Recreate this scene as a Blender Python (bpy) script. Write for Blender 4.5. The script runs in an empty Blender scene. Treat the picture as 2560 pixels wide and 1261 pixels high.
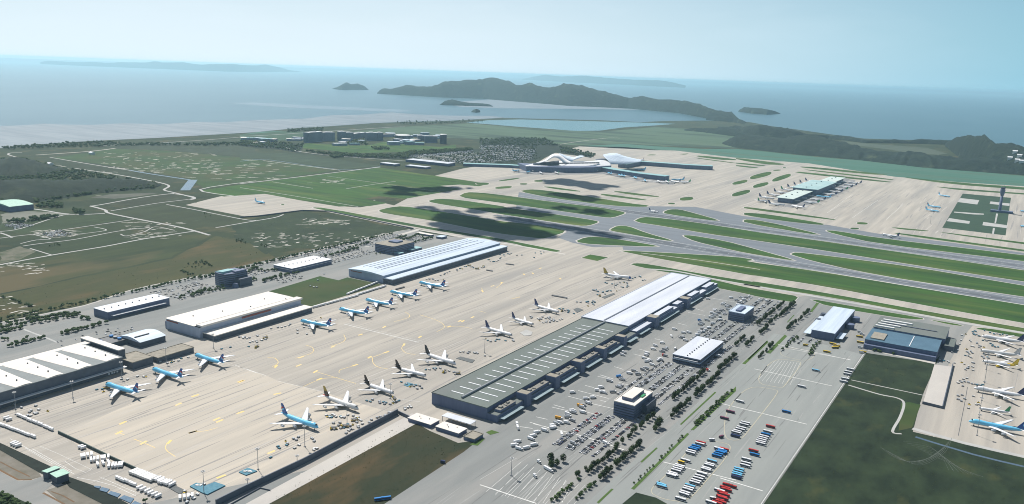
import bpy, bmesh, math, random
from mathutils import Vector, Matrix, noise
from mathutils.geometry import delaunay_2d_cdt
from mathutils.bvhtree import BVHTree
random.seed(11)
S = bpy.context.scene
COL = S.collection
R = math.radians

# ------------------------------------------------------------------ camera (metres; x = along the runways, y = along the cargo halls)
H = 450.0
FOC = 2076.0
PITCH, ROLL, HEAD = R(12.13), R(2.005), R(31.58)
cam = bpy.data.objects.new('camera', bpy.data.cameras.new('camera'))
COL.objects.link(cam)
cam.data.sensor_width = 36.0
cam.data.sensor_fit = 'HORIZONTAL'
cam.data.lens = 36.0 * FOC / 2560.0
cam.data.clip_start = 1.0
cam.data.clip_end = 400000.0
_u = Vector((math.cos(HEAD), math.sin(HEAD), 0))          # camera-right on the ground
_w = Vector((-math.sin(HEAD), math.cos(HEAD), 0))         # camera-forward on the ground
_f = _w * math.cos(PITCH) + Vector((0, 0, -math.sin(PITCH)))
_p = _w * math.sin(PITCH) + Vector((0, 0, math.cos(PITCH)))
RT = _u * math.cos(ROLL) + _p * math.sin(ROLL)
UP = _p * math.cos(ROLL) - _u * math.sin(ROLL)
FW = _f
m = Matrix((RT, UP, -FW)).transposed().to_4x4()
m.translation = Vector((0, 0, H))
cam.matrix_world = m
S.camera = cam

# ------------------------------------------------------------------ light
SUN_EL, SUN_AZ = R(52), R(-64)                            # azimuth from +y towards +x
sun_dir = Vector((math.sin(SUN_AZ) * math.cos(SUN_EL), math.cos(SUN_AZ) * math.cos(SUN_EL), math.sin(SUN_EL)))
sl = bpy.data.lights.new('sun', 'SUN')
sl.energy = 5.0
sl.angle = R(0.5)
sl.color = (1.0, 0.95, 0.89)
so = bpy.data.objects.new('sun', sl)
COL.objects.link(so)
so.rotation_euler = sun_dir.to_track_quat('Z', 'Y').to_euler()
so.location = (0, 0, 3000)

W = bpy.data.worlds.new('World')
S.world = W
W.use_nodes = True
nt = W.node_tree
bg = nt.nodes['Background']
sky = nt.nodes.new('ShaderNodeTexSky')
sky.sky_type = 'NISHITA'
sky.sun_disc = False
sky.sun_elevation = SUN_EL
sky.sun_rotation = SUN_AZ
sky.altitude = 450
sky.air_density = 1.0
sky.dust_density = 0.3
sky.ozone_density = 3.0
bg.inputs['Strength'].default_value = 0.06
# thin high cloud in the sky itself
tc = nt.nodes.new('ShaderNodeTexCoord')
mp = nt.nodes.new('ShaderNodeMapping')
mp.inputs['Scale'].default_value = (2.2, 2.2, 11.0)
mp.inputs['Rotation'].default_value = (0.0, 0.0, 0.5)
nz = nt.nodes.new('ShaderNodeTexNoise')
nz.inputs['Scale'].default_value = 1.7
nz.inputs['Detail'].default_value = 7.0
nz.inputs['Roughness'].default_value = 0.55
rp = nt.nodes.new('ShaderNodeValToRGB')
rp.color_ramp.elements[0].position = 0.47
rp.color_ramp.elements[1].position = 0.80
mx = nt.nodes.new('ShaderNodeMix')
mx.data_type = 'RGBA'
mul = nt.nodes.new('ShaderNodeMath')
mul.operation = 'MULTIPLY'
mul.inputs[1].default_value = 0.75
nt.links.new(tc.outputs['Generated'], mp.inputs['Vector'])
nt.links.new(mp.outputs['Vector'], nz.inputs['Vector'])
nt.links.new(nz.outputs['Fac'], rp.inputs['Fac'])
nt.links.new(rp.outputs['Color'], mul.inputs[0])
nt.links.new(mul.outputs[0], mx.inputs[0])
nt.links.new(sky.outputs['Color'], mx.inputs[6])
mx.inputs[7].default_value = (10.5, 11.2, 11.8, 1)
# milky low air towards the horizon, brighter on the sun's side
sx = nt.nodes.new('ShaderNodeSeparateXYZ')
nt.links.new(tc.outputs['Generated'], sx.inputs[0])
dp = nt.nodes.new('ShaderNodeVectorMath'); dp.operation = 'DOT_PRODUCT'
nt.links.new(tc.outputs['Generated'], dp.inputs[0])
dp.inputs[1].default_value = (math.sin(SUN_AZ), math.cos(SUN_AZ), 0)
side = nt.nodes.new('ShaderNodeMapRange'); side.interpolation_type = 'SMOOTHSTEP'
side.inputs['From Min'].default_value = 0.25; side.inputs['From Max'].default_value = 1.0
nt.links.new(dp.outputs['Value'], side.inputs['Value'])
hc = nt.nodes.new('ShaderNodeMix'); hc.data_type = 'RGBA'
nt.links.new(side.outputs['Result'], hc.inputs[0])
hc.inputs[6].default_value = (3.0, 7.9, 10.4, 1)
hc.inputs[7].default_value = (11.4, 13.6, 15.1, 1)
low = nt.nodes.new('ShaderNodeMapRange')
low.inputs['From Min'].default_value = 0.0; low.inputs['From Max'].default_value = 0.30
low.inputs['To Min'].default_value = 0.96; low.inputs['To Max'].default_value = 0.0
nt.links.new(sx.outputs['Z'], low.inputs['Value'])
hm = nt.nodes.new('ShaderNodeMix'); hm.data_type = 'RGBA'
nt.links.new(low.outputs['Result'], hm.inputs[0])
nt.links.new(mx.outputs[2], hm.inputs[6])
nt.links.new(hc.outputs[2], hm.inputs[7])
nt.links.new(hm.outputs[2], bg.inputs['Color'])


S.view_settings.view_transform = 'Standard'
S.view_settings.look = 'None'
S.view_settings.exposure = 0.24
S.view_settings.gamma = 1.0
S.cycles.volume_bounces = 2
S.cycles.max_bounces = 5
S.cycles.use_denoising = True
S.cycles.filter_width = 1.0
S.render.engine = 'CYCLES'

# ------------------------------------------------------------------ helpers
# enlarged views of the photograph the layout was measured in: left, top, magnification
CR = dict(a=(0,480,3.319),b=(600,480,3.319),c=(1240,480,3.318),d=(1860,480,3.3186),e=(0,300,4),f=(600,300,4),g=(1200,300,4),
 h=(1840,300,3.5556),i=(0,780,2.622),j=(600,780,2.622),k=(1200,780,2.622),l=(1800,780,2.621),m=(220,700,4.4138),n=(0,820,7.006),
 o=(1860,420,8.5333),p=(1260,360,8.5333),q=(1540,360,8.5333),r=(740,310,6.4),s=(500,570,6.4),t=(860,560,6.0952),u=(0,1000,4.832),
 v=(1620,1040,5.706),w=(1260,900,7.0067),x=(1420,660,5.255),y=(1780,700,6.3053),z=(2120,760,8.5333),A=(1160,660,6.3067),
 B=(260,1060,6.275),C=(980,960,7.418),D=(1500,930,9.7),E=(1620,820,9.7),F=(2260,800,8.4067),G=(2360,940,7.005),H=(1280,1060,9.007),
 I=(230,860,6.919),J=(660,950,8.4067),K=(860,840,7.529),L=(460,1100,7.529),M=(1660,120,2.8444),N=(800,120,2.8444),O=(0,100,2.9767),_=(0,0,1))
def ray(x, y):
    return RT * ((x - 1280.0) / FOC) - UP * ((y - 630.5) / FOC) + FW
def P(x, y, z=0.0):                                       # ground point (or point at height z) under a measured spot
    d = ray(x, y)
    t = (H - z) / -d.z
    return Vector((d.x * t, d.y * t, z))
def Q(c, x, y, z=0.0):
    o = CR[c]
    return P(o[0] + x / o[2], o[1] + y / o[2], z)
def QL(c, pts, z=0.0):
    return [Q(c, a, b, z) for a, b in pts]
def tag(o, label, cat, group=None):
    o['label'] = label
    o['category'] = cat
    if group:
        o['group'] = group
    return o
def stuff(o):
    o['kind'] = 'stuff'
    return o
def empty(name, loc, rz=0.0):
    o = bpy.data.objects.new(name, None)
    o.location = loc
    o.rotation_euler = (0, 0, rz)
    o.empty_display_size = 1
    COL.objects.link(o)
    return o
def link(name, me, parent=None, loc=(0, 0, 0), rz=0.0):
    o = bpy.data.objects.new(name, me)
    o.location = loc
    o.rotation_euler = (0, 0, rz)
    COL.objects.link(o)
    if parent:
        o.parent = parent
    return o
def copy_tree(root, loc, rz):
    r = root.copy()
    COL.objects.link(r)
    r.location = loc
    r.rotation_euler = (0, 0, rz)
    for ch in root.children:
        c = ch.copy()
        COL.objects.link(c)
        c.parent = r
        for g in ch.children:
            d = g.copy()
            COL.objects.link(d)
            d.parent = c
    return r
class MB:
    def __init__(s):
        s.v = []; s.f = []; s.m = []
    def poly(s, pts, mi=0):
        n = len(s.v)
        s.v += [tuple(p) for p in pts]
        s.f.append(tuple(range(n, n + len(pts)))); s.m.append(mi)
    def box(s, x0, x1, y0, y1, z0, z1, mi=0, top=None, bottom=True, inset=0.0, cap=True):
        n = len(s.v); i = inset
        s.v += [(x0,y0,z0),(x1,y0,z0),(x1,y1,z0),(x0,y1,z0),(x0+i,y0+i,z1),(x1-i,y0+i,z1),(x1-i,y1-i,z1),(x0+i,y1-i,z1)]
        fs = [(0,1,5,4),(1,2,6,5),(2,3,7,6),(3,0,4,7)]
        ms = [mi] * 4
        if cap:
            fs.append((4,5,6,7)); ms.append(mi if top is None else top)
        if bottom:
            fs.append((3,2,1,0)); ms.append(mi)
        s.f += [tuple(n + k for k in f) for f in fs]; s.m += ms
    def prism(s, pts, z0, z1, mi=0, top=None, cap=True):
        k = len(pts); n = len(s.v)
        ar = sum(pts[a][0]*pts[(a+1)%k][1]-pts[(a+1)%k][0]*pts[a][1] for a in range(k))
        if ar < 0:
            pts = list(reversed(pts))
        s.v += [(p[0],p[1],z0) for p in pts] + [(p[0],p[1],z1) for p in pts]
        for a in range(k):
            b = (a + 1) % k
            s.f.append((n+a, n+b, n+k+b, n+k+a)); s.m.append(mi)
        if cap:
            s.f.append(tuple(n+k+a for a in range(k))); s.m.append(mi if top is None else top)
    def cyl(s, cx, cy, z0, z1, r0, r1=None, n=12, mi=0, cap=True):
        r1 = r0 if r1 is None else r1
        k = len(s.v)
        for z, r in ((z0, r0), (z1, r1)):
            for a in range(n):
                t = 2 * math.pi * a / n
                s.v.append((cx + r*math.cos(t), cy + r*math.sin(t), z))
        for a in range(n):
            b = (a + 1) % n
            s.f.append((k+a, k+b, k+n+b, k+n+a)); s.m.append(mi)
        if cap:
            s.f.append(tuple(k+n+a for a in range(n))); s.m.append(mi)
    def loft(s, rings, mi=0, cap=True, closed=True, mfun=None):
        k = len(rings[0]); n = len(s.v)
        for r in rings:
            s.v += [tuple(p) for p in r]
        for i in range(len(rings) - 1):
            for a in range(k if closed else k - 1):
                b = (a + 1) % k
                f = (n+i*k+a, n+i*k+b, n+(i+1)*k+b, n+(i+1)*k+a)
                s.f.append(f)
                if mfun:
                    c = sum((Vector(s.v[q]) for q in f), Vector()) / 4
                    s.m.append(mfun(c, i))
                else:
                    s.m.append(mi)
        if cap and closed:
            s.f.append(tuple(n+a for a in reversed(range(k)))); s.m.append(s.m[-1] if not mfun else mfun(Vector(rings[0][0]), 0))
            s.f.append(tuple(n+(len(rings)-1)*k+a for a in range(k))); s.m.append(mfun(Vector(rings[-1][0]), len(rings)-2) if mfun else mi)
    def tube(s, p0, p1, r, n=6, mi=0, r1=None):
        p0 = Vector(p0); p1 = Vector(p1)
        d = (p1 - p0).normalized()
        a = d.orthogonal().normalized(); b = d.cross(a)
        r1 = r if r1 is None else r1
        rg = [[p + (a*math.cos(t*2*math.pi/n) + b*math.sin(t*2*math.pi/n))*rr for t in range(n)] for p, rr in ((p0, r), (p1, r1))]
        s.loft(rg, mi)
    def mesh(s, name, mats, smooth=False, fix=True):
        me = bpy.data.meshes.new(name)
        me.from_pydata(s.v, [], s.f)
        for q in mats:
            me.materials.append(q)
        for pl, mi in zip(me.polygons, s.m):
            pl.material_index = mi
            pl.use_smooth = smooth
        if fix:
            bm = bmesh.new(); bm.from_mesh(me)
            bmesh.ops.recalc_face_normals(bm, faces=bm.faces)
            bm.to_mesh(me); bm.free()
        me.update()
        return me
    def build(s, name, mats, parent=None, loc=(0, 0, 0), rz=0.0, smooth=False, fix=True):
        return link(name, s.mesh(name, mats if isinstance(mats, (list, tuple)) else [mats], smooth, fix), parent, loc, rz)

def mat(name, c1, c2=None, rough=0.85, scale=0.02, stretch=(1, 1, 1), detail=6.0, lo=0.35, hi=0.65, spec=0.2, metal=0.0, c3=None, scale3=0.004, lo3=0.45, hi3=0.6, bump=0.0, rot=0.0, coat=0.0):
    mt = bpy.data.materials.new(name)
    mt.use_nodes = True
    t = mt.node_tree
    b = t.nodes['Principled BSDF']
    b.inputs['Roughness'].default_value = rough
    b.inputs['Metallic'].default_value = metal
    b.inputs['Specular IOR Level'].default_value = spec
    b.inputs['Coat Weight'].default_value = coat
    if c2 is None:
        c2 = tuple(min(1, q * 0.86) for q in c1)
    g = t.nodes.new('ShaderNodeNewGeometry')
    def ramp(sc, st, l, h, dt):
        mpn = t.nodes.new('ShaderNodeMapping')
        mpn.inputs['Scale'].default_value = st
        mpn.inputs['Rotation'].default_value = (0, 0, rot)
        n = t.nodes.new('ShaderNodeTexNoise')
        n.inputs['Scale'].default_value = sc
        n.inputs['Detail'].default_value = dt
        n.inputs['Roughness'].default_value = 0.6
        r = t.nodes.new('ShaderNodeMapRange')
        r.inputs['From Min'].default_value = l
        r.inputs['From Max'].default_value = h
        t.links.new(g.outputs['Position'], mpn.inputs['Vector'])
        t.links.new(mpn.outputs['Vector'], n.inputs['Vector'])
        t.links.new(n.outputs['Fac'], r.inputs['Value'])
        return r.outputs['Result'], n
    def mixc(fac, A, B):
        q = t.nodes.new('ShaderNodeMix')
        q.data_type = 'RGBA'
        t.links.new(fac, q.inputs[0])
        for sock, val in ((q.inputs[6], A), (q.inputs[7], B)):
            if isinstance(val, tuple):
                sock.default_value = (*val, 1)
            else:
                t.links.new(val, sock)
        return q.outputs[2]
    f1, n1 = ramp(scale, stretch, lo, hi, detail)
    col = mixc(f1, c1, c2)
    if c3:
        f3, n3 = ramp(scale3, stretch, lo3, hi3, 4.0)
        col = mixc(f3, col, c3)
    t.links.new(col, b.inputs['Base Color'])
    if bump:
        bp = t.nodes.new('ShaderNodeBump')
        bp.inputs['Strength'].default_value = 1.0
        bp.inputs['Distance'].default_value = bump
        t.links.new(n1.outputs['Fac'], bp.inputs['Height'])
        t.links.new(bp.outputs['Normal'], b.inputs['Normal'])
    return mt
def plain(name, c, rough=0.5, spec=0.4, metal=0.0, coat=0.0):
    return mat(name, c, tuple(q * 0.93 for q in c), rough=rough, scale=0.6, spec=spec, metal=metal, coat=coat, detail=2.0)

def chaikin(pts, n=1):
    for _ in range(n):
        o = []
        k = len(pts)
        for a in range(k):
            p, q = pts[a], pts[(a + 1) % k]
            o += [p * 0.78 + q * 0.22, p * 0.22 + q * 0.78]
        pts = o
    return pts
def sheet(name, pts, z, mt, kind='structure'):
    me = bpy.data.meshes.new(name)
    c = sum((Vector((p.x, p.y)) for p in pts), Vector((0, 0))) / len(pts)
    vs = [Vector((p.x, p.y)) - c for p in pts]
    ov, _e, of, *_r = delaunay_2d_cdt(vs, [], [list(range(len(vs)))], 1, 1e-4)
    fs = []
    for f in of:
        a = sum(ov[f[i]].x*ov[f[(i+1)%len(f)]].y - ov[f[(i+1)%len(f)]].x*ov[f[i]].y for i in range(len(f)))
        fs.append(tuple(f) if a > 0 else tuple(reversed(f)))
    me.from_pydata([(q.x + c.x, q.y + c.y, z) for q in ov], [], fs)
    me.materials.append(mt)
    me.update()
    o = link(name, me)
    if kind:
        o['kind'] = kind
    return o
def offset(pts, d):
    k = len(pts)
    ar = sum(pts[a].x*pts[(a+1)%k].y - pts[(a+1)%k].x*pts[a].y for a in range(k))
    s = 1 if ar > 0 else -1
    out = []
    for a in range(k):
        p0, p1, p2 = pts[a-1], pts[a], pts[(a+1) % k]
        e1 = (p1 - p0); e2 = (p2 - p1)
        n1 = Vector((e1.y, -e1.x, 0)); n2 = Vector((e2.y, -e2.x, 0))
        if n1.length < 1e-6 or n2.length < 1e-6:
            out.append(p1.copy()); continue
        nn = n1.normalized() + n2.normalized()
        if nn.length < 0.3:
            nn = n1.normalized()
        nn.normalize()
        c = max(0.5, nn.dot(n1.normalized()))
        out.append(p1 + nn * (s * d / c))
    return out
def strip_pts(line, w):
    L = []; Rr = []
    k = len(line)
    for a in range(k):
        t = (line[min(a+1, k-1)] - line[max(a-1, 0)])
        n = Vector((-t.y, t.x, 0)).normalized()
        L.append(line[a] + n * w / 2); Rr.append(line[a] - n * w / 2)
    return L, Rr
def strip(mb, line, w, z, mi=0):
    L, Rr = strip_pts(line, w)
    for a in range(len(line) - 1):
        mb.poly([(Rr[a].x,Rr[a].y,z),(Rr[a+1].x,Rr[a+1].y,z),(L[a+1].x,L[a+1].y,z),(L[a].x,L[a].y,z)], mi)
def smooth_line(pts, n=6):
    out = []
    k = len(pts)
    for a in range(k - 1):
        p0, p1, p2, p3 = pts[max(a-1,0)], pts[a], pts[a+1], pts[min(a+2,k-1)]
        for i in range(n):
            t = i / n
            out.append(0.5*((2*p1)+(p2-p0)*t+(2*p0-5*p1+4*p2-p3)*t*t+(3*p1-p0-3*p2+p3)*t**3))
    out.append(pts[-1])
    return out
def rough(pts, step=28.0, amp=16.0):
    out = []
    k = len(pts)
    for a in range(k):
        p, q = pts[a], pts[(a + 1) % k]
        n = max(1, int((q - p).length / step))
        for i in range(n):
            w = p.lerp(q, i / n)
            v = noise.noise_vector(w * .013) * amp + noise.noise_vector(w * .05) * amp * .4
            out.append(w + Vector((v.x, v.y, 0)))
    return out
# ------------------------------------------------------------------ materials
m_land = mat('wild_grass', (.036,.050,.019), (.016,.029,.012), rough=.95, scale=.006, stretch=(1.0,.7,1), c3=(.078,.070,.032), scale3=.011, lo3=.54, hi3=.68, detail=10)
m_field = mat('field_grass', (.040,.080,.020), (.026,.052,.016), rough=.95, scale=.010, c3=(.055,.066,.024), scale3=.004, detail=8)
m_dark = mat('marsh_grass', (.028,.046,.022), (.011,.021,.012), rough=.95, scale=.030, c3=(.050,.058,.022), scale3=.024, lo3=.58, hi3=.76, detail=13, stretch=(1,.6,1))
m_turf = mat('airfield_turf', (.042,.105,.017), (.021,.056,.013), rough=.95, scale=.016, stretch=(.22,1.5,1), c3=(.092,.125,.030), scale3=.009, lo3=.50, hi3=.72, detail=10)
m_teal = mat('reclaimed_turf', (.045,.125,.085), (.075,.165,.125), rough=.95, scale=.004, stretch=(.2,1.8,1), c3=(.060,.085,.045), scale3=.004, lo3=.52, hi3=.7)
m_conc = mat('apron_concrete', (.455,.418,.358), (.30,.283,.252), rough=.9, scale=.030, stretch=(1.7,.08,1), c3=(.27,.262,.245), scale3=.0065, lo3=.48, hi3=.74, detail=9, spec=.15, lo=.30, hi=.72)
m_concr = mat('bright_concrete', (.50,.475,.43), (.43,.41,.38), rough=.9, scale=.02, stretch=(1,.4,1), detail=6, spec=.15)
m_lot = mat('lot_asphalt', (.235,.245,.235), (.195,.205,.20), rough=.9, scale=.03, stretch=(1.5,.15,1), c3=(.265,.265,.25), scale3=.012, detail=8, spec=.15)
m_bus = mat('busway_asphalt', (.27,.285,.27), (.235,.25,.24), rough=.9, scale=.04, stretch=(1.5,.12,1), detail=8, spec=.15)
m_road = mat('pale_road', (.43,.43,.41), (.36,.36,.345), rough=.9, scale=.05, spec=.15)
m_rwy = mat('runway_asphalt', (.185,.205,.225), (.145,.163,.182), rough=.85, scale=.03, stretch=(.08,1.6,1), detail=7, spec=.2)
m_rub = mat('tyre_rubber', (.05,.058,.068), (.12,.13,.145), rough=.8, scale=.02, stretch=(.05,1,1), detail=6)
m_line = mat('white_paint', (.72,.72,.69), (.55,.55,.52), rough=.8, scale=.2)
m_yel = mat('yellow_paint', (.78,.56,.18), (.70,.56,.30), rough=.8, scale=.08)
m_kerb = mat('kerb_stone', (.48,.44,.32), (.38,.36,.28), rough=.9, scale=.1)
m_mud = mat('tidal_mud', (.20,.235,.26), (.125,.16,.19), rough=.65, scale=.005, stretch=(.35,2.2,1), detail=10, spec=.2)
m_sand = mat('beach_sand', (.40,.38,.33), (.32,.31,.28), rough=.9, scale=.01)
m_forest = mat('hill_forest', (.008,.020,.018), (.018,.034,.024), rough=.95, scale=.016, detail=11, c3=(.055,.075,.045), scale3=.008, lo3=.61, hi3=.72, bump=14.0)
m_sea = mat('sea_water', (.030,.095,.125), (.050,.120,.148), rough=.32, scale=.0009, stretch=(1,.4,1), detail=8, spec=.35, bump=.5)
m_lag = mat('lagoon_water', (.05,.16,.18), (.06,.18,.20), rough=.25, scale=.002, spec=.4)
m_can = mat('channel_water', (.07,.11,.15), (.09,.13,.17), rough=.2, scale=.02, spec=.5)
m_roofgrey = mat('grey_membrane_roof', (.155,.18,.165), (.125,.148,.137), rough=.85, scale=.02, stretch=(1,.3,1), c3=(.155,.17,.16), scale3=.012)
m_roofwhite = mat('white_metal_roof', (.62,.645,.69), (.50,.53,.58), rough=.5, scale=.05, stretch=(1,.1,1), spec=.4, detail=8)
m_roofcream = mat('cream_roof', (.74,.69,.62), (.64,.60,.545), rough=.7, scale=.04, stretch=(1,.2,1), spec=.3, detail=8)
m_roofblue = mat('pale_blue_roof', (.58,.66,.74), (.42,.50,.58), rough=.5, scale=.06, stretch=(1.8,.06,1), spec=.4)
m_roofteal = mat('teal_roof', (.30,.48,.48), (.24,.42,.43), rough=.5, scale=.03)
m_roofslate = mat('blue_slate_roof', (.085,.16,.22), (.07,.135,.19), rough=.7, scale=.05)
m_wall = mat('blue_grey_cladding', (.135,.165,.255), (.105,.13,.21), rough=.6, scale=.1, stretch=(1,1,.2), spec=.3)
m_wallp = mat('pale_cladding', (.42,.46,.55), (.36,.40,.48), rough=.6, scale=.1, stretch=(1,1,.2), spec=.35)
m_walld = mat('dark_cladding', (.10,.12,.155), (.08,.095,.125), rough=.6, scale=.1, spec=.35)
m_tan = mat('tan_roof_deck', (.33,.305,.25), (.24,.22,.18), rough=.9, scale=.12, detail=8)
m_glass = mat('dark_glazing', (.03,.04,.06), (.05,.065,.09), rough=.35, scale=.05, spec=.3)
m_redsign = plain('rust_red_panel', (.26,.07,.045), rough=.6)
m_white = plain('white_coating', (.80,.80,.80), rough=.35)
m_offw = plain('off_white_coating', (.66,.66,.64), rough=.5)
m_black = plain('black_coating', (.025,.027,.03), rough=.5)
m_dgrey = plain('dark_grey_metal', (.09,.095,.10), rough=.6)
m_grey = plain('mid_grey_metal', (.30,.31,.32), rough=.5)
m_silver = plain('silver_coating', (.48,.50,.52), rough=.3, metal=.3)
m_rubber = plain('rubber', (.02,.02,.02), rough=.9)
m_red = plain('red_coating', (.50,.035,.03), rough=.35)
m_blue = plain('blue_coating', (.03,.22,.55), rough=.35)
m_navy = plain('navy_coating', (.02,.035,.12), rough=.4)
m_orange = plain('amber_coating', (.72,.36,.04), rough=.4)
m_yellow = plain('yellow_coating', (.75,.52,.04), rough=.4)
m_green = plain('green_coating', (.05,.30,.12), rough=.4)
m_sky = plain('sky_blue_coating', (.16,.55,.80), rough=.3, coat=.3)
m_belly = plain('silver_belly_coating', (.50,.54,.58), rough=.3)
m_deep = plain('deep_blue_coating', (.02,.10,.34), rough=.35)
m_brown = plain('brown_coating', (.045,.03,.025), rough=.35)
m_gold = plain('gold_coating', (.42,.30,.05), rough=.4)
m_mint = mat('mint_roof', (.38,.58,.47), (.32,.50,.41), rough=.6, scale=.15)
m_tarp = mat('blue_tarpaulin', (.05,.17,.24), (.10,.24,.30), rough=.7, scale=.3)
m_bark = plain('bark', (.07,.05,.035), rough=.9)
m_leaf = mat('tree_leaves', (.034,.062,.020), (.056,.090,.028), rough=.9, scale=.3, detail=3)
m_leaf2 = mat('bush_leaves', (.055,.105,.025), (.075,.13,.03), rough=.9, scale=.3, detail=3)
m_cloud = plain('cloud_vapour', (.9,.9,.9), rough=1.0, spec=0.0)
m_earth = mat('bare_earth', (.20,.185,.155), (.14,.13,.10), rough=.95, scale=.06, detail=8)
m_rust = mat('rusty_channel', (.19,.115,.06), (.13,.09,.055), rough=.9, scale=.1)
m_solar = mat('blue_sheeting', (.04,.10,.17), (.06,.14,.22), rough=.5, scale=.2)
m_blockw = mat('tower_block_concrete', (.27,.32,.40), (.22,.26,.33), rough=.7, scale=.03)
m_garden = mat('garden_lawn', (.040,.075,.045), (.030,.058,.036), rough=.95, scale=.03, detail=6)
m_slab = mat('newer_concrete', (.515,.465,.385), (.41,.375,.32), rough=.9, scale=.032, stretch=(1.7,.08,1), c3=(.36,.34,.305), scale3=.008, lo3=.5, hi3=.74, detail=9, spec=.15, lo=.3, hi=.7)
m_canopy = mat('grey_teal_canopy', (.26,.33,.35), (.21,.28,.30), rough=.6, scale=.1)
m_darkwood = mat('dark_wood_ground', (.010,.020,.014), (.018,.030,.017), rough=.95, scale=.012, detail=11, c3=(.034,.046,.022), scale3=.010, lo3=.56, hi3=.72, bump=8.0)
m_aisle = mat('pale_aisle', (.62,.62,.60), (.5,.5,.48), rough=.9, scale=.2)
m_wedge = mat('grey_roof_strip', (.25,.27,.265), (.20,.22,.22), rough=.8, scale=.04)
m_stand_shade = mat('shade_and_wet_stand_concrete', (.24,.24,.24), (.17,.175,.18), rough=.9, scale=.02, stretch=(1,.3,1), detail=9, c3=(.33,.32,.30), scale3=.012, lo3=.5, hi3=.66)  # dark tone paints in shadow and wet ground round the stands
# ------------------------------------------------------------------ sea, land, coast
sea = MB()
sea.poly([(-180000,-20000,-2),(180000,-20000,-2),(180000,260000,-2),(-180000,260000,-2)])
o = sea.build('sea', m_sea); o['kind'] = 'structure'
E0 = lambda pts: [P(a, b) for a, b in pts]
coast = E0([(-700,428),(-300,397),(0,371),(100,362),(190,355),(250,352),(400,345),(520,338),(640,331),(740,321),(825,316),(940,308),(1025,305),(1110,303),(1187,299),(1257,295),(1330,297),(1412,299),(1500,301),(1600,306),(1660,303),(1760,302),(1870,305),(1930,316),(1990,324),(2075,336),(2160,347),(2260,350),(2380,351),(2470,361),(2560,372),(2750,395),(3000,425)])
land = coast + [Vector((9000,1500,0)), Vector((9000,-3000,0)), Vector((-9000,-3000,0)), Vector((-9000,800,0))]
sheet('ground', land, 0.0, m_land)
sheet('tidal_flat', E0([(-700,352),(-100,317),(0,315),(60,313),(110,309),(150,311),(230,312),(312,308),(400,311),(480,305),(560,306),(640,300),(760,297),(830,288),(900,287),(980,281),(1040,286),(1120,289),(1230,290),(1262,294),(1187,298),(1110,302),(1025,304),(940,307),(825,315),(740,320),(640,330),(520,337),(400,344),(250,351),(190,354),(100,361),(0,370),(-300,396),(-700,427)]), -1.6, m_mud)
sheet('mud_bank', E0([(1110,258),(1180,252),(1240,248),(1330,256),(1420,263),(1520,268),(1600,275),(1480,273),(1380,272),(1250,271),(1150,267)]), -1.5, m_mud)
sheet('mud_bank', E0([(560,258),(640,256),(760,263),(880,268),(1040,276),(1000,280),(860,275),(720,269)]), -1.5, mat('wet_mud', (.16,.22,.26), (.13,.19,.23), rough=.4, scale=.003))
sheet('lagoon', E0([(1165,307),(1220,301),(1300,299),(1420,302),(1530,305),(1640,308),(1690,310),(1640,314),(1560,319),(1500,327),(1440,328),(1375,323),(1290,317),(1220,311)]), 0.05, m_lag)
# far reclaimed turf band and fields
sheet('reclaimed_field', E0([(1440,366),(1560,360),(1640,366),(1760,373),(1843,373),(1920,380),(1990,388),(2080,396),(2160,402),(2330,421),(2490,434),(2560,440),(3000,480),(3000,508),(2560,466),(2400,456),(2234,442),(2100,421),(2023,409),(1983,406),(1840,395),(1690,377),(1640,376)]), 0.06, m_teal)
sheet('far_field', E0([(880,330),(1000,318),(1170,309),(1290,319),(1375,325),(1500,330),(1640,318),(1760,325),(1840,340),(1900,360),(1840,372),(1640,364),(1560,359),(1440,364),(1300,352),(1200,348),(1120,345),(1000,335)]), 0.05, mat('far_pasture', (.055,.10,.055), (.085,.13,.080), rough=.95, scale=.0035, stretch=(.25,1.6,1), c3=(.035,.06,.04), scale3=.003, lo3=.52, hi3=.6, detail=7))
sheet('hotel_lawn', QL('r', [(0,350),(200,310),(420,330),(700,330),(900,350),(1180,340),(1400,290),(1700,320),(2000,350),(2300,370),(2560,330),(2560,390),(2250,410),(1750,450),(1300,460),(900,470),(500,420),(100,390)]), 0.07, m_turf)
sheet('hotel_lawn', QL('f', [(0,150),(200,120),(420,110),(560,150),(330,190),(0,190)]), 0.06, m_teal)
# light rectangles of the fields left of the airfield
F1 = E0([(500,477)]) + QL('f', [(0,650),(700,560),(1400,478),(1950,560),(2490,640),(2390,665),(2200,648),(2000,660),(2215,692),(1640,792),(1390,764),(1240,790),(1480,832),(1300,862),(990,868),(600,805),(250,740),(0,757)]) + E0([(560,492)])
sheet('grass_field', F1, 0.10, m_turf)
sheet('grass_field', QL('f', [(0,400),(280,405),(1000,500),(700,545),(0,640)]), 0.07, m_field)
sheet('grass_field', QL('e', [(1150,290),(1700,310),(2560,390),(2560,600),(2050,690),(1900,590),(1000,440),(520,380)]), 0.05, m_field)
sheet('meadow', rough(QL('a', [(-400,950),(0,860),(1440,550),(1790,370),(2000,400),(2300,560),(2500,650),(1300,800),(0,1080),(-400,1180)])), 0.053, mat('dry_meadow', (.066,.066,.024), (.028,.042,.016), rough=.95, scale=.010, stretch=(1.2,.35,1), c3=(.105,.078,.034), scale3=.010, lo3=.50, hi3=.70, detail=9))
sheet('meadow', rough(QL('a', [(-400,690),(0,610),(800,470),(1580,330),(1760,365),(1420,540),(0,850),(-400,940)])), 0.066, mat('green_meadow', (.042,.056,.020), (.022,.036,.015), rough=.95, scale=.012, stretch=(1.2,.4,1), c3=(.09,.075,.035), scale3=.005, detail=9))
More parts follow.
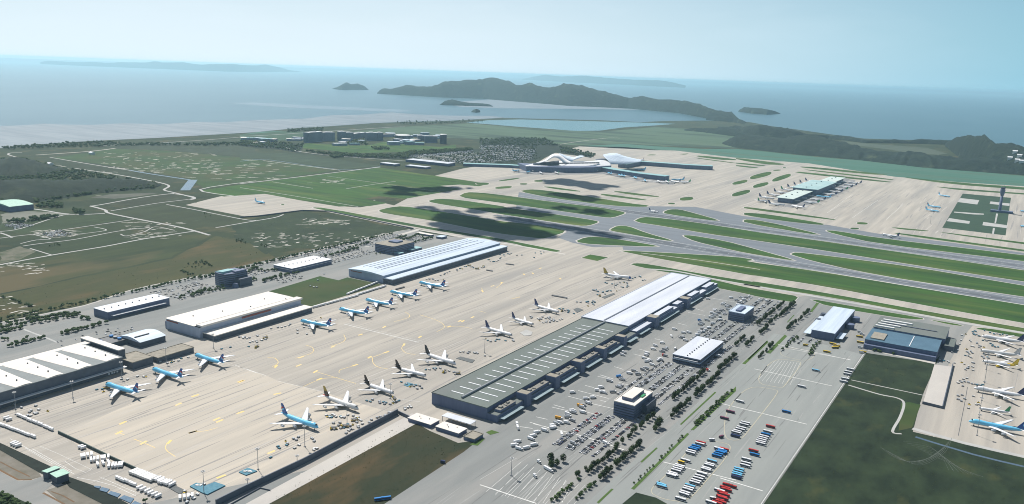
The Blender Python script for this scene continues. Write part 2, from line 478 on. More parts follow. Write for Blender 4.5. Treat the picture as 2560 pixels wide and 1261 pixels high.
sheet('meadow', rough(QL('b', [(-60,275),(560,160),(1420,310),(1000,400),(600,470),(330,470),(200,520),(60,420),(-40,380)])), 0.08, mat('rubble_meadow', (.032,.050,.021), (.018,.031,.015), rough=.95, scale=.010, detail=9, c3=(.085,.085,.05), scale3=.03, lo3=.60, hi3=.72))
sheet('bare_yard', rough(QL('a', [(0,190),(170,150),(560,180),(480,210),(170,250),(0,260)])), 0.08, mat('sandy_yard', (.20,.20,.17), (.12,.13,.10), rough=.95, scale=.02, stretch=(1,.3,1), detail=8))
sheet('bare_yard', rough(QL('a', [(0,500),(160,450),(300,500),(180,560),(0,600)])), 0.08, mat('stony_yard', (.16,.15,.115), (.06,.075,.04), rough=.95, scale=.03, detail=8))

# ------------------------------------------------------------------ airfield paving
apron = E0([(464,513),(560,489),(655,484),(850,516),(900,519),(960,508),(985,514),(1050,480),(1110,455),(1087,440),(1160,421),(1200,415),(1330,415),(1380,385),(1450,366),(1560,368),(1640,375),(1690,377),(1840,395),(1983,406),(2023,409),(2100,421),(2234,442),(2400,456),(2560,466),(3000,508)]) + [Vector((2600,2500,0)), Vector((2600,-800,0)), Vector((-1120,-800,0)), P(-300,1120), P(-300,1000)] + QL('n', [(0,1160),(2200,560)]) + [Vector((-1128,1095,0)), Vector((-1136,1330,0)), Vector((-1126,1810,0)), P(1235,610)] + QL('b', [(1900,400),(1500,310),(1000,215),(740,160),(560,155)]) + E0([(620,543)])
sheet('apron', apron, 0.06, m_conc)
sheet('apron_slab', rough(E0([(600,919),(665,939),(695,952),(802,979),(985,1034),(600,1232),(545,1256),(230,1135),(152,1088),(440,958)]), 40, 1.2), 0.09, m_slab)
# landside asphalt: left strip behind the halls, then the big lots on the right
landl = [Vector((-1126,1815,0))] + QL('b', [(2100,420),(1560,345),(1440,312),(1180,350),(640,470),(0,620)]) + QL('a', [(1700,690),(1100,810),(700,940),(0,1085)]) + [P(-300,905), P(-300,1000)] + QL('n', [(0,1160),(2200,560)]) + [Vector((-1128,1095,0)), Vector((-1136,1330,0))]
sheet('road', landl, 0.12, m_lot)
sheet('grass_verge', QL('m', [(1990,130),(2560,-40),(3050,70),(2440,275),(2340,205)]), 0.19, m_field)
sheet('grass_verge', [Vector((-1210,1092,0)), Vector((-1128,1092,0)), Vector((-1132,1318,0)), Vector((-1232,1318,0))], 0.20, m_field)
lots = [Vector((-566,868,0)), Vector((-566,1790,0)), P(1792,712), P(1900,741), P(2000,742), P(2030,738), P(2150,752), P(2330,790), P(2440,805), P(2420,828), Vector((-66,1530,0)), Vector((-66,1500,0)), Vector((-191,1488,0)), Vector((-194,560,0)), Vector((-194,440,0)), Vector((-750,430,0)), Vector((-640,640,0)), P(1190,1100), Vector((-590,800,0))]
sheet('car_park', lots, 0.12, m_lot)
sheet('bus_park', [Vector((-330,500,0)), Vector((-197,500,0)), Vector((-196,1475,0)), Vector((-300,1500,0)), Vector((-352,1500,0)), Vector((-352,700,0))], 0.17, m_bus)
# lower meadows
sheet('marsh', [P(600,1290), P(1040,1058), P(1075,1078), P(1145,1108), P(1195,1102), P(1160,1130), P(960,1261), P(900,1330), P(560,1330)], 0.14, mat('dry_marsh', (.040,.040,.020), (.024,.034,.018), rough=.95, scale=.03, stretch=(1.2,.4,1), c3=(.085,.06,.028), scale3=.014, lo3=.5, hi3=.68, detail=9))
sheet('marsh', [Vector((-194,440,0)), Vector((-191,1488,0)), Vector((-89,1503,0)), P(2350,890), P(2310,980), P(2300,1010), P(2282,1080), P(2560,1145), P(3000,1250), Vector((700,300,0)), Vector((-194,300,0))], 0.14, m_dark)
sheet('marsh', [P(1520,1290), P(1590,1232), P(1640,1245), P(1720,1290), P(1720,1340), P(1500,1340)], 0.25, m_dark)
# paving on the right cargo apron side
sheet('grass_verge', QL('l', [(1185,600),(1240,592),(1315,610),(1258,760),(1170,780)]), 0.18, m_field)
sheet('concrete_pad', QL('l', [(1405,345),(1520,360),(1455,632),(1330,600)]), 0.22, m_concr)
sheet('concrete_pad', QL('z', [(440,890),(1880,1165),(1860,1290),(1200,1150),(720,1050),(660,1000),(420,1000)]), 0.21, m_concr)
# apron wall pavement bottom centre
sheet('service_road', [P(560,1290), P(1030,1034), P(1080,1058), P(1075,1066), P(1040,1060), P(600,1300)], 0.16, m_concr)

# ------------------------------------------------------------------ runway asphalt and turf islands
asph = E0([(1290,522),(1297,481),(1450,500),(1626,516),(1740,518),(1860,541),(2071,563),(2191,584),(2400,610),(2560,633),(3000,692),(3000,835),(2560,762.5),(1860,650),(1843,643),(1760,637),(1632,632),(1558,625),(1556,617),(1480,618),(1430,607),(1394,594),(1418,580),(1240,549)])
sheet('runway', asph, 0.14, m_rwy)
isl = []
def island(pts, n=1, rim=4.5):
    isl.append((chaikin(pts, n), rim))
X = lambda *seg: [q for c, pts in seg for q in QL(c, pts)]
island(X(('b',[(1140,155),(1240,130),(1350,118),(1640,160),(2100,232)]),('c',[(0,240),(300,270),(500,302),(592,328),(410,388),(330,384),(0,343)]),('b',[(1900,300),(1600,240),(1200,180)])))
island(X(('b',[(1545,80),(1640,57),(1800,64),(2200,122)]),('c',[(60,127),(560,197),(835,240),(850,255),(770,281),(690,283),(300,225),(0,180)]),('b',[(2000,155),(1700,110)])))
island(X(('_',[(1143,493),(1165,481),(1200,482)]),('c',[(0,20),(500,88),(880,132),(1060,166),(1072,180),(970,215),(890,212),(500,155),(0,86)])))
island(X(('g',[(385,715),(490,695),(620,702),(1000,752),(1500,836),(1705,858),(1650,873),(1330,862),(700,780)])))
island(X(('g',[(1190,745),(1250,740),(1690,800),(1640,808),(1280,766)])), rim=4)
island(X(('g',[(1310,714),(1420,716),(1800,766),(1780,775),(1500,749)])), rim=4)
island(X(('g',[(620,668),(700,668),(1015,712),(990,720),(760,695)])), rim=4)
for c, cx, cy, a, b, ang in (('g',235,677,85,11,-4),('g',435,642,40,7,0),('g',585,612,45,8,0),('g',25,640,65,12,0),('g',2065,790,70,17,-4),('g',1915,838,35,7,2),
        ('h',220,495,100,19,-14),('h',405,515,88,18,-18),('h',220,580,72,16,-14),('h',35,556,70,14,-12),('h',45,652,85,18,-14),('h',365,448,35,5,-2),('h',430,425,14,4,0),
        ('d',918,305,36,7,2),('d',980,262,46,9,3),('g',290,598,110,7,-8),('b',355,105,14,4,0),('b',1115,70,1,1,0)):
    pts = []
    for t in range(18):
        q = 2*math.pi*t/18
        x0, y0 = a*math.copysign(abs(math.cos(q))**.8, math.cos(q)), b*math.copysign(abs(math.sin(q))**.8, math.sin(q))
        pts.append(Q(c, cx + x0*math.cos(R(ang)) - y0*math.sin(R(ang)), cy + x0*math.sin(R(ang)) + y0*math.cos(R(ang))))
    island(pts, 0, 3)
island(X(('c',[(1390,165),(1440,146),(1520,145),(1640,176),(1860,238),(1800,241),(1400,182)])))
island(X(('c',[(1140,248),(1190,217),(1260,207),(1600,245),(2150,330)]),('d',[(0,320),(800,430),(1600,545),(2323,652),(2700,705),(2700,800),(2323,745),(1500,622),(700,492),(0,390)]),('c',[(1780,352),(1400,287)])))
island(X(('c',[(950,310),(1010,281),(1100,285),(1240,340),(1480,408),(1400,405),(1130,355),(950,324)])))
island(X(('c',[(650,415),(740,377),(850,372),(1100,407),(1360,452),(1280,456),(800,437)])))
island(X(('c',[(1540,362),(1620,361),(1900,408),(2150,475)]),('d',[(440,572),(330,560),(0,505)]),('c',[(1900,470),(1650,412)])))
island(X(('d',[(390,515),(430,502),(700,532),(1400,622),(2323,780),(2700,840),(2700,930),(2323,870),(1400,740),(900,650),(560,572),(400,524)])))
island(X(('c',[(1020,490),(1100,490),(1300,500),(2000,540),(2150,566)]),('d',[(0,577),(600,657),(1400,790),(2323,940),(2700,1000),(2700,1155),(2323,1090),(1400,925),(700,790),(50,688)]),('c',[(2150,698),(1600,600),(1300,546)])))
island(X(('c',[(1110,605),(1150,592),(1250,597),(1700,680),(2150,752)]),('d',[(50,738),(700,842),(1500,990),(2323,1132),(2700,1195),(2700,1225),(2323,1165),(1500,1022),(700,872),(0,767)]),('c',[(1800,722),(1400,668)])), rim=3)
island(X(('c',[(1640,700),(1830,735)]),('d',[(0,790),(300,842),(455,868),(415,912),(390,915),(120,872),(0,842)]),('c',[(1790,790),(1700,725)])), rim=2)
island(X(('d',[(520,882),(900,950),(1480,1046),(1490,1062),(1300,1050),(700,952)])), rim=2)
island(X(('d',[(1520,1057),(1760,1095),(1830,1117),(1700,1102)])), rim=2)
island(X(('d',[(1900,1132),(2000,1130),(2323,1182),(2700,1240),(2700,1270),(2323,1212),(2100,1170)])), rim=2)
island(X(('c',[(710,548),(780,520),(930,545),(840,575)])), 0, 2)
island(X(('b',[(580,129),(700,132),(1500,280),(1700,315)]),('c',[(0,382),(200,422),(525,486),(535,494),(490,500),(300,472)]),('b',[(2257,425),(1500,302),(740,162)])), rim=4)
island(X(('d',[(0,228),(100,234),(300,272),(640,355),(560,353),(0,257)])))
island(X(('d',[(670,320),(760,323),(1100,382),(2323,526),(2700,575),(2700,630),(2323,575),(1100,430),(740,347)])))
island(X(('d',[(0,122),(330,166),(770,230),(740,236),(0,140)])), rim=3)
island(X(('d',[(0,172),(200,186),(680,265),(640,278),(300,240),(0,194)])), rim=3)
island(X(('d',[(1200,290),(1540,322),(1520,329),(1290,311)])), rim=3)
island(X(('d',[(1580,326),(2323,420),(2700,465),(2700,482),(2323,436),(1700,350)])), rim=3)
island(X(('d',[(1220,342),(1300,342),(2323,480),(2700,530),(2700,545),(2323,496),(1500,386)])), rim=3)
for pts in ([(0,337),(430,390),(420,402),(250,396),(0,351)],[(0,379),(270,405),(240,412),(0,391)],[(0,401),(215,425),(150,429),(0,412)],[(555,415),(700,420),(1390,490),(1200,487),(600,427)],
            [(590,445),(650,442),(1410,530),(1380,538)],[(510,468),(570,460),(1390,550),(1360,558),(900,512)],[(1400,500),(2000,560),(2560,600),(2900,630),(2900,650),(2560,622),(1900,572)],[(1730,590),(1980,610),(2400,642),(2560,652),(2900,680),(2900,692),(2560,664),(2000,627)]):
    island(QL('h', pts), rim=0)
for pts in ([(1660,356),(1700,346),(1770,349),(1740,356)],[(1980,342),(2100,336),(2050,350)],[(2150,366),(2200,356),(2560,393),(2560,405),(2400,400)],[(2120,374),(2560,430),(2560,437),(2200,392)]):
    island(QL('g', pts), rim=0)
rims = MB(); k = 0
for pts, rim in isl:
    if rim:
        sheet('taxiway_shoulder', offset(pts, rim), 0.20 + .0002 * k, m_concr)
    sheet('turf_island', pts, 0.26, m_turf)
    k += 1
# runway paint and rubber
mk = MB()
def P2(x0, y0, x1, y1, n=2):
    a, b = P(x0, y0), P(x1, y1)
    return [a.lerp(b, t/(n-1)) for t in range(n)]
rw1 = (P(1060,509), P(2800,795)); rw2 = (P(1190,477), P(2800,700))
for nm, (a, b) in (('runway_rubber', rw1), ('runway_rubber', rw2)):
    r_ = MB()
    strip(r_, [a.lerp(b, .16), a.lerp(b, .9)], 26, 0.18)
    strip(r_, [a.lerp(b, .22), a.lerp(b, .5)], 44, 0.165, 0)
    o = r_.build(nm, mat('rubbered_asphalt', (.085,.096,.11), (.135,.15,.165), rough=.8, scale=.03, stretch=(.05,1,1))); o['kind'] = 'structure'
    for side in (-1, 1):
        L, Rr = strip_pts([a, b], 60 * side)
        strip(mk, L, 1.6, 0.22)
    for q in range(46):
        t = q / 46
        strip(mk, [a.lerp(b, t), a.lerp(b, t + .011)], 1.2, 0.23)
o = mk.build('runway_marking', m_line); o['kind'] = 'structure'
# apron shadowless paint: yellow taxi lines, stand marks, faint concrete joints
yl = MB()
def yline(c, pts, w=0.9):
    strip(yl, smooth_line(QL(c, pts), 5), w, 0.12)
for c, pts in (('B',[(470,240),(620,297),(800,375)]),('B',[(1055,265),(990,310),(965,375),(1000,435),(1120,515)]),('B',[(1380,130),(1600,110),(1780,60)]),('B',[(200,125),(320,175)]),
    ('j',[(415,490),(530,442),(640,430)]),('j',[(490,390),(640,435),(760,470)]),('j',[(650,400),(660,380),(760,350)]),('j',[(830,297),(865,300),(870,330),(900,360),(970,375)]),('j',[(865,300),(960,265)]),
    ('j',[(1080,210),(1060,240),(1090,270),(1150,280)]),('j',[(210,360),(250,335),(230,305),(180,300)]),('j',[(365,305),(470,270),(475,235),(430,218)]),('j',[(590,225),(660,205),(690,180),(680,150)]),
    ('j',[(1010,65),(1100,40),(1110,20),(1080,0)]),('j',[(1180,20),(1300,60),(1340,100),(1290,130)]),('j',[(1340,100),(1440,95),(1520,110)]),('A',[(760,550),(880,530)]),('A',[(250,745),(340,770)]),('A',[(280,380),(295,450)]),
    ('c',[(0,800),(60,750)]),('c',[(120,890),(200,870)])):
    yline(c, pts)
for c, xx, yy, a in (('B',1840,828,.2),('B',235,138,.6),('B',620,297,.6),('B',1395,130,.1),('B',1025,285,.9),('j',245,537,0),('j',1440,1080 if False else 60,.5),('j',945,100,.6),('j',1180,165,.6),('j',610,228,.5),('j',400,298,.3),('j',235,358,.9),
    ('j',385,352,.4),('j',755,350,.3),('j',850,298,.6),('j',960,265,.3),('j',1075,215,.9),('j',520,442,.4),('j',495,392,.6),('j',10,457,.5),('j',205,920,.3),('j',1370,97,.4),('j',1460,62,.5),('j',790,150,.3),('i',640 if False else 1280,550,.3),('i',1170,606,.5),('i',1420,703,.4),('i',1440,716,.4),('i',1575,455,.4),('i',1575,660,.3),('i',1265,788,.2),('i',805,728,.5),
    ('A',450,350,.2),('A',290,430,1.2),('A',945,165,1.2),('A',1520,235,1.2),('A',135,843,.5),('A',590,300,.8),('A',1205,70,.4),('A',1085,150,1.2)):
    p = Q(c, xx, yy)
    d = Vector((math.cos(a+1.2), math.sin(a+1.2), 0)); n_ = Vector((-d.y, d.x, 0))
    yl.poly([(*(p + d*s*5.5 + n_*t*1.7).xy, .13) for s, t in ((-1,-1),(1,-1),(1,1),(-1,1))])
stq = random.Random(21)
def streaks(name, mt, n, z, x0, x1, y0, y1, lmin, lmax, wmin, wmax):
    b_ = MB()
    for _ in range(n):
        x_, y_ = stq.uniform(x0, x1), stq.uniform(y0, y1); L_ = stq.uniform(lmin, lmax); w_ = stq.uniform(wmin, wmax); k_ = stq.uniform(-.05, .05)
        n_ = 6; up_ = []; dn_ = []
        for i_ in range(n_ + 1):
            t_ = i_ / n_; ww = w_ * math.sin(math.pi * t_) ** .6 * stq.uniform(.6, 1.0)
            up_.append((x_ + k_*L_*(t_-.5) + ww/2, y_ + L_*(t_-.5), z)); dn_.append((x_ + k_*L_*(t_-.5) - ww/2, y_ + L_*(t_-.5), z))
        for i_ in range(n_):
            b_.poly([dn_[i_], up_[i_], up_[i_+1], dn_[i_+1]])
        z += .00002
    o_ = b_.build(name, mt); o_['kind'] = 'structure'
m_st1 = mat('tyre_stain', (.30,.285,.262), (.25,.242,.228), rough=.9, scale=.05)
m_st2 = mat('swept_concrete', (.47,.44,.395), (.42,.395,.355), rough=.9, scale=.05)
streaks('tyre_stain', m_st1, 330, .094, -1090, -665, 330, 1750, 40, 260, .5, 3.2)
streaks('swept_patch', m_st2, 240, .102, -1090, -665, 330, 1750, 40, 240, .4, 2.4)
streaks('tyre_stain', m_st1, 60, .094, -1000, -600, 1750, 2150, 40, 160, .5, 3.0)
streaks('tyre_stain', m_st1, 70, .094, 20, 400, 700, 1500, 30, 140, .5, 2.4)
streaks('tyre_stain', m_st1, 160, .094, -1300, 200, 2900, 3900, 60, 260, 1.5, 7.0)
streaks('swept_patch', m_st2, 120, .102, -1300, 200, 2900, 3900, 60, 260, 1.5, 6.0)
m_st3 = mat('oil_stain', (.19,.195,.19), (.155,.16,.158), rough=.9, scale=.1)
streaks('oil_stain', m_st3, 150, .185, -492, -210, 480, 1760, 20, 120, .4, 2.2)
m_st4 = mat('worn_asphalt', (.31,.315,.30), (.27,.278,.265), rough=.9, scale=.1)
streaks('worn_strip', m_st4, 120, .192, -492, -210, 480, 1760, 30, 160, .4, 2.4)
o = yl.build('apron_marking', m_yel); o['kind'] = 'structure'
wl = MB()
def wline(c, pts, w=1.0, z=.24):
    strip(wl, QL(c, pts), w, z)
wline('j', [(680,80),(1170,200)], 1.6, .11); wline('j', [(700,75),(1200,195)], .5, .11); wline('j', [(0,362),(170,418)], .8, .11); wline('i', [(1540,350),(1678,400)], .8, .11); wline('j', [(250,455),(530,520)], .6, .11); wline('j',[(960,560),(1180,590)],.5,.11)
for s_ in range(9):
    wline('u', [(120+s_*8, 470-s_*3), (900+s_*10, 900-s_*20)] if s_ in (0,) else [(330+s_*60, 560+s_*34),(390+s_*60, 590+s_*34)], .6, .11)
wline('u', [(300,580),(640,780),(780,740),(910,830),(1040,880),(1110,830)], .5, .11)
wline('u', [(930,940),(1160,980),(1380,1040),(1640,1160)], .6, .11); wline('u', [(1200,930),(1640,1120)], .5, .11); wline('u', [(480,560),(700,650),(1100,840)], .4, .11)
# cross lines of the bus park and lots
for c, pts in (('l',[(225,375),(735,487)]),('l',[(0,600),(570,738)]),('l',[(0,1090),(280,1175)]),('l',[(380,215),(855,317)]),('k',[(1200,985),(1678,1105)]),('k',[(0,1135),(370,1258)])):
    wline(c, pts, 1.6, .30)
strip(wl, [Vector((-193.6,1480,0)), Vector((-196,470,0))], .8, .31)
for q in range(9):                                        # parking bay lines of the empty lot
    wline('k', [(40 + q*62, 1180 + q*14 if q < 6 else 1255), (270 + q*42, 985 + q*17)], .45, .20)
for q in range(14):
    wline('k', [(0 + q*2, 1060 - q*2 + 40), (240, 960)] if q == 0 else [(60+q*40, 1195+q*8), (60+q*40+150, 1040+q*8)], .3, .20)
wline('H', [(480,0),(950,120),(1420,230),(2040,420),(2520,590)], 1.6, .20)
wline('D', [(0,75),(330,180)], 1.2, .2); wline('D', [(450,255),(680,320)], 1.0, .2); wline('D', [(0,690),(150,730)], 1.0, .2)
for c, pts in (('w',[(270,1170),(500,1205)] ),('w',[(560,1000),(760,1045)]),('w',[(870,790),(1060,845)]),('w',[(1420,450),(1580,490)]),('w',[(1640,290),(1860,340)]),('w',[(1930,120),(2090,170)]),('w',[(1430,910),(1620,965)]),('w',[(1300,540),(1830,680)]),('w',[(1540,770),(1930,860)]),('w',[(840,830),(1120,895)]),('w',[(450,1095),(700,1165)]),('w',[(1120,640),(1360,700)]),
    ('x',[(930,1120),(1080,1160)]),('x',[(1140,985),(1250,1010)]),('x',[(1440,780),(1560,810)]),('x',[(1580,640),(1800,680)]),('x',[(1680,590),(1790,625)]),('x',[(860,1185),(1000,1220)]),('y',[(0,290),(470,370)]),('y',[(0,600),(240,640)]),('y',[(1060,1060),(2180,1260)])):
    wline(c, pts, 1.1, .20)
for c, pts in (('d',[(690,175),(900,20)]),('d',[(900,215),(1110,70)]),('d',[(1180,230),(1320,105)])):
    wline(c, pts, 1.0, .11)
o = wl.build('lot_marking', m_line); o['kind'] = 'structure'
# roads: pale country lanes and channels on the left
def lane(name, c, pts, w, z, mt, sm=4):
    s_ = MB()
    strip(s_, smooth_line(QL(c, pts), sm), w, z)
    o = s_.build(name, mt); o['kind'] = 'structure'
lane('lane', 'a', [(750,118),(870,150),(900,175),(1110,220),(1500,295),(1740,360)], 9, .10, m_road)
lane('lane', 'a', [(0,605),(430,525),(860,455),(1200,390),(1620,325)], 7, .11, m_road)
lane('lane', 'a', [(160,130),(340,150),(590,187),(870,180)], 8, .12, m_road)
lane('lane', 'a', [(0,330),(170,305),(480,205),(590,185)], 5, .115, m_road)
lane('lane', 'a', [(0,385),(160,365),(330,345),(640,298),(1110,230)], 5, .117, m_road)
lane('lane', 'a', [(190,450),(330,430),(620,395),(930,335),(1100,310),(1230,300)], 5, .118, m_road)
lane('lane', 'a', [(620,355),(880,320),(780,292)], 4, .119, m_road)
lane('lane', 'a', [(250,470),(430,525)], 4, .121, m_road)
lane('lane', 'a', [(0,340),(60,360),(100,380)], 6, .122, m_road)
lane('lane', 'a', [(170,430),(300,400),(420,390),(280,355)], 4, .123, m_road)
lane('lane', 'a', [(1000,350),(1050,365),(1200,330),(1290,290),(1450,320)], 4, .124, m_road)
lane('lane', 'a', [(920,158),(1300,95),(1580,60),(1600,40),(1430,15)], 6, .125, m_road)
lane('lane', 'a', [(1380,105),(1600,145),(2000,225),(2124,238)], 6, .126, m_road)
lane('lane', 'a', [(1790,298),(2124,240)], 6, .127, m_road); lane('lane', 'b', [(0,262),(280,215),(360,188)], 6, .128, m_road)
lane('lane', 'b', [(590,140),(750,168),(1500,318),(2257,440),(2700,520)], 11, .30, m_concr)
lane('lane', 'e', [(360,352),(900,315),(1150,285)], 16, .10, m_sand)
lane('lane', 'e', [(260,395),(150,370),(80,345),(120,330),(220,328)], 9, .10, m_road)
lane('lane', 'e', [(750,485),(1150,545),(1560,620),(1690,660),(1640,700),(1740,728),(1940,780),(1900,800)], 9, .11, m_road)
lane('lane', 'e', [(900,862),(1000,850),(1420,775),(1740,735)], 8, .112, m_road)
lane('lane', 'e', [(500,375),(940,450),(1300,505)], 8, .113, m_road)
lane('channel', 'e', [(1300,505),(1500,540),(1900,600)], 12, .114, m_can)
lane('channel', 'e', [(1930,600),(1850,705)], 34, .116, m_can)
lane('lane', 'e', [(2380,768),(2000,697),(2560,610)], 9, .12, m_road); lane('lane', 'f', [(0,640),(700,558),(1400,472)], 10, .12, m_road)
lane('lane', 'f', [(0,678),(500,755),(1180,868)], 4, .15, m_road); lane('lane', 'f', [(320,620),(730,685)], 4, .15, m_road); lane('lane', 'f', [(870,562),(1400,635),(2000,720)], 3, .15, m_road); lane('lane', 'f', [(1060,690),(1340,645),(1560,615)], 4, .152, m_road)
lane('lane', 'f', [(230,408),(1000,505)], 8, .12, m_road); lane('channel', 'f', [(0,415),(280,400),(1010,498),(1400,468)], 7, .10, m_can)
lane('road', 'e', [(1010,258),(1300,245),(1400,243),(2000,205),(2440,170)], 10, .12, m_road)
lane('road', 'f', [(0,165),(250,155),(800,120),(1500,75),(1650,70)], 14, .12, m_road)
lane('road', 'f', [(440,270),(560,310),(850,350),(1280,385),(1700,415)], 10, .13, m_road)
lane('road', 'g', [(800,245),(1000,215),(1300,180),(1400,185)], 10, .12, m_sand)
lane('lane', 'c', [(1200,508),(1700,570),(2190,645)], 4, .30, m_concr)
lane('road', 'd', [(0,768),(480,850),(1000,940),(1500,1030),(1850,1095),(2323,1172),(2700,1235)], 13, .29, m_road)
lane('service_road', 'c', [(1250,640),(1500,660),(1800,722),(2190,790)], 10, .29, m_road)
lane('kerb', 'k', [(1585,1248 if False else 1150),(1678,1000)], .01, .01, m_kerb)
lane('levee', 'l', [(860,447),(1100,498),(1335,548)], 2.6, .2, m_road, 2); lane('levee', 'l', [(840,480),(1040,540),(1160,565),(1205,600),(1180,690),(1130,785),(1190,800)], 3.6, .21, m_road)
lane('road', 'l', [(1262,765),(1600,860),(1992,950),(2300,1030)], 9, .19, m_road, 2); lane('channel', 'l', [(1280,820),(1660,935),(1992,1015),(2300,1090)], 5, .19, m_can, 2)
lane('road', 'a', [(-200,1130),(0,1085),(700,945),(1100,812),(1700,688)], 4, .23, m_concr); lane('road', 's', [(0,800),(660,640),(1500,455),(2560,205)], 4, .231, m_concr); lane('road', 't', [(0,300),(700,140),(1010,85)], 4, .232, m_concr); lane('road', 't', [(850,170),(1120,95)], 14, .233, m_concr)
lane('road', 'n', [(350,0),(600,100),(780,165),(1010,260)], 4, .22, m_road, 3)
for k_, (c, pts, col) in enumerate((('a',[(590,318),(880,286),(900,325),(640,352)],(.030,.052,.018)),('a',[(0,268),(480,208),(860,192),(1080,222),(640,290),(180,350),(0,322)],(.036,.058,.022)),('a',[(260,462),(930,345),(1040,362),(1500,322),(860,448),(430,518)],(.032,.050,.020)),('a',[(930,155),(1320,98),(1590,62),(1640,90),(1380,103),(1150,140)],(.042,.055,.026)),
   ('a',[(920,175),(1380,112),(1780,195),(2080,245),(1790,290),(1560,290),(1120,215)],(.040,.054,.024)),('e',[(1000,262),(2560,180),(2560,380),(1700,305),(1150,285)],(.040,.056,.030)),('e',[(620,400),(1000,445),(1880,585),(1650,650),(1540,610),(1150,540),(750,478)],(.036,.050,.024)),('f',[(280,400),(1010,490),(1400,462),(1000,400),(500,330),(0,330),(0,395)],(.040,.064,.034)),('f',[(0,150),(420,115),(700,120),(640,200),(0,220)],(.040,.085,.045)),
   ('e',[(1000,850),(1430,770),(1720,740),(1900,790),(1330,860)],(.040,.050,.026)),('e',[(900,780),(1120,745),(1600,730),(1400,765),(1150,790)],(.11,.115,.09)))):
    sheet('plot', rough(QL(c, pts), 40, 8), .07 + .001*k_, mat('plot_grass_%d' % k_, col, tuple(q*.68 for q in col), rough=.95, scale=.012, stretch=(1,.5,1), detail=9, c3=tuple(q*1.5 for q in col), scale3=.02, lo3=.58, hi3=.75))
sheet('woodland_floor', rough(QL('g', [(0,190),(300,185),(640,190),(820,275),(1140,352),(1120,382),(760,330),(600,400),(420,440),(0,440)]), 30, 10), .085, m_darkwood)
sheet('woodland_floor', rough(QL('f', [(1690,345),(2300,292),(2570,290),(2570,445),(2200,445),(1900,395),(1680,395)]), 30, 10), .083, m_darkwood)
sheet('woodland_floor', rough(QL('f', [(0,222),(420,228),(640,240),(600,335),(900,350),(1500,365),(1700,345),(1690,392),(1200,384),(850,362),(560,330),(400,300),(0,265)]), 30, 10), .087, m_darkwood)
for y_ in range(8):                                       # bright aisles of the terminal car parks
    lane('road', 'g', [(0, 268 + y_*22), (380 + y_*14, 262 + y_*17)], 9, .12 + y_*.001, m_aisle, 2)
    lane('road', 'f', [(1710 + y_*30, 362 + y_*9), (2330 + y_*32, 318 + y_*15)], 9, .13 + y_*.001, m_aisle, 2)
# bright rubble patches scattered on the rough fields
rb = MB()
def rubble(c, x0, y0, x1, y1, n, s0, s1, wid=1.0):
    for _ in range(n):
        p = Q(c, random.uniform(x0, x1), random.uniform(y0, y1))
        L_ = random.uniform(s0, s1); w_ = random.uniform(1.5, 3.5) * wid; a = random.uniform(-.7, .7) + 1.1
        d = Vector((math.cos(a), math.sin(a), 0)); n_ = Vector((-d.y, d.x, 0))
        k_ = random.randint(5, 7)
        rb.poly([(*(p + d*L_*math.cos(t*6.283/k_)*random.uniform(.6,1.1) + n_*w_*math.sin(t*6.283/k_)*random.uniform(.6,1.1)).xy, .13) for t in range(k_)])
rubble('b', 100, 340, 1300, 460, 112, 3, 14, .95); rubble('b', 500, 225, 1000, 275, 35, 8, 30, .95); rubble('a', 0, 590, 400, 680, 28, 4, 16, .95); rubble('a', 0, 850, 300, 1010, 16, 3, 14, .95)
rubble('e', 1000, 320, 2200, 540, 150, 4, 22, 1.6); rubble('e', 1800, 400, 2560, 600, 40, 6, 40, 1.6); rubble('f', 0, 430, 480, 600, 26, 6, 36, 1.6); rubble('f', 680, 595, 1050, 640, 14, 12, 40, 1.4)
rubble('e', 800, 590, 1050, 760, 22, 4, 20); rubble('e', 400, 440, 640, 490, 14, 12, 50, 2); rubble('a', 300, 320, 620, 380, 41, 6, 30, .95); rubble('a', 1000, 250, 1500, 390, 48, 4, 24, .95)
rubble('l', 950, 415, 1350, 560, 24, 1, 4, .5); rubble('l', 1030, 860, 1200, 990, 40, 1, 5, .5); rubble('l', 700, 800, 1500, 1000, 24, 1, 4, .5); rubble('j', 300, 1000, 900, 1180, 26, .6, 2.5, .25)
o = rb.build('rubble', mat('pale_rubble', (.66,.63,.57), (.42,.41,.37), rough=.95, scale=.1)); o['kind'] = 'stuff'
mtk = MB()
for q in range(16):                                       # old vehicle tracks curling through the marsh
    pts_ = [(1040 + q*9, 880 + q*5), (1150 + q*11, 960 + q*3), (1290 + q*12, 985 - q*4), (1430 + q*6, 930 - q*7)] if q % 2 else [(1200 + q*12, 850 + q*6), (1350 + q*12, 870 + q*9), (1450 + q*10, 950 + q*6), (1500 + q*16, 1040 + q*3)]
    strip(mtk, smooth_line(QL('l', pts_), 6), .35 + .15*(q % 3), .19 + .0003*q)
o = mtk.build('wheel_track', mat('wet_track', (.105,.125,.105), (.05,.065,.05), rough=.9, scale=.25)); o['kind'] = 'structure'
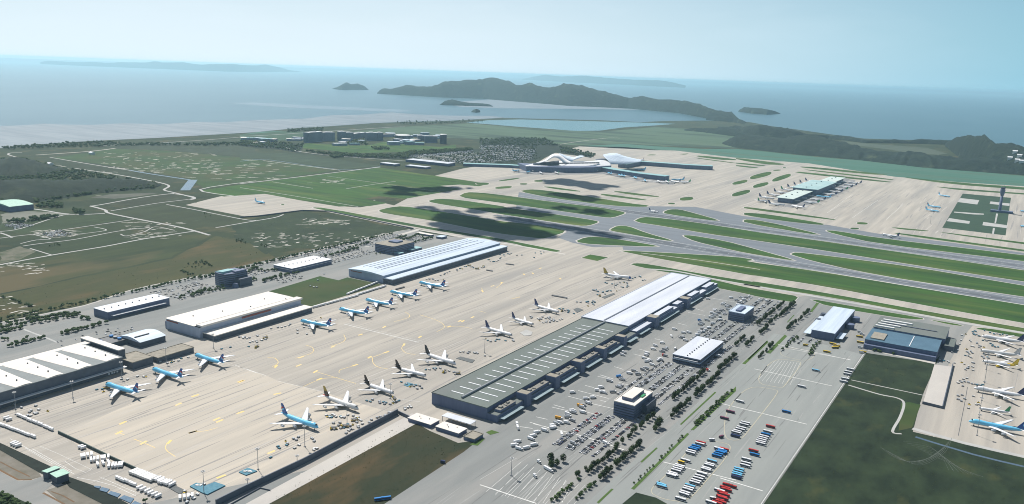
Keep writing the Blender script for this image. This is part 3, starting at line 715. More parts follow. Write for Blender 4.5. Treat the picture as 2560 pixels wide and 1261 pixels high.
# tower garden
sheet('stand_shade_paving', rough(QL('o', [(620,700),(900,640),(1480,440),(1760,320),(2020,190),(2380,270),(2250,420),(1950,600),(1500,760),(1050,860),(700,800)]), 30, 6), .108, m_stand_shade)  # shadow and wet put into the paving colour by concourse and piers
sheet('stand_shade_paving', rough(QL('p', [(180,560),(600,540),(1500,560),(2150,560),(2560,640),(2560,745),(2300,680),(2100,640),(1300,660),(700,660),(250,620)]), 30, 6), .109, m_stand_shade)
sheet('stand_shade_paving', rough(QL('q', [(0,640),(560,700),(1130,760),(1330,800),(1200,880),(760,830),(300,770),(0,700)]), 30, 6), .110, m_stand_shade)
sheet('tower_garden', QL('d', [(1815,15),(2215,50),(2170,362),(1645,298)]), .24, m_garden)
tg = MB()
for pts in ([(1795,52),(1952,70),(1935,106),(1772,85)],[(2045,80),(2205,98),(2202,118),(2038,100)],[(1700,218),(1875,245),(1868,266),(1682,244)],[(1985,250),(2185,278),(2180,302),(1978,278)],[(2065,300),(2082,302),(2072,352),(2058,350)],[(2092,180),(2108,182),(2090,262),(2078,260)],[(1745,165),(1990,182),(1990,190),(1900,188),(1742,172)]):
    q = QL('d', pts)
    tg.poly([(p.x, p.y, .28) for p in q])
o = tg.build('garden_path', m_road); o['kind'] = 'structure'
# kerbed strips of turf in the big lots
for c, pts in (('k',[(990,1160),(1010,1168),(1372,802),(1358,795)]),('k',[(1380,775),(1400,778),(1678,520),(1678,490)]),('k',[(1050,985),(1062,990),(1165,895),(1155,890)]),('k',[(765,1250),(778,1258),(875,1165),(862,1160)]),('k',[(1310,738),(1320,742),(1548,530),(1540,524)]),
    ('l',[(145,340),(165,345),(318,200),(308,192)]),('l',[(300,270),(330,275),(440,160),(425,150)]),('y',[(1180,670),(1195,675),(1300,560),(1285,555)]),('y',[(1540,500),(1580,510),(1690,370),(1650,360)]),('y',[(560,1255),(580,1261),(885,965),(865,960)]),('C',[(1440,1130),(1590,1150),(1720,1030),(1650,1010)]),('C',[(1740,900),(1820,950),(1990,905),(1850,860)])):
    sheet('turf_strip', QL(c, pts), .29, m_leaf2)
def ring(c, pts, w, mt, z=.30, n=2):
    p = chaikin(QL(c, pts), n)
    s_ = MB(); strip(s_, p + [p[0], p[1]], w, z)
    o = s_.build('kerb', mt); o['kind'] = 'structure'
ring('l', [(220,465),(350,305),(520,325),(535,345),(420,490),(400,500)], 1.0, m_kerb)
ring('l', [(40,640),(185,485),(370,510),(382,530),(215,745),(130,850),(20,830)], 1.0, m_kerb)
ring('l', [(380,285),(430,232),(640,262),(580,330)], .8, m_kerb)
ring('v', [(0,1080),(260,850),(720,340),(1120,390),(1190,450),(1100,620),(900,850),(560,1240),(200,1190)], 1.0, m_kerb)
for q in range(9):
    wline_ = MB(); 
    a_, b_ = Q('l', 250 + q*26, 450 + q*4), Q('l', 365 + q*20, 318 + q*2)
    strip(wline_, [a_, b_], .35, .28); o = wline_.build('bay_line', m_line); o['kind'] = 'structure'

# ------------------------------------------------------------------ hills and islands
def ridge(name, c, base, sil, back=2.2, depth=1.6, n=70, rough=.10, mt=m_forest, kind='structure', z0=-3.0):
    o_ = CR[c]
    cv = lambda L: [(o_[0] + a / o_[2], o_[1] + b / o_[2]) for a, b in L]
    base, sil = cv(base), cv(sil)
    def at(L, x):
        if x <= L[0][0]: return L[0][1]
        for (xa, ya), (xb, yb) in zip(L, L[1:]):
            if x <= xb:
                t = (x - xa) / max(1e-6, xb - xa)
                return ya + (yb - ya) * t
        return L[-1][1]
    x0 = max(base[0][0], sil[0][0]); x1 = min(base[-1][0], sil[-1][0])
    prof = [(0, 0), (.12, .16), (.26, .34), (.42, .55), (.58, .74), (.74, .88), (.88, .97), (1.0, 1.0), (1.15, .96), (1.4, .78), (1.7, .48), (2.0, .2), (2.3, 0)]
    mb = MB(); rings = []; top = 0
    for i in range(n + 1):
        x = x0 + (x1 - x0) * i / n
        yb = at(base, x); ys = min(at(sil, x), yb - .02)
        B_ = P(x, yb); rB = math.hypot(B_.x, B_.y)
        d = ray(x, ys); hl = math.hypot(d.x, d.y); sl_ = d.z / hl; hd = Vector((d.x / hl, d.y / hl, 0))
        hgt = H + sl_ * rB
        r = rB
        for _ in range(8):
            r = rB + depth * max(0.0, H + sl_ * r)
        zc = max(0, H + sl_ * r); top = max(top, zc)
        row = []
        for t, f in prof:
            rr = rB + (r - rB) * t
            p = hd * rr
            nz_ = noise.fractal(Vector((p.x, p.y, 3.1)) * (1.6 / max(60, zc * 3 + 40)), 1.0, 2.0, 5)
            z = zc * f + (zc * rough * nz_ * (f * (1.02 - f) * 4 if t < 1 else 1) if f > 0 else 0)
            row.append((p.x, p.y, (z if f > 0 else z0)))
        rings.append(row)
    mb.loft(rings, 0, cap=False, closed=False)
    o = mb.build(name, mt, smooth=True, fix=False)
    o['kind'] = kind
    print('ridge', name, round(top))
    return o
ridge('island', 'N', [(405,325),(850,352),(1170,363),(1260,371),(1640,401),(1780,413),(2200,431),(2560,465),(2745,500),(2870,515),(3020,545)],
      [(405,322),(430,295),(460,287),(500,292),(640,263),(700,275),(780,275),(920,235),(1060,230),(1150,222),(1220,208),(1340,235),(1400,262),(1500,255),(1620,288),(1740,250),(1850,265),(2000,305),(2200,357),(2290,343),(2400,365),(2560,378),(2600,378),(2700,400),(2800,440),(2890,455),(2930,455),(2960,490),(3020,535)], n=140)
ridge('island', 'N', [(85,291),(150,299),(345,298)], [(85,290),(120,280),(150,265),(185,244),(220,258),(260,253),(310,268),(345,296)], n=30)
ridge('island', 'N', [(850,405),(1000,411),(1230,417)], [(850,404),(865,395),(890,376),(940,368),(1050,390),(1150,395),(1200,400),(1230,415)], n=30)
ridge('islet', 'N', [(1075,456),(1110,460),(1140,456)], [(1075,455),(1090,440),(1115,434),(1135,442),(1140,455)], n=14)
ridge('island', 'M', [(528,452),(620,466),(740,475),(828,468)], [(528,450),(540,438),(570,422),(690,430),(780,447),(828,466)], n=30)
ridge('island', 'M', [(300,512),(400,522),(600,537)], [(300,500),(340,488),(420,490),(500,495),(560,515),(600,536)], n=24)
ridge('far_island', 'O', [(300,180),(640,195),(1200,217),(1700,237),(2240,240)], [(300,166),(350,156),(580,166),(740,166),(800,173),(900,165),(1050,171),(1150,160),(1230,170),(1360,165),(1480,183),(1680,180),(1890,190),(1980,183),(2060,200),(2150,225),(2240,236)], n=60)
ridge('far_island', 'N', [(1440,226),(1800,246),(2150,262),(2600,285)], [(1440,222),(1510,206),(1600,192),(1720,205),(1880,197),(2050,214),(2250,228),(2400,230),(2480,240),(2600,268)], n=50)
ridge('hill', 'h', [(-160,70),(60,120),(200,170),(520,180),(830,172),(960,185)], [(-160,60),(-60,62),(0,48),(60,62),(150,50),(225,38),(330,65),(430,72),(520,90),(620,125),(700,130),(830,136),(960,165)], depth=2.5, n=60)
ridge('hill', 'h', [(-460,95),(-300,110),(0,150),(150,180)], [(-460,85),(-380,70),(-280,72),(-200,75),(-100,62),(0,80),(150,140)], depth=2.5, n=40)
ridge('hill', 'h', [(-120,215),(0,248),(550,310),(1100,360),(1700,430),(2310,476),(2700,500)], [(-120,200),(0,140),(90,132),(300,150),(420,162),(560,142),(800,165),(980,205),(1200,270),(1420,290),(1560,285),(1900,330),(2310,350),(2700,420)], depth=4.5, n=130, rough=.26)
ridge('hill', 'h', [(830,165),(1130,205),(1700,215),(1940,225)], [(830,150),(900,134),(1030,150),(1120,175),(1280,182),(1420,172),(1520,187),(1640,170),(1800,178),(1940,185)], depth=2.5, n=50)
hill_right = ridge('hill', 'h', [(1860,235),(2000,330),(2300,455),(2560,492),(2900,520)], [(1860,210),(1910,186),(1950,155),(2050,138),(2160,143),(2200,130),(2240,150),(2310,206),(2450,203),(2560,240),(2720,300),(2900,420)], depth=2.2, n=90, rough=.07)
sheet('valley_field', QL('h', [(930,182),(1130,210),(1700,250),(1880,300),(1800,312),(1500,290),(1350,262),(1050,226)]), .4, mat('pale_field', (.085,.105,.075), (.055,.075,.05), rough=.95, scale=.006, stretch=(.3,1.5,1)))
ridge('hill', 'e', [(-200,850),(0,830),(330,830),(1000,738),(1300,705),(1560,680),(1620,650)], [(-200,560),(0,590),(300,610),(700,610),(960,598),(1100,590),(1300,592),(1500,620),(1620,646)], depth=6, n=70, rough=.25, mt=m_darkwood)
ridge('hill', 'e', [(-200,600),(0,590),(300,580),(520,540),(700,520)], [(-200,400),(0,400),(120,380),(260,392),(400,430),(560,470),(700,505)], depth=6, n=50, rough=.25, mt=m_darkwood)
# ------------------------------------------------------------------ buildings (each an Empty with its parts)
def part_box(root, name, mats, x0, x1, y0, y1, z0, z1, **kw):
    b = MB(); b.box(x0, x1, y0, y1, z0, z1, **kw)
    return b.build(name, mats, root)
def hall(name, label, x0, x1, y0, y1, h, wallm, roofm, z0=0.0, over=.6, parapet=True, cat='building', group=None, vents=0):
    c = empty(name, ((x0+x1)/2, (y0+y1)/2, 0)); tag(c, label, cat, group)
    hx, hy = (x1-x0)/2, (y1-y0)/2
    b = MB(); b.box(-hx, hx, -hy, hy, z0, h - .5, cap=False, bottom=False); b.build('wall', wallm, c)
    r = MB()
    if parapet:
        o_ = over
        r.box(-hx-o_, hx+o_, -hy-o_, hy+o_, h-.5, h)
        for a in ((-hx-o_, hx+o_, -hy-o_, -hy-o_+.8), (-hx-o_, hx+o_, hy+o_-.8, hy+o_), (-hx-o_, -hx-o_+.8, -hy-o_+.8, hy+o_-.8), (hx+o_-.8, hx+o_, -hy-o_+.8, hy+o_-.8)):
            r.box(*a, h, h+.7)
    else:
        r.box(-hx-over, hx+over, -hy-over, hy+over, h-.5, h)
    rf = r.build('roof', roofm, c)
    for q in range(vents):
        v = MB(); v.box(-.9, .9, -.9, .9, 0, 1.6)
        v.build('roof_vent', m_dgrey, rf, loc=(0, -hy + (q + .5) * 2 * hy / vents, h))
    c['_h'] = h
    return c
def add_windows(root, hx, hy, levels, wm, hgt=1.5, out=.06):
    for z in levels:
        b = MB()
        b.box(-hx-out, hx+out, -hy-out, hy+out, z, z+hgt)
        b.build('window_band', wm, root)

m_deck = mat('greyish_roof_deck', (.27,.26,.225), (.20,.195,.175), rough=.9, scale=.15, detail=8)
# -- the long cargo terminal on the right of the apron: grey roof half
t1 = hall('cargo_terminal', 'long cargo hall with a flat grey roof striped by white skylight bars', -652, -561, 863, 1314, 17, m_wall, m_roofgrey)
rf = [q for q in t1.children if q.name.startswith('roof')][0]
b = MB(); b.tube((0, -218, 18.6), (0, 224, 18.6), 1.5, 8); b.box(-.8,.8,-218,224,17,18.4); b.build('roof_duct', m_grey, t1, loc=(-606.5+1+606.5-606.5+606.5-1, 0, 0))
sk = MB(); sk.box(-27, -6, -1.0, 1.0, 17, 17.5); sk.box(6, 36, -1.0, 1.0, 17, 17.5)
skm = sk.mesh('skylight', [m_white])
for q in range(20):
    link('skylight', skm, t1, (0, -205 + q * 20.5, 0))
# lower flat annex, dock canopies and stair towers on the landside edge
b = MB(); b.box(45.7, 62, -225, 225, 0, 9.5, bottom=False); b.build('annex', [m_wall], t1)
b = MB(); b.box(45.9, 61.5, -224.5, 224.5, 9.5, 10.0); b.build('annex_roof', [m_roofgrey], t1)
cn = MB(); cn.box(62, 70, -26, 26, 5.2, 5.8); cm = cn.mesh('dock_canopy', [m_canopy])
for yy in (-195, -112, -30, 50, 132, 200):
    link('dock_canopy', cm, t1, (0, yy, 0)).scale = (1, 1.0 if abs(yy) < 199 else .7, 1)
tw = MB(); tw.box(50, 67, -6.5, 6.5, 10.0, 19); tw.box(62.05, 67, -6.4, 6.4, 0, 10.0, cap=False, bottom=False); twm = tw.mesh('stair_tower', [m_wall])
tr = MB(); tr.box(50.5, 66.5, -6, 6, 19, 19.4); trm = tr.mesh('tower_roof', [m_tan])
for yy in (-152, -70, 10, 90, 168):
    k_ = link('stair_tower', twm, t1, (0, yy, 0)); link('tower_roof', trm, k_)
for y0_, y1_ in ((-215, -176), (-140, -84), (-58, -4), (28, 78), (104, 150)):
    b = MB(); b.box(51, 60, y0_, y1_, 10.0, 13.4)
    pl = b.build('plant_room', [m_wall], t1)
    b = MB(); b.box(51.3, 59.7, y0_+.3, y1_-.3, 13.4, 13.8); b.box(52, 57, y0_+6, y0_+12, 13.8, 15.6); b.box(53, 56, y1_-14, y1_-9, 13.8, 15.4); b.box(53.5, 58, y0_+18, y0_+21, 13.8, 14.8); b.build('plant_deck', [m_deck], pl)
# -- white roof half
t2 = hall('cargo_terminal', 'long cargo hall with a shiny white metal roof split by a dark ridge gap', -656, -562, 1318, 1764, 18.2, m_wall, m_roofwhite)
b = MB(); b.box(-4.2, -1.2, -219, 219, 18.2, 18.9); b.build('ridge_vent', [m_walld], t2)
b = MB(); b.box(47.6, 63, -222, 222, 0, 10.5, bottom=False); b.build('annex', [m_wall], t2)
b = MB(); b.box(47.9, 62.5, -221.5, 221.5, 10.5, 11); b.build('annex_roof', [m_roofwhite], t2)
cn = MB(); cn.box(63, 70, -44, 44, 5.2, 5.8); cm = cn.mesh('dock_canopy', [m_canopy])
for yy, sc in ((-195, .5), (-75, 1.1), (60, 1.0), (170, .9)):
    link('dock_canopy', cm, t2, (0, yy, 0)).scale = (1, sc, 1)
tw = MB(); tw.box(50, 69, -10, 10, 11.0, 19.5); tw.box(63.05, 69, -9.9, 9.9, 0, 11, cap=False, bottom=False); twm = tw.mesh('stair_tower', [m_wall])
tr = MB(); tr.box(50.5, 68.5, -9.5, 9.5, 19.5, 19.9); trm = tr.mesh('tower_roof', [m_tan])
for yy in (-140, 25):
    k_ = link('stair_tower', twm, t2, (0, yy, 0)); link('tower_roof', trm, k_)
for y0_, y1_ in ((-125, -40), (-20, 10), (60, 110), (150, 205)):
    b = MB(); b.box(50, 61, y0_, y1_, 11, 15.5); pl = b.build('plant_room', [m_wall], t2)
    b = MB(); b.box(50.3, 60.7, y0_+.3, y1_-.3, 15.5, 15.9); b.build('plant_deck', [m_roofwhite], pl)

# -- far left long hangar with a striped pale roof and a lower front shed
def shed_roof(root, x0, x1, y0, y1, h, rise, mt, name='roof', n=8):
    b = MB(); rings = []
    for yy in (y0, y1):
        top = [(x0 + (x1-x0)*q/n, yy, h + rise*math.sin(math.pi*q/n)) for q in range(n+1)]
        rings.append(top + [(x1, yy, h-.6), (x0, yy, h-.6)])
    b.loft(rings)
    return b.build(name, [mt], root)
t3 = empty('cargo_hangar', (-1193, 1560, 0)); tag(t3, 'long hangar with a pale blue striped roof at the far end of the apron', 'hangar')
b = MB(); b.box(-44, 54, -232, 232, 0, 16.4, cap=False, bottom=False); b.build('wall', [m_wallp], t3)
shed_roof(t3, -46, 56, -233, 233, 17.0, 3.2, m_roofblue)
for xx in (-30, -14, 2, 10, 22):
    b = MB(); b.box(-.7, .7, -200, 205 if xx != 10 else 120, 0, .5); b.build('roof_seam', [m_wall], t3, loc=(xx, 0, 17.0 + 3.2*math.sin(math.pi*(xx+46)/102) - .05))
b = MB(); b.box(54, 80, -231, 229, 10.6, 12.4); b.build('front_shed_roof', [m_roofblue], t3)
b = MB(); b.box(54.1, 79, -230, 228, 0, 10.6, cap=False, bottom=False); b.build('front_shed', [m_walld], t3)
b = MB(); b.box(-38, -6, -232.2, -232, 12.8, 14.6); b.build('name_board', [m_redsign], t3)

# -- cream-roofed hangar nearer the camera on the left
t4 = empty('cargo_hangar', (-1172, 970, 0)); tag(t4, 'hangar with a broad cream roof and rust red panels beside the grass triangle', 'hangar')
b = MB(); b.box(-46, 42, -115, 112, 0, 18.4, cap=False, bottom=False); b.build('wall', [m_wallp], t4)
b = MB(); b.box(-47, 29, -116, 113, 18.4, 19.2); b.build('roof', [m_roofcream], t4)
b = MB(); b.box(29, 43.5, -112, 115, 18.4, 21.6); b.box(29, 30, -111, 114, 21.6, 22); b.build('front_parapet', [m_roofcream], t4)
b = MB(); b.box(42, 73, -110, 112, 8.4, 9.8); b.build('front_shed_roof', [m_roofcream], t4)
b = MB(); b.box(42.1, 72, -109, 111, 0, 8.4, cap=False, bottom=False); b.build('front_shed', [m_walld], t4)
b = MB(); b.box(43.5, 43.8, -28, 38, 14.2, 17.2); b.build('name_board', [m_redsign], t4)
b = MB(); b.box(-44, -14, -115.3, -115, 14.6, 17); b.build('name_board', [m_redsign], t4)
b = MB(); b.box(-52, -46.1, -113, 110, 0, 12, bottom=False); b.build('side_gallery', [m_wall], t4)
for q in ((-20, -80), (-5, -30), (10, 20), (-10, 70), (20, 95)):
    b = MB(); b.box(-.8, .8, -.8, .8, 19.2, 20.6); b.build('roof_vent', [m_dgrey], t4, loc=(q[0], q[1], 0))

# -- long grey shed with a white dock strip
t5 = hall('warehouse', 'long low warehouse with dotted roof vents and a white dock strip', -1383, -1340, 826, 950, 14, m_wall, m_roofwhite, parapet=False, vents=9)
b = MB(); b.box(22.2, 29, -57, 50, 6.8, 7.4); b.build('dock_canopy', [m_white], t5)
# -- bright white warehouse behind
t6 = hall('warehouse', 'bright white flat-roofed warehouse behind the grass triangle', -1408, -1350, 1268, 1392, 11, m_wall, m_white, parapet=False, vents=10)
b = MB(); b.box(-29.9, 29.9, -63, -62.1, 6.3, 7.4); b.box(29.1, 30.4, -62, 61, 6.3, 7.2); b.build('eaves_band', [m_offw], t6)
# -- blue multi-storey office block with a slanted roof
t7 = empty('office_block', (-1378, 1125, 0)); tag(t7, 'dark blue multi-storey office block with a stepped slanting roof', 'office')
b = MB(); b.prism([(-20,-24),(-4,-28),(14,-26),(20,-8),(20,26),(-20,26)], 0, 27, top=0); b.build('wall', [m_wall], t7)
for z in range(4, 26, 4):
    b = MB(); b.prism([(-20.1,-24.1),(-4,-28.1),(14.1,-26.1),(20.1,-8),(20.1,26.1),(-20.1,26.1)], z, z+1.6); b.build('window_band', [m_glass], t7)
b = MB(); b.v=[(-19,-23,27),(6,-25,27),(6,8,27),(-19,8,27),(-19,-23,28.2),(6,-25,31),(6,8,31),(-19,8,28.2)]; b.f=[(0,1,5,4),(1,2,6,5),(2,3,7,6),(3,0,4,7),(4,5,6,7)]; b.m=[0]*5; b.build('roof', [m_roofteal], t7)
b = MB(); b.box(8, 19, -4, 24, 27, 30); b.build('plant_room', [m_wall], t7)
b = MB(); b.box(20.2, 34, -6, 26, 0, 16, bottom=False); b.build('rear_wing', [m_walld], t7)
b = MB(); b.cyl(30, -14, 0, 9, 7, 5, 14); b.build('round_hall', [m_wall], t7)
# -- tan office behind the long hangar
t8 = empty('office_block', (-1335, 1600, 0)); tag(t8, 'square office block with a tan roof behind the striped hangar', 'office')
b = MB(); b.prism([(-32,-37),(-24,-42),(28,-42),(33,-34),(33,40),(-32,40)], 0, 21, top=1); b.build('wall', [m_wall, m_tan], t8)
for z in range(3, 20, 4):
    b = MB(); b.prism([(-32.1,-37),(-24,-42.1),(28,-42.1),(33.1,-34),(33.1,40.1),(-32.1,40.1)], z, z+1.5); b.build('window_band', [m_glass], t8)
b = MB(); b.box(-14, 12, -6, 20, 21, 24.5); b.build('roof', [m_wall], t8)

# -- zigzag-roofed hangar bottom left
t9 = empty('maintenance_hangar', (-1138, 560, 0)); tag(t9, 'dark hangar whose roof alternates white wedges with grey strips', 'hangar')
b = MB(); b.box(-50, 47, -34-60, 130, 0, 21.5, cap=False, bottom=False); b.build('wall', [m_walld], t9)
b = MB(); b.box(-50.5, 47.5, -94.5, 130.5, 21.5, 22.2); b.build('roof', [m_wedge], t9)
for q in range(5):
    yf = 128 - q * 42.5                                   # wide at the back, narrow at the front, as a folded plate
    b = MB()
    P0 = (-48, yf, 22.4); P1 = (-48, yf-34, 22.4); P2_ = (46, yf-23, 22.4); P3 = (46, yf-1, 22.4)
    rdg0 = (-48, yf-16, 25.0); rdg1 = (46, yf-10, 23.4)
    b.poly([P0, rdg0, rdg1, P3]); b.poly([rdg0, P1, P2_, rdg1]); b.poly([P0, P1, rdg0]); b.poly([P3, rdg1, P2_])
    wd = b.build('roof_wedge', [m_roofcream], t9, fix=False)
    for xx in (-26, 0, 26):
        v = MB(); v.cyl(xx, yf-11, 23.2, 25.6, 1.0, n=8); v.build('roof_vent', [m_dgrey], wd)
b = MB(); b.box(-64, -50.6, -94, 150, 20, 21.2); b.build('rear_roof', [m_roofcream], t9)
b = MB(); b.box(-63, -50.7, -93, 149, 0, 20, cap=False, bottom=False); b.build('rear_wall', [m_walld], t9)
b = MB(); b.box(-78, 20, 141, 153, 22.6, 24); b.build('side_roof', [m_roofcream], t9)
b = MB(); b.box(-77, 19.5, 141.5, 152.5, 0, 22.6, cap=False, bottom=False); b.build('side_wall', [m_walld], t9)
b = MB(); b.box(47.6, 54, -94, 132, 7.6, 8.4); b.build('dock_canopy', [m_offw], t9)
# -- low plant buildings between the hangars
t10 = empty('workshop', (-1190, 790, 0)); tag(t10, 'workshop with a curved pale blue roof between two hangars', 'workshop')
b = MB(); b.box(-26, 26, -22, 24, 0, 9, cap=False, bottom=False); b.build('wall', [m_walld], t10)
shed_roof(t10, -27, 27, -23, 25, 9.4, 4.5, m_roofblue)
b = MB(); b.box(8, 10, -20, 6, 12.6, 14.6); b.build('roof_vent', [m_dgrey], t10)
t11 = hall('plant_building', 'low dark plant building with a tan yard roof at the apron edge', -1112, -1082, 742, 806, 8, m_walld, m_tan, parapet=True)
t11b = hall('plant_building', 'small dark plant building beside the white-wedge hangar', -1128, -1086, 702, 736, 11, m_walld, m_tan, parapet=True)
t11c = hall('plant_building', 'dark utility block crowded with grey pipes behind the curved workshop', -1236, -1200, 726, 776, 7, m_walld, m_dgrey, parapet=True)
for q in range(6):
    b = MB(); b.cyl(-12 + (q % 3) * 11, -16 + (q // 3) * 26, 7.7, 10.2, 3.2, n=12); b.build('cooling_fan', [m_blue if q % 2 else m_grey], t11c)

# -- small pair of white roofs, canopy and hut at the near end of the cargo hall
for (pts, lab) in ((((300,640),(725,755),(875,672),(455,540)), 'small white-roofed depot at the marsh corner nearer the apron wall'), (((800,790),(1240,920),(1390,825),(970,710)), 'small white-roofed depot at the marsh corner nearer the brown hut')):
    q = [Q('C', a, b_, 5.0) for a, b_ in pts]
    x0_, x1_ = (q[0].x+q[3].x)/2, (q[1].x+q[2].x)/2; y0_, y1_ = (q[0].y+q[1].y)/2, (q[2].y+q[3].y)/2
    d_ = hall('depot', lab, x0_, x1_, y0_, y1_, 5.4, m_wall, m_roofcream, parapet=False, cat='depot', group='white depots by the marsh')
    for vx, vy in ((-8, 2), (-3, -2), (7, 3)):
        b = MB(); b.cyl(vx, vy, 5.4, 6.6, .5, n=8); b.build('roof_vent', [m_dgrey], d_)
q = [Q('C', a, b_, 7.0) for a, b_ in ((915,590),(1450,750),(1570,690),(1030,530))]
cx_, cy_ = sum(p.x for p in q)/4, sum(p.y for p in q)/4
cn_ = empty('canopy', (cx_, cy_, 0)); tag(cn_, 'open grey canopy on posts in front of the cargo hall end wall', 'canopy')
hx_ = (q[1].x - q[0].x)/2; hy_ = (q[3].y - q[0].y)/2
b = MB(); b.box(-hx_, hx_, -hy_, hy_, 6.6, 7.1); b.build('roof', [m_roofwhite], cn_)
for sx in (-1, -.33, .33, 1):
    for sy in (-1, 1):
        b = MB(); b.box(-.25, .25, -.25, .25, 0, 6.6); b.build('post', [m_grey], cn_, loc=(sx*(hx_-1), sy*(hy_-1), 0))
p_ = Q('C', 1520, 960, 4)
hall('hut', 'brown-roofed hut beside the second white depot', p_.x-9, p_.x+7, p_.y-10, p_.y+10, 4.4, m_wall, m_tan, cat='hut')

# -- offices and sheds in the landside lots
c12 = hall('office_cube', 'dark cube office with a white rooftop storey in the car park', -432, -402, 981, 1044, 20, m_wall, m_roofcream, cat='office')
add_windows(c12, 15, 31.5, (3, 6.6, 10.2, 13.8), m_glass, 1.3)
b = MB(); b.box(-9, 6, -20, 22, 20.0, 24.5); pt = b.build('penthouse', [m_wall], c12)
b = MB(); b.box(-9.3, 6.3, -20.3, 22.3, 24.5, 25); b.build('penthouse_roof', [m_roofcream], pt)
b = MB(); b.box(8, 12, 2, 14, 20.0, 21.5); b.build('roof_plant', [m_green], c12)
b = MB(); b.box(15.2, 22, -4, 30, 0, 13, bottom=False); b.build('side_wing', [m_walld], c12)
c13 = hall('pavilion', 'wide white-roofed pavilion with a dotted ridge among parked cars', -447, -401, 1238, 1355, 13, m_wall, m_roofwhite, parapet=False, cat='building', vents=11)
b = MB(); b.box(-23.4, 23.4, -58.9, 58.9, 5.2, 6.4); b.build('canopy_band', [m_roofblue], c13)
b = MB(); b.box(-20, 20, -61.5, -59, 8.4, 9.2); b.build('sun_shade', [m_white], c13)
add_windows(c13, 23, 58.5, (2, 8.5), m_glass, 2.2)
c14 = hall('office_cube', 'small grey cube office with a long rooftop duct near the airfield grass', -449, -418, 1534, 1597, 17, m_wall, m_roofblue, cat='office')
b = MB(); b.box(-5, 4, -22, 14, 17.0, 20); b.build('penthouse', [m_wall], c14); add_windows(c14, 15.5, 31.5, (3, 6.5, 10), m_glass, 1.2)
c15 = hall('freight_shed', 'pale ribbed freight shed with tanks along its sides', -291, -251, 1520, 1714, 15, m_wall, m_roofblue, parapet=False)
b = MB(); b.box(-34, -22, -95, 40, 5, 5.8); b.build('side_canopy', [m_roofblue], c15)
for yy in (-62, -5):
    b = MB(); b.cyl(28, yy + 70, 0, 9, 8, n=16); b.build('tank', [m_wall], c15)
for yy in (15, 62):
    b = MB(); b.cyl(-31, yy, 0, 7, 8, 5, n=14); b.build('tank', [m_walld], c15)
b = MB(); b.box(22, 33, -92, -50, 5, 5.8); b.build('side_canopy', [m_roofblue], c15)
# large slate-blue flight kitchen
c16 = empty('catering_building', (-143, 1560, 0)); tag(c16, 'large two-level building with a slate blue roof and tan corner deck', 'building')
b = MB(); b.box(-57, 57, -40, 40, 0, 14.5, cap=False, bottom=False); b.build('wall', [m_wall], c16)
b = MB(); b.box(-57.5, 57.5, -40.5, 40.5, 14.5, 15.2); b.build('roof', [m_roofslate], c16)
b = MB(); b.box(-57, 57, -49, -40.6, 0, 8, bottom=False); b.build('front_bay', [m_wall], c16)
b = MB(); b.box(-50, -28, -30, 12, 15.2, 17); b.build('corner_deck', [m_tan], c16)
b = MB(); b.box(13, 14.2, -36, 34, 15.2, 15.8); b.build('roof_seam', [m_white], c16)
b = MB(); b.box(-56, 62, 40.6, 128, 0, 17.5, bottom=False); b.build('rear_hall', [m_wall], c16)
b = MB(); b.box(-56.5, 62.5, 40.7, 128.5, 17.5, 18.2); rr = b.build('rear_roof', [m_roofgrey], c16)
b = MB(); b.box(-40, 46, 78, 81, 18.2, 19.4); b.build('roof_duct', [m_walld], rr)
for q in range(4):
    b = MB(); b.box(-54 + q*2, -22 + q*8, 46 + q*17, 52 + q*17, 18.2, 20.5); b.build('roof_plant', [m_offw], rr)
b = MB(); b.box(62.6, 78, 30, 84, 0, 9, bottom=False); b.build('side_block', [m_walld], c16)
b = MB(); b.box(62.8, 77.8, 30.2, 83.8, 9, 9.4); b.build('side_roof', [m_roofgrey], c16)

# -- far left mint-roofed warehouse, toll gate
w_ = empty('warehouse', (Q('a', 60, 165).x - 45, Q('a', 60, 165).y + 30, 0)); tag(w_, 'mint green roofed warehouse alone at the forest edge', 'warehouse')
b = MB(); b.box(-70, 60, -30, 40, 0, 16, cap=False, bottom=False); b.build('wall', [m_wall], w_)
shed_roof(w_, -71, 61, -31, 41, 16.5, 5, m_mint)
gp = Q('u', 690, 960); g_ = empty('toll_gate', (gp.x, gp.y, 0)); tag(g_, 'roadside gate with two mint green roofs over dark booths', 'gate')
for (pts, hh_) in (([(500,860),(570,880),(735,815),(665,795)], 9), ([(600,890),(680,940),(845,880),(760,830)], 9)):
    q = [Q('u', a, b_, hh_) - Vector((gp.x, gp.y, 0)) for a, b_ in pts]
    b = MB(); n0 = len(b.v)
    b.prism([(p.x, p.y) for p in q], hh_-.5, hh_); b.build('roof', [m_mint], g_)
    cxq = sum(p.x for p in q)/4; cyq = sum(p.y for p in q)/4
    b = MB(); b.prism([(cxq + (p.x-cxq)*.86, cyq + (p.y-cyq)*.86) for p in q], 0, hh_-.6, cap=False); b.build('booth', [m_walld], g_)
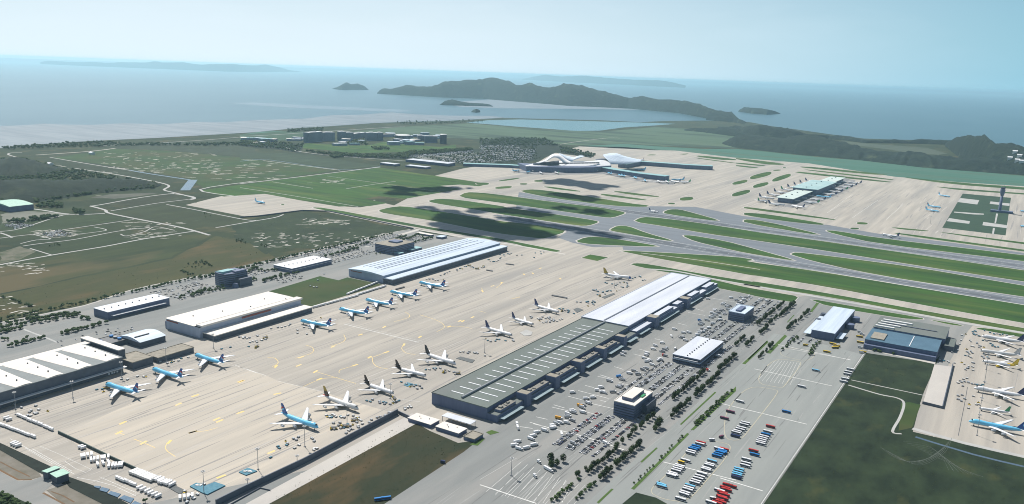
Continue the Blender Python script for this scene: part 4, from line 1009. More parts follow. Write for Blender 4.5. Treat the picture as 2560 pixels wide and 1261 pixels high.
# ------------------------------------------------------------------ walls and embankments around the apron
def wall_line(name, label, pts, h, t, mt, z=0.0, cat='wall', cap=None):
    b = MB()
    L, Rr = strip_pts(pts, t)
    for a in range(len(pts) - 1):
        b.prism([(L[a].x,L[a].y),(L[a+1].x,L[a+1].y),(Rr[a+1].x,Rr[a+1].y),(Rr[a].x,Rr[a].y)], z, h)
    o = b.build(name, [mt]); tag(o, label, cat)
    return o
wall_line('apron_wall', 'long dark apron wall between concrete and the lower service road', [P(540,1266), P(600,1236), P(760,1160), P(994,1036)], 7.5, 1.4, m_walld)
wall_line('apron_wall', 'short dark wall closing the apron corner by the white depots', [P(996,1035), P(1040,1056)], 4.5, 1.2, m_walld)
wall_line('blast_fence', 'long low green-grey fence beside the lorries at the apron edge', QL('u', [(705,405),(960,525),(1330,705),(1643,850)]) , 3.4, 1.2, mat('fence_panels', (.07,.10,.095), (.05,.075,.07), rough=.8, scale=.2), cat='fence')
wall_line('fence', 'thin dark perimeter fence on the grass near the lower service road', [P(560,1272), P(650,1222), P(676,1228)], 1.6, .5, m_walld, cat='fence')
wall_line('pad_wall', 'dark edge wall of the concrete pad beside the right apron', QL('l', [(1525,352),(1456,635),(1325,603)]), 4.0, 1.2, m_walld)
wall_line('field_wall', 'dark boundary wall between rough meadow and the remote stand', QL('b', [(0,215),(150,205),(520,158),(740,165),(1440,310)]), 3.5, 1.0, m_walld)
# sunken road and verges bottom left
sheet('ditch', QL('u', [(-300,430),(0,520),(600,800),(830,930),(1140,1040),(1560,1261),(1750,1370),(1450,1370),(840,1060),(470,880),(0,610),(-300,500)]), .20, mat('dark_bank', (.022,.030,.024), (.016,.022,.018), rough=.95, scale=.1))  # dark green tone over the whole ditch
sheet('verge', QL('u', [(-300,520),(0,612),(470,882),(500,930),(380,962),(220,972),(0,858),(-300,740)]), .22, m_earth)
sheet('verge', QL('u', [(560,1095),(800,1012),(840,1062),(1450,1372),(1100,1380),(760,1261)]), .22, m_earth)
sheet('road', QL('u', [(-300,760),(0,868),(220,985),(380,975),(520,925),(650,1010),(520,1120),(800,1272),(1000,1400),(-300,1500)]), .21, m_lot)
ch = MB()
strip(ch, QL('u', [(-300,735),(0,850),(220,968),(385,965)]), 2.2, .26); strip(ch, QL('u', [(520,1125),(800,1275),(1000,1390)]), 2.2, .26); strip(ch, QL('u', [(0,750),(150,830),(360,930)]), 1.6, .26); strip(ch, QL('u', [(620,1110),(760,1160),(900,1240)]), 1.6, .26)
o = ch.build('drain_channel', m_rust); o['kind'] = 'structure'
sheet('hedge_bank', QL('u', [(-300,1060),(0,1120),(180,1180),(420,1290),(420,1420),(-300,1420)]), .3, m_dark)
for q, pts in enumerate(([(1150,1045),(1220,1052),(1200,1080),(1135,1060)],[(1230,1062),(1325,1085),(1290,1125),(1200,1100)],[(1340,1110),(1460,1145),(1420,1185),(1300,1140)],[(1500,1160),(1620,1200),(1580,1255),(1440,1195)],[(1630,1230),(1760,1285),(1720,1330),(1590,1262)])):
    p4 = QL('u', pts); b = MB(); b.prism([(p.x,p.y) for p in p4], .2, .9)
    o = b.build('pallet_stack', [m_solar]); tag(o, ['smallest', 'second smallest', 'middle', 'fourth', 'largest'][q] + ' blue sheeted stack along the bank by the gate', 'pallet stack', 'blue sheeted stacks along the bank')
# ------------------------------------------------------------------ control tower
tp = Q('_', 2498.5, 531)
ct = empty('control_tower', (tp.x, tp.y, 0)); tag(ct, 'tall slender control tower rising from the tower garden', 'tower')
b = MB(); b.cyl(0, 0, 0, 66, 5.6, 4.6, 12); b.build('shaft', [m_wall], ct, smooth=True)
b = MB()
rg = [[(r*math.cos(a*math.pi/6), r*math.sin(a*math.pi/6), z) for a in range(12)] for z, r in ((62,4.8),(70,7.2),(78,8.2),(86,8.6),(86.2,7.6),(90,7.8))]
b.loft(rg); b.build('cab_base', [m_wall], ct)
b = MB(); b.cyl(0,0,90,95,7.4,8.6,12); b.build('cab_window', [m_glass], ct)
b = MB(); b.cyl(0,0,95,96,8.9,8.0,12); rf = b.build('roof', [m_walld], ct)
b = MB(); b.tube((2,1,96),(2,1,103),.4); b.tube((-2,0,96),(-2,0,101),.3); b.build('mast', [m_dgrey], rf)
b = MB(); b.box(-30, 44, -14, 12, 0, 7, bottom=False); b.build('base_block', [m_wall], ct)
# ------------------------------------------------------------------ passenger terminal with swooping roofs
pa, pb, pc = Vector((-2086,3295,0)), Vector((-1845,3545,0)), Vector((-1736,3733,0))
T = empty('passenger_terminal', (-1880, 3560, 0)); tag(T, 'passenger terminal with white swooping roofs and two long piers', 'terminal')
O_ = Vector((-1880, 3560, 0))
def lofted(name, lines, mt, th=1.0, smooth=True, parent=T):
    rows = [[p - O_ for p in L] for L in lines]
    n, k = len(rows[0]), len(rows)
    dz = Vector((0, 0, max(th, .6)))
    b = MB()
    b.v = [tuple(p) for L in rows for p in L] + [tuple(p - dz) for L in rows for p in L]
    m_ = n * k
    for i in range(k - 1):
        for a in range(n - 1):
            q = (i*n+a, i*n+a+1, (i+1)*n+a+1, (i+1)*n+a)
            b.f.append(q); b.f.append(tuple(m_ + w_ for w_ in reversed(q))); b.m += [0, 0]
    edge = [a for a in range(n)] + [(i+1)*n-1 for i in range(1, k)] + [(k-1)*n+a for a in reversed(range(n-1))] + [i*n for i in reversed(range(1, k-1))]
    for a, c in zip(edge, edge[1:] + edge[:1]):
        b.f.append((a, m_ + a, m_ + c, c)); b.m.append(0)
    me = b.mesh(name, [mt], False)
    for pl in me.polygons: pl.use_smooth = abs(pl.normal.z) > .15
    return link(name, me, parent)
def band(name, pts, z0, z1, w, mt, top):
    q = [p - O_ for p in pts]
    L, Rr = strip_pts(q, w)
    b = MB()
    poly = [(p.x,p.y) for p in L] + [(p.x,p.y) for p in reversed(Rr)]
    k_ = len(q)
    for a in range(k_-1):
        b.poly([(L[a].x,L[a].y,z0),(L[a+1].x,L[a+1].y,z0),(L[a+1].x,L[a+1].y,z1),(L[a].x,L[a].y,z1)])
        b.poly([(Rr[a].x,Rr[a].y,z0),(Rr[a+1].x,Rr[a+1].y,z0),(Rr[a+1].x,Rr[a+1].y,z1),(Rr[a].x,Rr[a].y,z1)])
    for e in (0, k_-1):
        b.poly([(L[e].x,L[e].y,z0),(Rr[e].x,Rr[e].y,z0),(Rr[e].x,Rr[e].y,z1),(L[e].x,L[e].y,z1)])
    w_ = b.build(name, [mt], T)
    b = MB()
    L, Rr = strip_pts(q, w + 5)
    for a in range(k_-1):
        b.prism([(L[a].x,L[a].y),(L[a+1].x,L[a+1].y),(Rr[a+1].x,Rr[a+1].y),(Rr[a].x,Rr[a].y)], z1, z1+1.6)
    b.build('pier_roof' if 'pier' in name else 'roof', [top], T)
    return w_
# main concourse block follows the front line; local inward direction is away from the apron
def inw(L, d):
    s_ = [];
    Lq, Rq = strip_pts(L, 2*d)
    return Lq
front = [Q('p', x_, y_, 26) for x_, y_ in ((470,470),(700,485),(1000,495),(1300,500),(1600,500),(1900,495),(2060,480),(2290,470))]
front = [Vector((p.x, p.y, 0)) for p in front]
back = [p + Vector((-105, 95, 0)) for p in front]
b = MB()
ring_ = [p - O_ for p in front] + [p - O_ for p in reversed(back)]
b.prism([(p.x,p.y) for p in ring_], 0, 25, cap=True); b.build('concourse', [m_wall], T)
fd = (front[-1] - front[0]).normalized(); fn = Vector((-fd.y, fd.x, 0))
if fn.dot(Vector((-1, 1, 0))) < 0: fn = -fn
def onp(d, pts):                                          # points on the upright plane d metres behind the front line
    out = []
    o_ = front[0] + fn * d
    for x_, y_ in pts:
        r_ = ray(1260 + x_/8.5333, 360 + y_/8.5333)
        t_ = (o_.x*fn.x + o_.y*fn.y) / (r_.x*fn.x + r_.y*fn.y)
        out.append(Vector((r_.x*t_, r_.y*t_, H + r_.z*t_)))
    return smooth_line(out, 5)
lofted('concourse_roof', [onp(-8, [(460,478),(800,488),(1200,496),(1600,498),(1900,494),(2060,478),(2290,466)]), onp(0, [(460,462),(800,474),(1200,482),(1600,484),(1900,480),(2060,464),(2290,454)]), onp(40, [(620,420),(900,410),(1200,398),(1550,392),(1850,385),(2080,372),(2260,400)]), onp(75, [(760,380),(1000,375),(1250,368),(1550,375),(1850,368),(2060,345),(2230,378)]), onp(110, [(760,380),(1000,380),(1250,376),(1550,380),(1850,372),(2060,356),(2220,372)])], m_white, 0)
for q in range(14):
    p = front[2].lerp(front[6], q/13) + fn*38 - O_
    b = MB(); b.box(-2, 2, -9, 9, 36.0, 41.5); b.build('roof_light', [m_glass], T, loc=(p.x, p.y, 0), rz=R(-35))
for q in range(8):
    p = front[0].lerp(front[7], (q+.5)/8) + Vector((7, -7, 0)) - O_
    b = MB(); b.tube((0,0,6), (16,-14,6), 2.2, 6); b.build('jet_bridge', [m_offw], T, loc=(p.x, p.y, 0))
# left arch, its pale wing, the glazed lean-to and the big right-hand shell
lofted('swoosh_roof', [onp(46, [(500,452),(660,412),(860,345),(1020,226),(1100,214),(1190,226),(1330,330),(1450,395)]), onp(20, [(540,458),(720,418),(900,362),(1020,296),(1100,284),(1170,310),(1260,390),(1340,440)])], m_white, 2.0)
lofted('swoosh_roof', [onp(100, [(1180,196),(1290,240),(1400,268),(1500,282),(1620,248),(1720,260)]), onp(60, [(1195,244),(1300,318),(1390,366),(1450,362),(1520,330),(1650,288)])], m_roofblue, 2.0)
lofted('glazed_lean_to', [onp(26, [(620,408),(800,396),(1000,376),(1170,356)]), onp(6, [(610,462),(800,464),(1000,462),(1180,446)])], m_glass, 1.0)
lofted('swoosh_roof', [onp(150, [(2110,232),(2200,212),(2300,196),(2420,206),(2560,256),(2760,306),(2940,345)]), onp(105, [(2130,268),(2240,262),(2340,262),(2460,278),(2580,302),(2770,334),(2930,360)]), onp(60, [(2200,330),(2290,345),(2380,355),(2480,360),(2600,360),(2770,362),(2920,370)]), onp(15, [(2290,428),(2360,430),(2440,431),(2520,429),(2620,420),(2760,402),(2910,382)])], m_roofblue, 2.0)
lofted('swoosh_roof', [onp(125, [(1950,330),(2040,316),(2140,312),(2240,345),(2310,420)]), onp(85, [(1960,350),(2050,340),(2140,342),(2220,372),(2280,432)])], m_walld, 1.5)
pf = [Q('q', a, b_, 20) for a, b_ in ((-400,480),(0,555),(560,640),(1110,700))]
band('pier', [Vector((p.x,p.y,0)) + Vector((-12,22,0)) for p in pf], 0, 19, 44, m_wall, m_roofteal)
pf = [Q('q', a, b_, 20) for a, b_ in ((120,440),(480,380),(1100,420),(1500,452),(2060,480))]
band('pier', [Vector((p.x,p.y,0)) + Vector((-8,24,0)) for p in pf], 0, 19, 44, m_wall, m_roofteal)
pf = [Q('g', a, b_, 12) for a, b_ in ((-160,440),(0,446),(300,455),(470,468))]
band('west_wing', [Vector((p.x,p.y,0)) + Vector((-14,14,0)) for p in pf], 0, 12, 36, m_wall, m_roofteal)
m_paleteal = mat('pale_teal_roof', (.58,.66,.60), (.50,.59,.55), rough=.5, scale=.05)
m_midteal = mat('mid_teal_roof', (.42,.56,.54), (.30,.45,.45), rough=.5, scale=.02, detail=8)
# ------------------------------------------------------------------ satellite concourse on the far apron
s0, s1 = Q('o', 860, 745, 0), Q('o', 1995, 285, 0)
ax = (s1 - s0); SL = ax.length; axn = ax.normalized(); sa = math.atan2(ax.y, ax.x)
SC = empty('satellite_concourse', s0.lerp(s1, .5), sa); tag(SC, 'stand-alone concourse with stepped pale teal roofs ringed by parked jets', 'concourse')
hl = SL/2
b = MB(); b.box(-hl, hl, -26, 26, 0, 17, bottom=False, cap=False); b.build('wall', [m_wall], SC)
for x0_, x1_, w_, z_ in ((-hl-6, -hl*.30, 34, 17), (-hl*.36, hl*.40, 54, 25), (hl*.36, hl+5, 34, 18)):
    b = MB(); b.box(x0_, x1_, -w_, w_, z_, z_+1.5); rr = b.build('roof', [m_paleteal if z_ < 20 else m_midteal], SC)
    if w_ > 40:
        b = MB(); b.box(x0_+4, x1_-4, -w_+6, w_-6, 0, z_, bottom=False, cap=False); b.build('hall', [m_wall], SC)
    for q in range(4):
        v = MB(); v.cyl(x0_+(x1_-x0_)*(q+.5)/4, 4, z_+1.5, z_+4, 3, n=10); v.build('roof_vent', [m_walld], rr)
for q in range(9):
    for sd in (-1, 1):
        b = MB(); b.tube((0, 26*sd, 5), (10, 44*sd, 5), 2.0, 6); b.build('jet_bridge', [m_offw], SC, loc=(-hl + (q+.5)*SL/9, 0, 0))
# ------------------------------------------------------------------ hotel district
hotels = [([(195,150),(400,150),(425,285),(205,305)], 'slab', 'dark slab tower at the left end of the hotel row'), ([(405,150),(620,152),(622,275),(430,280)], 'slab', 'paler slab tower joined to the dark one'),
 ([(725,145),(800,145),(802,270),(740,275)], 'slab', 'narrow dark tower in the middle of the hotel row'), ([(800,150),(920,155),(922,265),(803,270)], 'slab', 'pale block beside the narrow dark tower'),
 ([(930,155),(1115,155),(1115,215),(935,240)], 'slab', 'wide low block behind a pale podium'), ([(1130,155),(1300,155),(1302,270),(1135,272)], 'slab', 'large blue-grey block left of its twin'), ([(1305,155),(1395,155),(1395,268),(1307,270)], 'slab', 'narrow twin block with a bright roof light'),
 ([(1645,195),(1870,195),(1865,262),(1650,265)], 'round', 'round drum-shaped hall with a bright rim'), ([(1940,195),(2050,195),(2052,270),(1945,268)], 'slab', 'small pale office beside the drum hall'), ([(2050,205),(2265,210),(2262,305),(2055,300)], 'slab', 'grey office block near the round tower'), ([(2305,190),(2405,190),(2410,325),(2300,322)], 'tower', 'round dark tower with a bright crown')]
for pts, kind, lab in hotels:
    bl, br = Q('r', *pts[3]), Q('r', *pts[2])
    d_ = br - bl; wdt = d_.length; an = math.atan2(d_.y, d_.x)
    c_ = bl.lerp(br, .5)
    tpx = (CR['r'][0] + pts[0][0]/6.4, CR['r'][1] + (pts[0][1]+pts[1][1])/2/6.4)
    rB = math.hypot(c_.x, c_.y); dd = ray(*tpx); hgt = H + dd.z/math.hypot(dd.x, dd.y)*rB
    hgt = max(15, hgt * 1.12)
    hb = empty('hotel' if kind != 'round' else 'event_hall', c_, an); tag(hb, lab + ' beyond the meadows', 'hotel' if kind != 'round' else 'hall')
    b = MB()
    if kind == 'slab':
        b.box(-wdt/2, wdt/2, 0, 40, 0, hgt, bottom=False)
        b.build('wall', [m_blockw], hb)
        for z in range(6, int(hgt)-4, 6):
            b = MB(); b.box(-wdt/2-.1, wdt/2+.1, -.1, 40.1, z, z+2.6); b.build('window_band', [m_glass], hb)
        b = MB(); b.box(-wdt/2-.6, wdt/2+.6, -.6, 40.6, hgt, hgt+1.2); b.box(-wdt/5, wdt/6, 12, 26, hgt+1.2, hgt+5); b.build('roof', [m_offw], hb)
    else:
        b.cyl(0, wdt/2, 0, hgt, wdt/2, wdt/2*(1.0 if kind == 'tower' else 1.08), 20); b.build('wall', [m_walld], hb)
        b = MB(); b.cyl(0, wdt/2, hgt, hgt+2.5, wdt/2*1.06, wdt/2*.9, 20); b.build('roof', [m_offw], hb)
        for z in range(6, int(hgt)-4, 7):
            b = MB(); b.cyl(0, wdt/2, z, z+2.8, wdt/2*1.012 + (.08*wdt/2*z/hgt if kind != 'tower' else 0), n=20); b.build('window_band', [m_glass], hb)
for q, (x_, y_, w_, d_, h_) in enumerate(((420,215,150,40,12),(1900,440,260,60,14),(1500,455,90,40,10),(1780,480,120,40,9))):
    p_ = Q('f', x_, y_) if q else Q('f', 1640, 215)
    hb = hall('pavilion', ['curved low pavilion in front of the drum hall', 'long white-roofed transport hall beside the terminal car parks', 'small white shed left of the transport hall', 'low grey shed below the transport hall'][q], p_.x-w_/2, p_.x+w_/2, p_.y-d_/2, p_.y+d_/2, h_, m_wall, m_roofwhite, parapet=False, cat='pavilion')
# rooftop shed and huts near the long hangar's far end
for (c, x0_, y0_, x1_, y1_, h_, rm, lab) in (('t',1120,165,1340,190,5,m_roofcream,'low white shed beyond the long hangar'),('t',1420,225,1560,215,6,m_roofblue,'small blue-roofed shed beyond the long hangar'),('t',780,475,900,470,6,m_roofteal,'teal-roofed shed behind the long hangar'),('t',960,420,1180,390,6,m_roofteal,'long teal-roofed shed behind the long hangar')):
    a_, b_ = Q(c, x0_, y0_), Q(c, x1_, y1_)
    x0q, x1q = sorted((a_.x, b_.x)); y0q, y1q = sorted((a_.y, b_.y))
    hall('shed', lab, x0q-4, max(x1q, x0q+12)+2, y0q, max(y1q, y0q+14), h_, m_wall, rm, parapet=False, cat='shed')

tq = random.Random(8)
for q in range(46):
    x_, y_ = ((tq.uniform(0, 640), tq.uniform(195, 240)) if q < 16 else (tq.uniform(960, 1900), tq.uniform(196, 262)) if q < 36 else (tq.uniform(1440, 2000), tq.uniform(160, 190)))
    p_ = Q('f', x_, y_)
    w_, d_, h_ = tq.uniform(14, 46), tq.uniform(10, 22), tq.uniform(7, 24)
    where = 'left of the dark slab tower' if q < 16 else 'at the feet of the hotel towers' if q < 36 else 'behind the drum-shaped hall'
    big = 'taller' if h_ > 15 else 'low'
    rm = tq.choice((m_white, m_roofcream, m_roofblue, m_roofteal))
    col_ = 'pale blue' if rm is m_roofblue else 'teal' if rm is m_roofteal else 'white'
    hb = empty('town_building', (p_.x, p_.y, 0), tq.uniform(0, 1.5)); tag(hb, big + ' ' + col_ + '-roofed town building ' + where, 'building', big + ' ' + col_ + ' town buildings ' + where)
    b = MB(); b.box(-w_, w_, -d_, d_, 0, h_, bottom=False, cap=False); b.build('wall', [m_blockw], hb)
    b = MB(); b.box(-w_-.5, w_+.5, -d_-.5, d_+.5, h_, h_+1); b.build('roof', [rm], hb)
# ------------------------------------------------------------------ aircraft
# local frame: nose towards +x, origin on the ground under the middle of the fuselage
def wing_loft(mb, root, tip, chord_r, chord_t, thick_r, thick_t, n=5, winglet=0.0):
    rings = []
    for i in range(n + 1):
        t = i / n
        c = Vector(root).lerp(Vector(tip), t)
        ch = chord_r + (chord_t - chord_r) * t
        th = thick_r + (thick_t - thick_r) * t
        prof = [(.5, 0), (.36, .42), (.1, .6), (-.25, .35), (-.5, .02), (-.25, -.25), (.1, -.4), (.36, -.3)]
        rings.append([(c.x + p * ch, c.y, c.z + q * th) for p, q in prof])
    if winglet:
        c = Vector(tip); s = 1 if tip[1] > 0 else -1
        rings.append([(c.x - chord_t*.9 + p * chord_t * .5, c.y + s * 1.2, c.z + winglet + q * thick_t * .4) for p, q in prof])
    mb.loft(rings)
KINDS = {
 'jumbo':   dict(L=70.0, rad=3.25, span=32.0, eng=2, hump=True,  cr=14.5, ct=4.0, fin=12.5, wx=.05),
 'twin':    dict(L=63.5, rad=3.05, span=31.0, eng=1, hump=False, cr=12.5, ct=3.0, fin=11.5, wx=.05),
 'trijet':  dict(L=59.0, rad=3.0,  span=26.0, eng=1, hump=False, cr=12.0, ct=3.0, fin=11.0, wx=.03, tri=True),
 'medium':  dict(L=54.0, rad=2.7,  span=24.0, eng=1, hump=False, cr=10.5, ct=2.8, fin=10.5, wx=.05),
 'small':   dict(L=40.0, rad=2.0,  span=17.5, eng=1, hump=False, cr=7.0,  ct=2.0, fin=8.0,  wx=.05)}
def make_jet(kind, liv, label, group):
    k = KINDS[kind]; L, r = k['L'], k['rad']
    zc = r + 2.6 * L / 70
    root = empty('airliner', (0, 0, 0)); tag(root, label, 'airplane', group)
    st = [(0, .02, -.30), (.008, .22, -.26), (.02, .40, -.2), (.045, .66, -.1), (.08, .88, -.03), (.12, 1, 0), (.2, 1, 0), (.3, 1, 0), (.45, 1, 0), (.6, 1, 0), (.68, .99, .01), (.76, .88, .10), (.84, .68, .26), (.91, .44, .44), (.97, .2, .60), (1, .07, .68)]
    rings = []
    for f, s, dz in st:
        up = s
        if k['hump'] and f < .42:
            bmp = math.exp(-((f - .15) / .085) ** 2) * .34 if f > .03 else .08
            up = s + bmp * (1 if f > .03 else .5)
        x = L / 2 - f * L
        ring_ = []
        for a in range(16):
            t = 2 * math.pi * a / 16
            cy, sz = math.cos(t), math.sin(t)
            ring_.append((x, r * s * cy, zc + r * dz + (r * up * sz if sz > 0 else r * s * sz)))
        rings.append(ring_)
    rear = liv.get('rear', 2); xr = L/2 - rear * L
    nose = liv.get('nosex', -1)
    def mf(c, i):
        fr = (L/2 - c.x) / L
        if fr > rear + .05 * (1 - (c.z - zc) / r): return 2
        if fr < nose: return 3
        lim = liv.get('belt', -.25)
        return 0 if (c.z - zc) > lim * r + max(0, (fr - .68)) * r * 1.4 * (1 if lim < 0 else 0) else 1
    b = MB(); b.loft(rings, mfun=mf)
    fus = b.build('fuselage', [liv['top'], liv['belly'], liv.get('rearm', liv['top']), liv.get('nosem', liv['top'])], root, smooth=True)
    b = MB()
    z_ = zc + r * (.92 if k['hump'] else .52); xq = L/2 - (.052 if k['hump'] else .030) * L
    b.box(xq - 1.3, xq + .5, -r*.5, r*.5, z_ - .5, z_ + .35, inset=.35); b.build('cockpit_window', [m_black], fus)
    if liv.get('windows'):
        b = MB(); b.box(L/2 - .76*L, L/2 - .12*L, -r*1.004, r*1.004, zc + .18*r, zc + .30*r); b.build('window_line', [m_black], fus)
    xr_ = L * k['wx']
    semi = k['span']
    for s in (-1, 1):
        b = MB()
        xt = xr_ - semi * .70
        wing_loft(b, (xr_ + L*.045, s * r * .5, zc - r*.55), (xt, s * semi, zc - r*.55 + semi * .105), k['cr'], k['ct'], 1.7*L/70, .5, 5, liv.get('winglet', 0))
        w = b.build('wing', [liv.get('wing', m_white)], root, smooth=True)
        for e in range(k['eng']):
            ty = (.36 if k['eng'] == 2 else .33) + e * .32
            ex = xr_ + L*.045 + (xt - xr_ - L*.045) * ty + k['cr'] * (.55 - .22 * e); ey = s * (r*.5 + (semi - r*.5) * ty); ez = zc - r*.55 + semi*.105*ty - 1.9
            er = 1.45 if k['eng'] == 2 else 1.85
            er *= (L/66) ** .6
            g = MB(); rg = [[(ex + dx, ey + rr*er*math.cos(a*math.pi/6), ez + rr*er*math.sin(a*math.pi/6)) for a in range(12)] for dx, rr in ((2.2,.80),(2.4,.92),(1.6,1.0),(-.6,.98),(-2.2,.72),(-3.4,.42))]
            g.loft(rg); g.build('engine', [liv.get('eng', m_offw)], root, smooth=True)
            g = MB(); g.box(ex - 3.2, ex + 1.2, ey - .18, ey + .18, ez + er*.6, ez + 2.3); g.build('pylon', [m_offw], w)
        b = MB()
        wing_loft(b, (-L/2 + L*.085, s * r*.25, zc + r*.55), (-L/2 + L*.02, s * semi*.36, zc + r*.55 + 1.0), k['cr']*.52, k['ct']*.6, .6, .25, 3)
        b.build('tailplane', [liv.get('wing', m_white)], root, smooth=True)
        b = MB(); b.cyl(-L*.02, s * r * .95, 0, zc - r*.6, .7*L/70, n=8); b.box(-L*.02-2.2, -L*.02+2.2, s*r*.95-.5, s*r*.95+.5, 0, 1.4); b.build('landing_gear', [m_dgrey], root)
    b = MB(); b.cyl(L*.40, 0, 0, zc - r*.7, .35, n=8); b.box(L*.40-.8, L*.40+.8, -.5, .5, 0, 1.1); b.build('landing_gear', [m_dgrey], root)
    # fin as a swept loft
    b = MB(); rings = []
    zf = zc + r * .78; fh = k['fin']
    for i in range(5):
        t = i / 4
        ch = (L*.155) * (1 - t) + (L*.06) * t
        xc = (-L/2 + L*.125) + (-L*.085) * t
        th = .55 * (1 - t) + .2 * t
        rings.append([(xc + p*ch, q*th, zf + fh*t) for p, q in ((.5,0),(.2,.5),(-.2,.4),(-.5,.05),(-.5,-.05),(-.2,-.4),(.2,-.5))])
    b.loft(rings, mfun=lambda c, i: 1 if liv.get('fin2') and i < liv.get('fin2n', 1) else 0)
    fin = b.build('tail_fin', [liv['fin'], liv.get('fin2', liv['fin'])], root, smooth=False)
    if k.get('tri'):
        g = MB(); rg = [[(-L/2 + L*.11 + dx, rr*1.5*math.cos(a*math.pi/5), zc + r*1.55 + rr*1.5*math.sin(a*math.pi/5)) for a in range(10)] for dx, rr in ((3.6,.85),(2.6,1),(-2,1),(-6,.6))]
        g.loft(rg); g.build('tail_engine', [liv['fin']], root, smooth=True)
    if liv.get('disc'):
        g = MB()
        for s in (-1, 1):
            cx_, cz_, dr = -L/2 + L*.10 - L*.04, zf + fh*.46, fh*.20
            for half, mi in ((0, 0), (1, 1)):
                pts = [(cx_ + dr*math.cos(math.pi*(half + q/8) + .5), s*.36, cz_ + dr*math.sin(math.pi*(half + q/8) + .5)) for q in range(9)]
                g.poly(pts if s < 0 else list(reversed(pts)), mi)
        g.build('tail_emblem', [m_red, m_sky], fin, fix=False)
    return root
LIV = dict(
 blue=dict(top=m_sky, belly=m_belly, fin=m_deep, disc=True, belt=-.30, eng=m_belly),
 bluep=dict(top=m_sky, belly=m_belly, fin=m_sky, disc=True, belt=-.30, windows=True, eng=m_belly),
 redtail=dict(top=m_offw, belly=m_silver, fin=m_gold, fin2=m_brown, fin2n=2, rear=.86, rearm=m_red, belt=-.1),
 brown=dict(top=m_white, belly=m_silver, fin=m_brown, rear=.74, rearm=m_brown, belt=-.15),
 navy=dict(top=m_white, belly=m_silver, fin=m_navy, rear=.88, rearm=m_navy, belt=-.15),
 black=dict(top=m_white, belly=m_silver, fin=m_black, rear=.84, rearm=m_black, belt=-.1),
 goldtail=dict(top=m_white, belly=m_belly, fin=m_gold, rear=.86, rearm=m_brown, nosex=.1, nosem=m_deep, belt=-.2),
 ylw=dict(top=m_white, belly=m_silver, fin=m_yellow, rear=.70, rearm=m_yellow, eng=m_yellow, belt=-.2),
 tealt=dict(top=m_white, belly=m_belly, fin=m_green, windows=True, belt=-.2),
 white=dict(top=m_white, belly=m_silver, fin=m_navy, windows=True, belt=-.2),
 grey=dict(top=m_offw, belly=m_silver, fin=m_silver, disc=False, belt=-.2))
PROTO = {}
def jet(kind, livn, c, nose, tail, label, group=None, ln=None):
    zc = KINDS[kind]['rad'] + 2.6 * KINDS[kind]['L'] / 70
    a, b = Q(c, *nose, zc), Q(c, *tail, zc)
    d = a - b
    an = math.atan2(d.y, d.x)
    mid = a.lerp(b, .5)
    # keep the nose where the photograph has it
    if ln != 'mid':
        mid = a - d.normalized() * KINDS[kind]['L'] / 2
    key = (kind, livn)
    print('jet', label[:40], round(d.length), kind, round(math.degrees(an)))
    if key not in PROTO:
        PROTO[key] = make_jet(kind, LIV[livn], label, group)
        o = PROTO[key]; o.location = (mid.x, mid.y, .13); o.rotation_euler = (0, 0, an)
    else:
        o = copy_tree(PROTO[key], (mid.x, mid.y, .13), an)
        tag(o, label, 'airplane')
        if group: o['group'] = group
        elif 'group' in o: del o['group']
    return o
g1 = 'sky blue jets nosed in to the left hangars'
jet('jumbo', 'blue', 'I', (230,690), (712,835), 'sky blue jumbo nearest the white-wedge hangar, nosed left', g1)
jet('jumbo', 'blue', 'I', (1040,430), (1490,575), 'second sky blue jumbo from the white-wedge hangar', g1)
jet('jumbo', 'blue', 'I', (1775,185), (2215,325), 'sky blue jumbo parked in front of the low plant buildings', g1)
jet('jumbo', 'blue', 'b', (500,1068), (740,1115), 'sky blue jet in front of the cream hangar front corner', g1)
jet('jumbo', 'blue', 'b', (820,970), (1045,1012), 'sky blue jet beside the row of trailers by the grass triangle, nearer one', g1)
jet('jumbo', 'blue', 'b', (1040,893), (1270,942), 'sky blue jet beside the row of trailers by the grass triangle, farther one', g1)
jet('jumbo', 'blue', 'b', (1243,825), (1475,870), 'sky blue jet just off the near corner of the striped hangar', g1)
jet('jumbo', 'blue', 'b', (1485,750), (1720,795), 'sky blue jet farthest along the striped hangar', g1)
g2 = 'freighters nosed towards the long cargo halls'
jet('jumbo', 'blue', 'J', (1145,1000), (395,725), 'sky blue jumbo freighter in front by the apron wall, dark blue tail', g2)
jet('jumbo', 'redtail', 'J', (1990,610), (1230,335), 'white jumbo freighter with a brown and gold tail and red band', g2)
jet('trijet', 'brown', 'K', (940,1080), (390,900), 'white freighter with dark rear fuselage next to the white jumbo', g2)
jet('trijet', 'brown', 'K', (1550,750), (1000,612), 'white freighter with dark rear, between a big jumbo and its smaller twin', g2)
jet('jumbo', 'black', 'K', (2110,530), (1500,330), 'large white jumbo with a black tail at the near corner of the grey roof', g2)
jet('twin', 'navy', 'A', (765,1125), (310,1000), 'white jet with navy tail beside a pale round mat', g2)
jet('medium', 'navy', 'A', (1100,955), (740,855), 'smaller white jet with navy tail beside a crowd of containers', g2)
jet('twin', 'navy', 'A', (1500,760), (1085,650), 'white jet with navy tail farther up beside the dark long mat', g2)
jet('jumbo', 'goldtail', 'c', (1125,715), (880,680), 'white jet with gold tail and blue nose beside the white-roofed hall', g2)
g3 = 'freighters on the right apron'
jet('jumbo', 'navy', 'F', (1620,340), (2540,480), 'white jumbo with navy tail at the top of the right apron', g3)
jet('twin', 'grey', 'F', (1590,640), (2480,760), 'plain pale jet second from the top of the right apron', g3)
jet('medium', 'ylw', 'F', (1640,860), (2230,950), 'white and yellow freighter with a yellow tail', g3)
jet('jumbo', 'navy', 'G', (520,205), (1400,360), 'white jumbo with navy tail below the yellow-tailed freighter', g3)
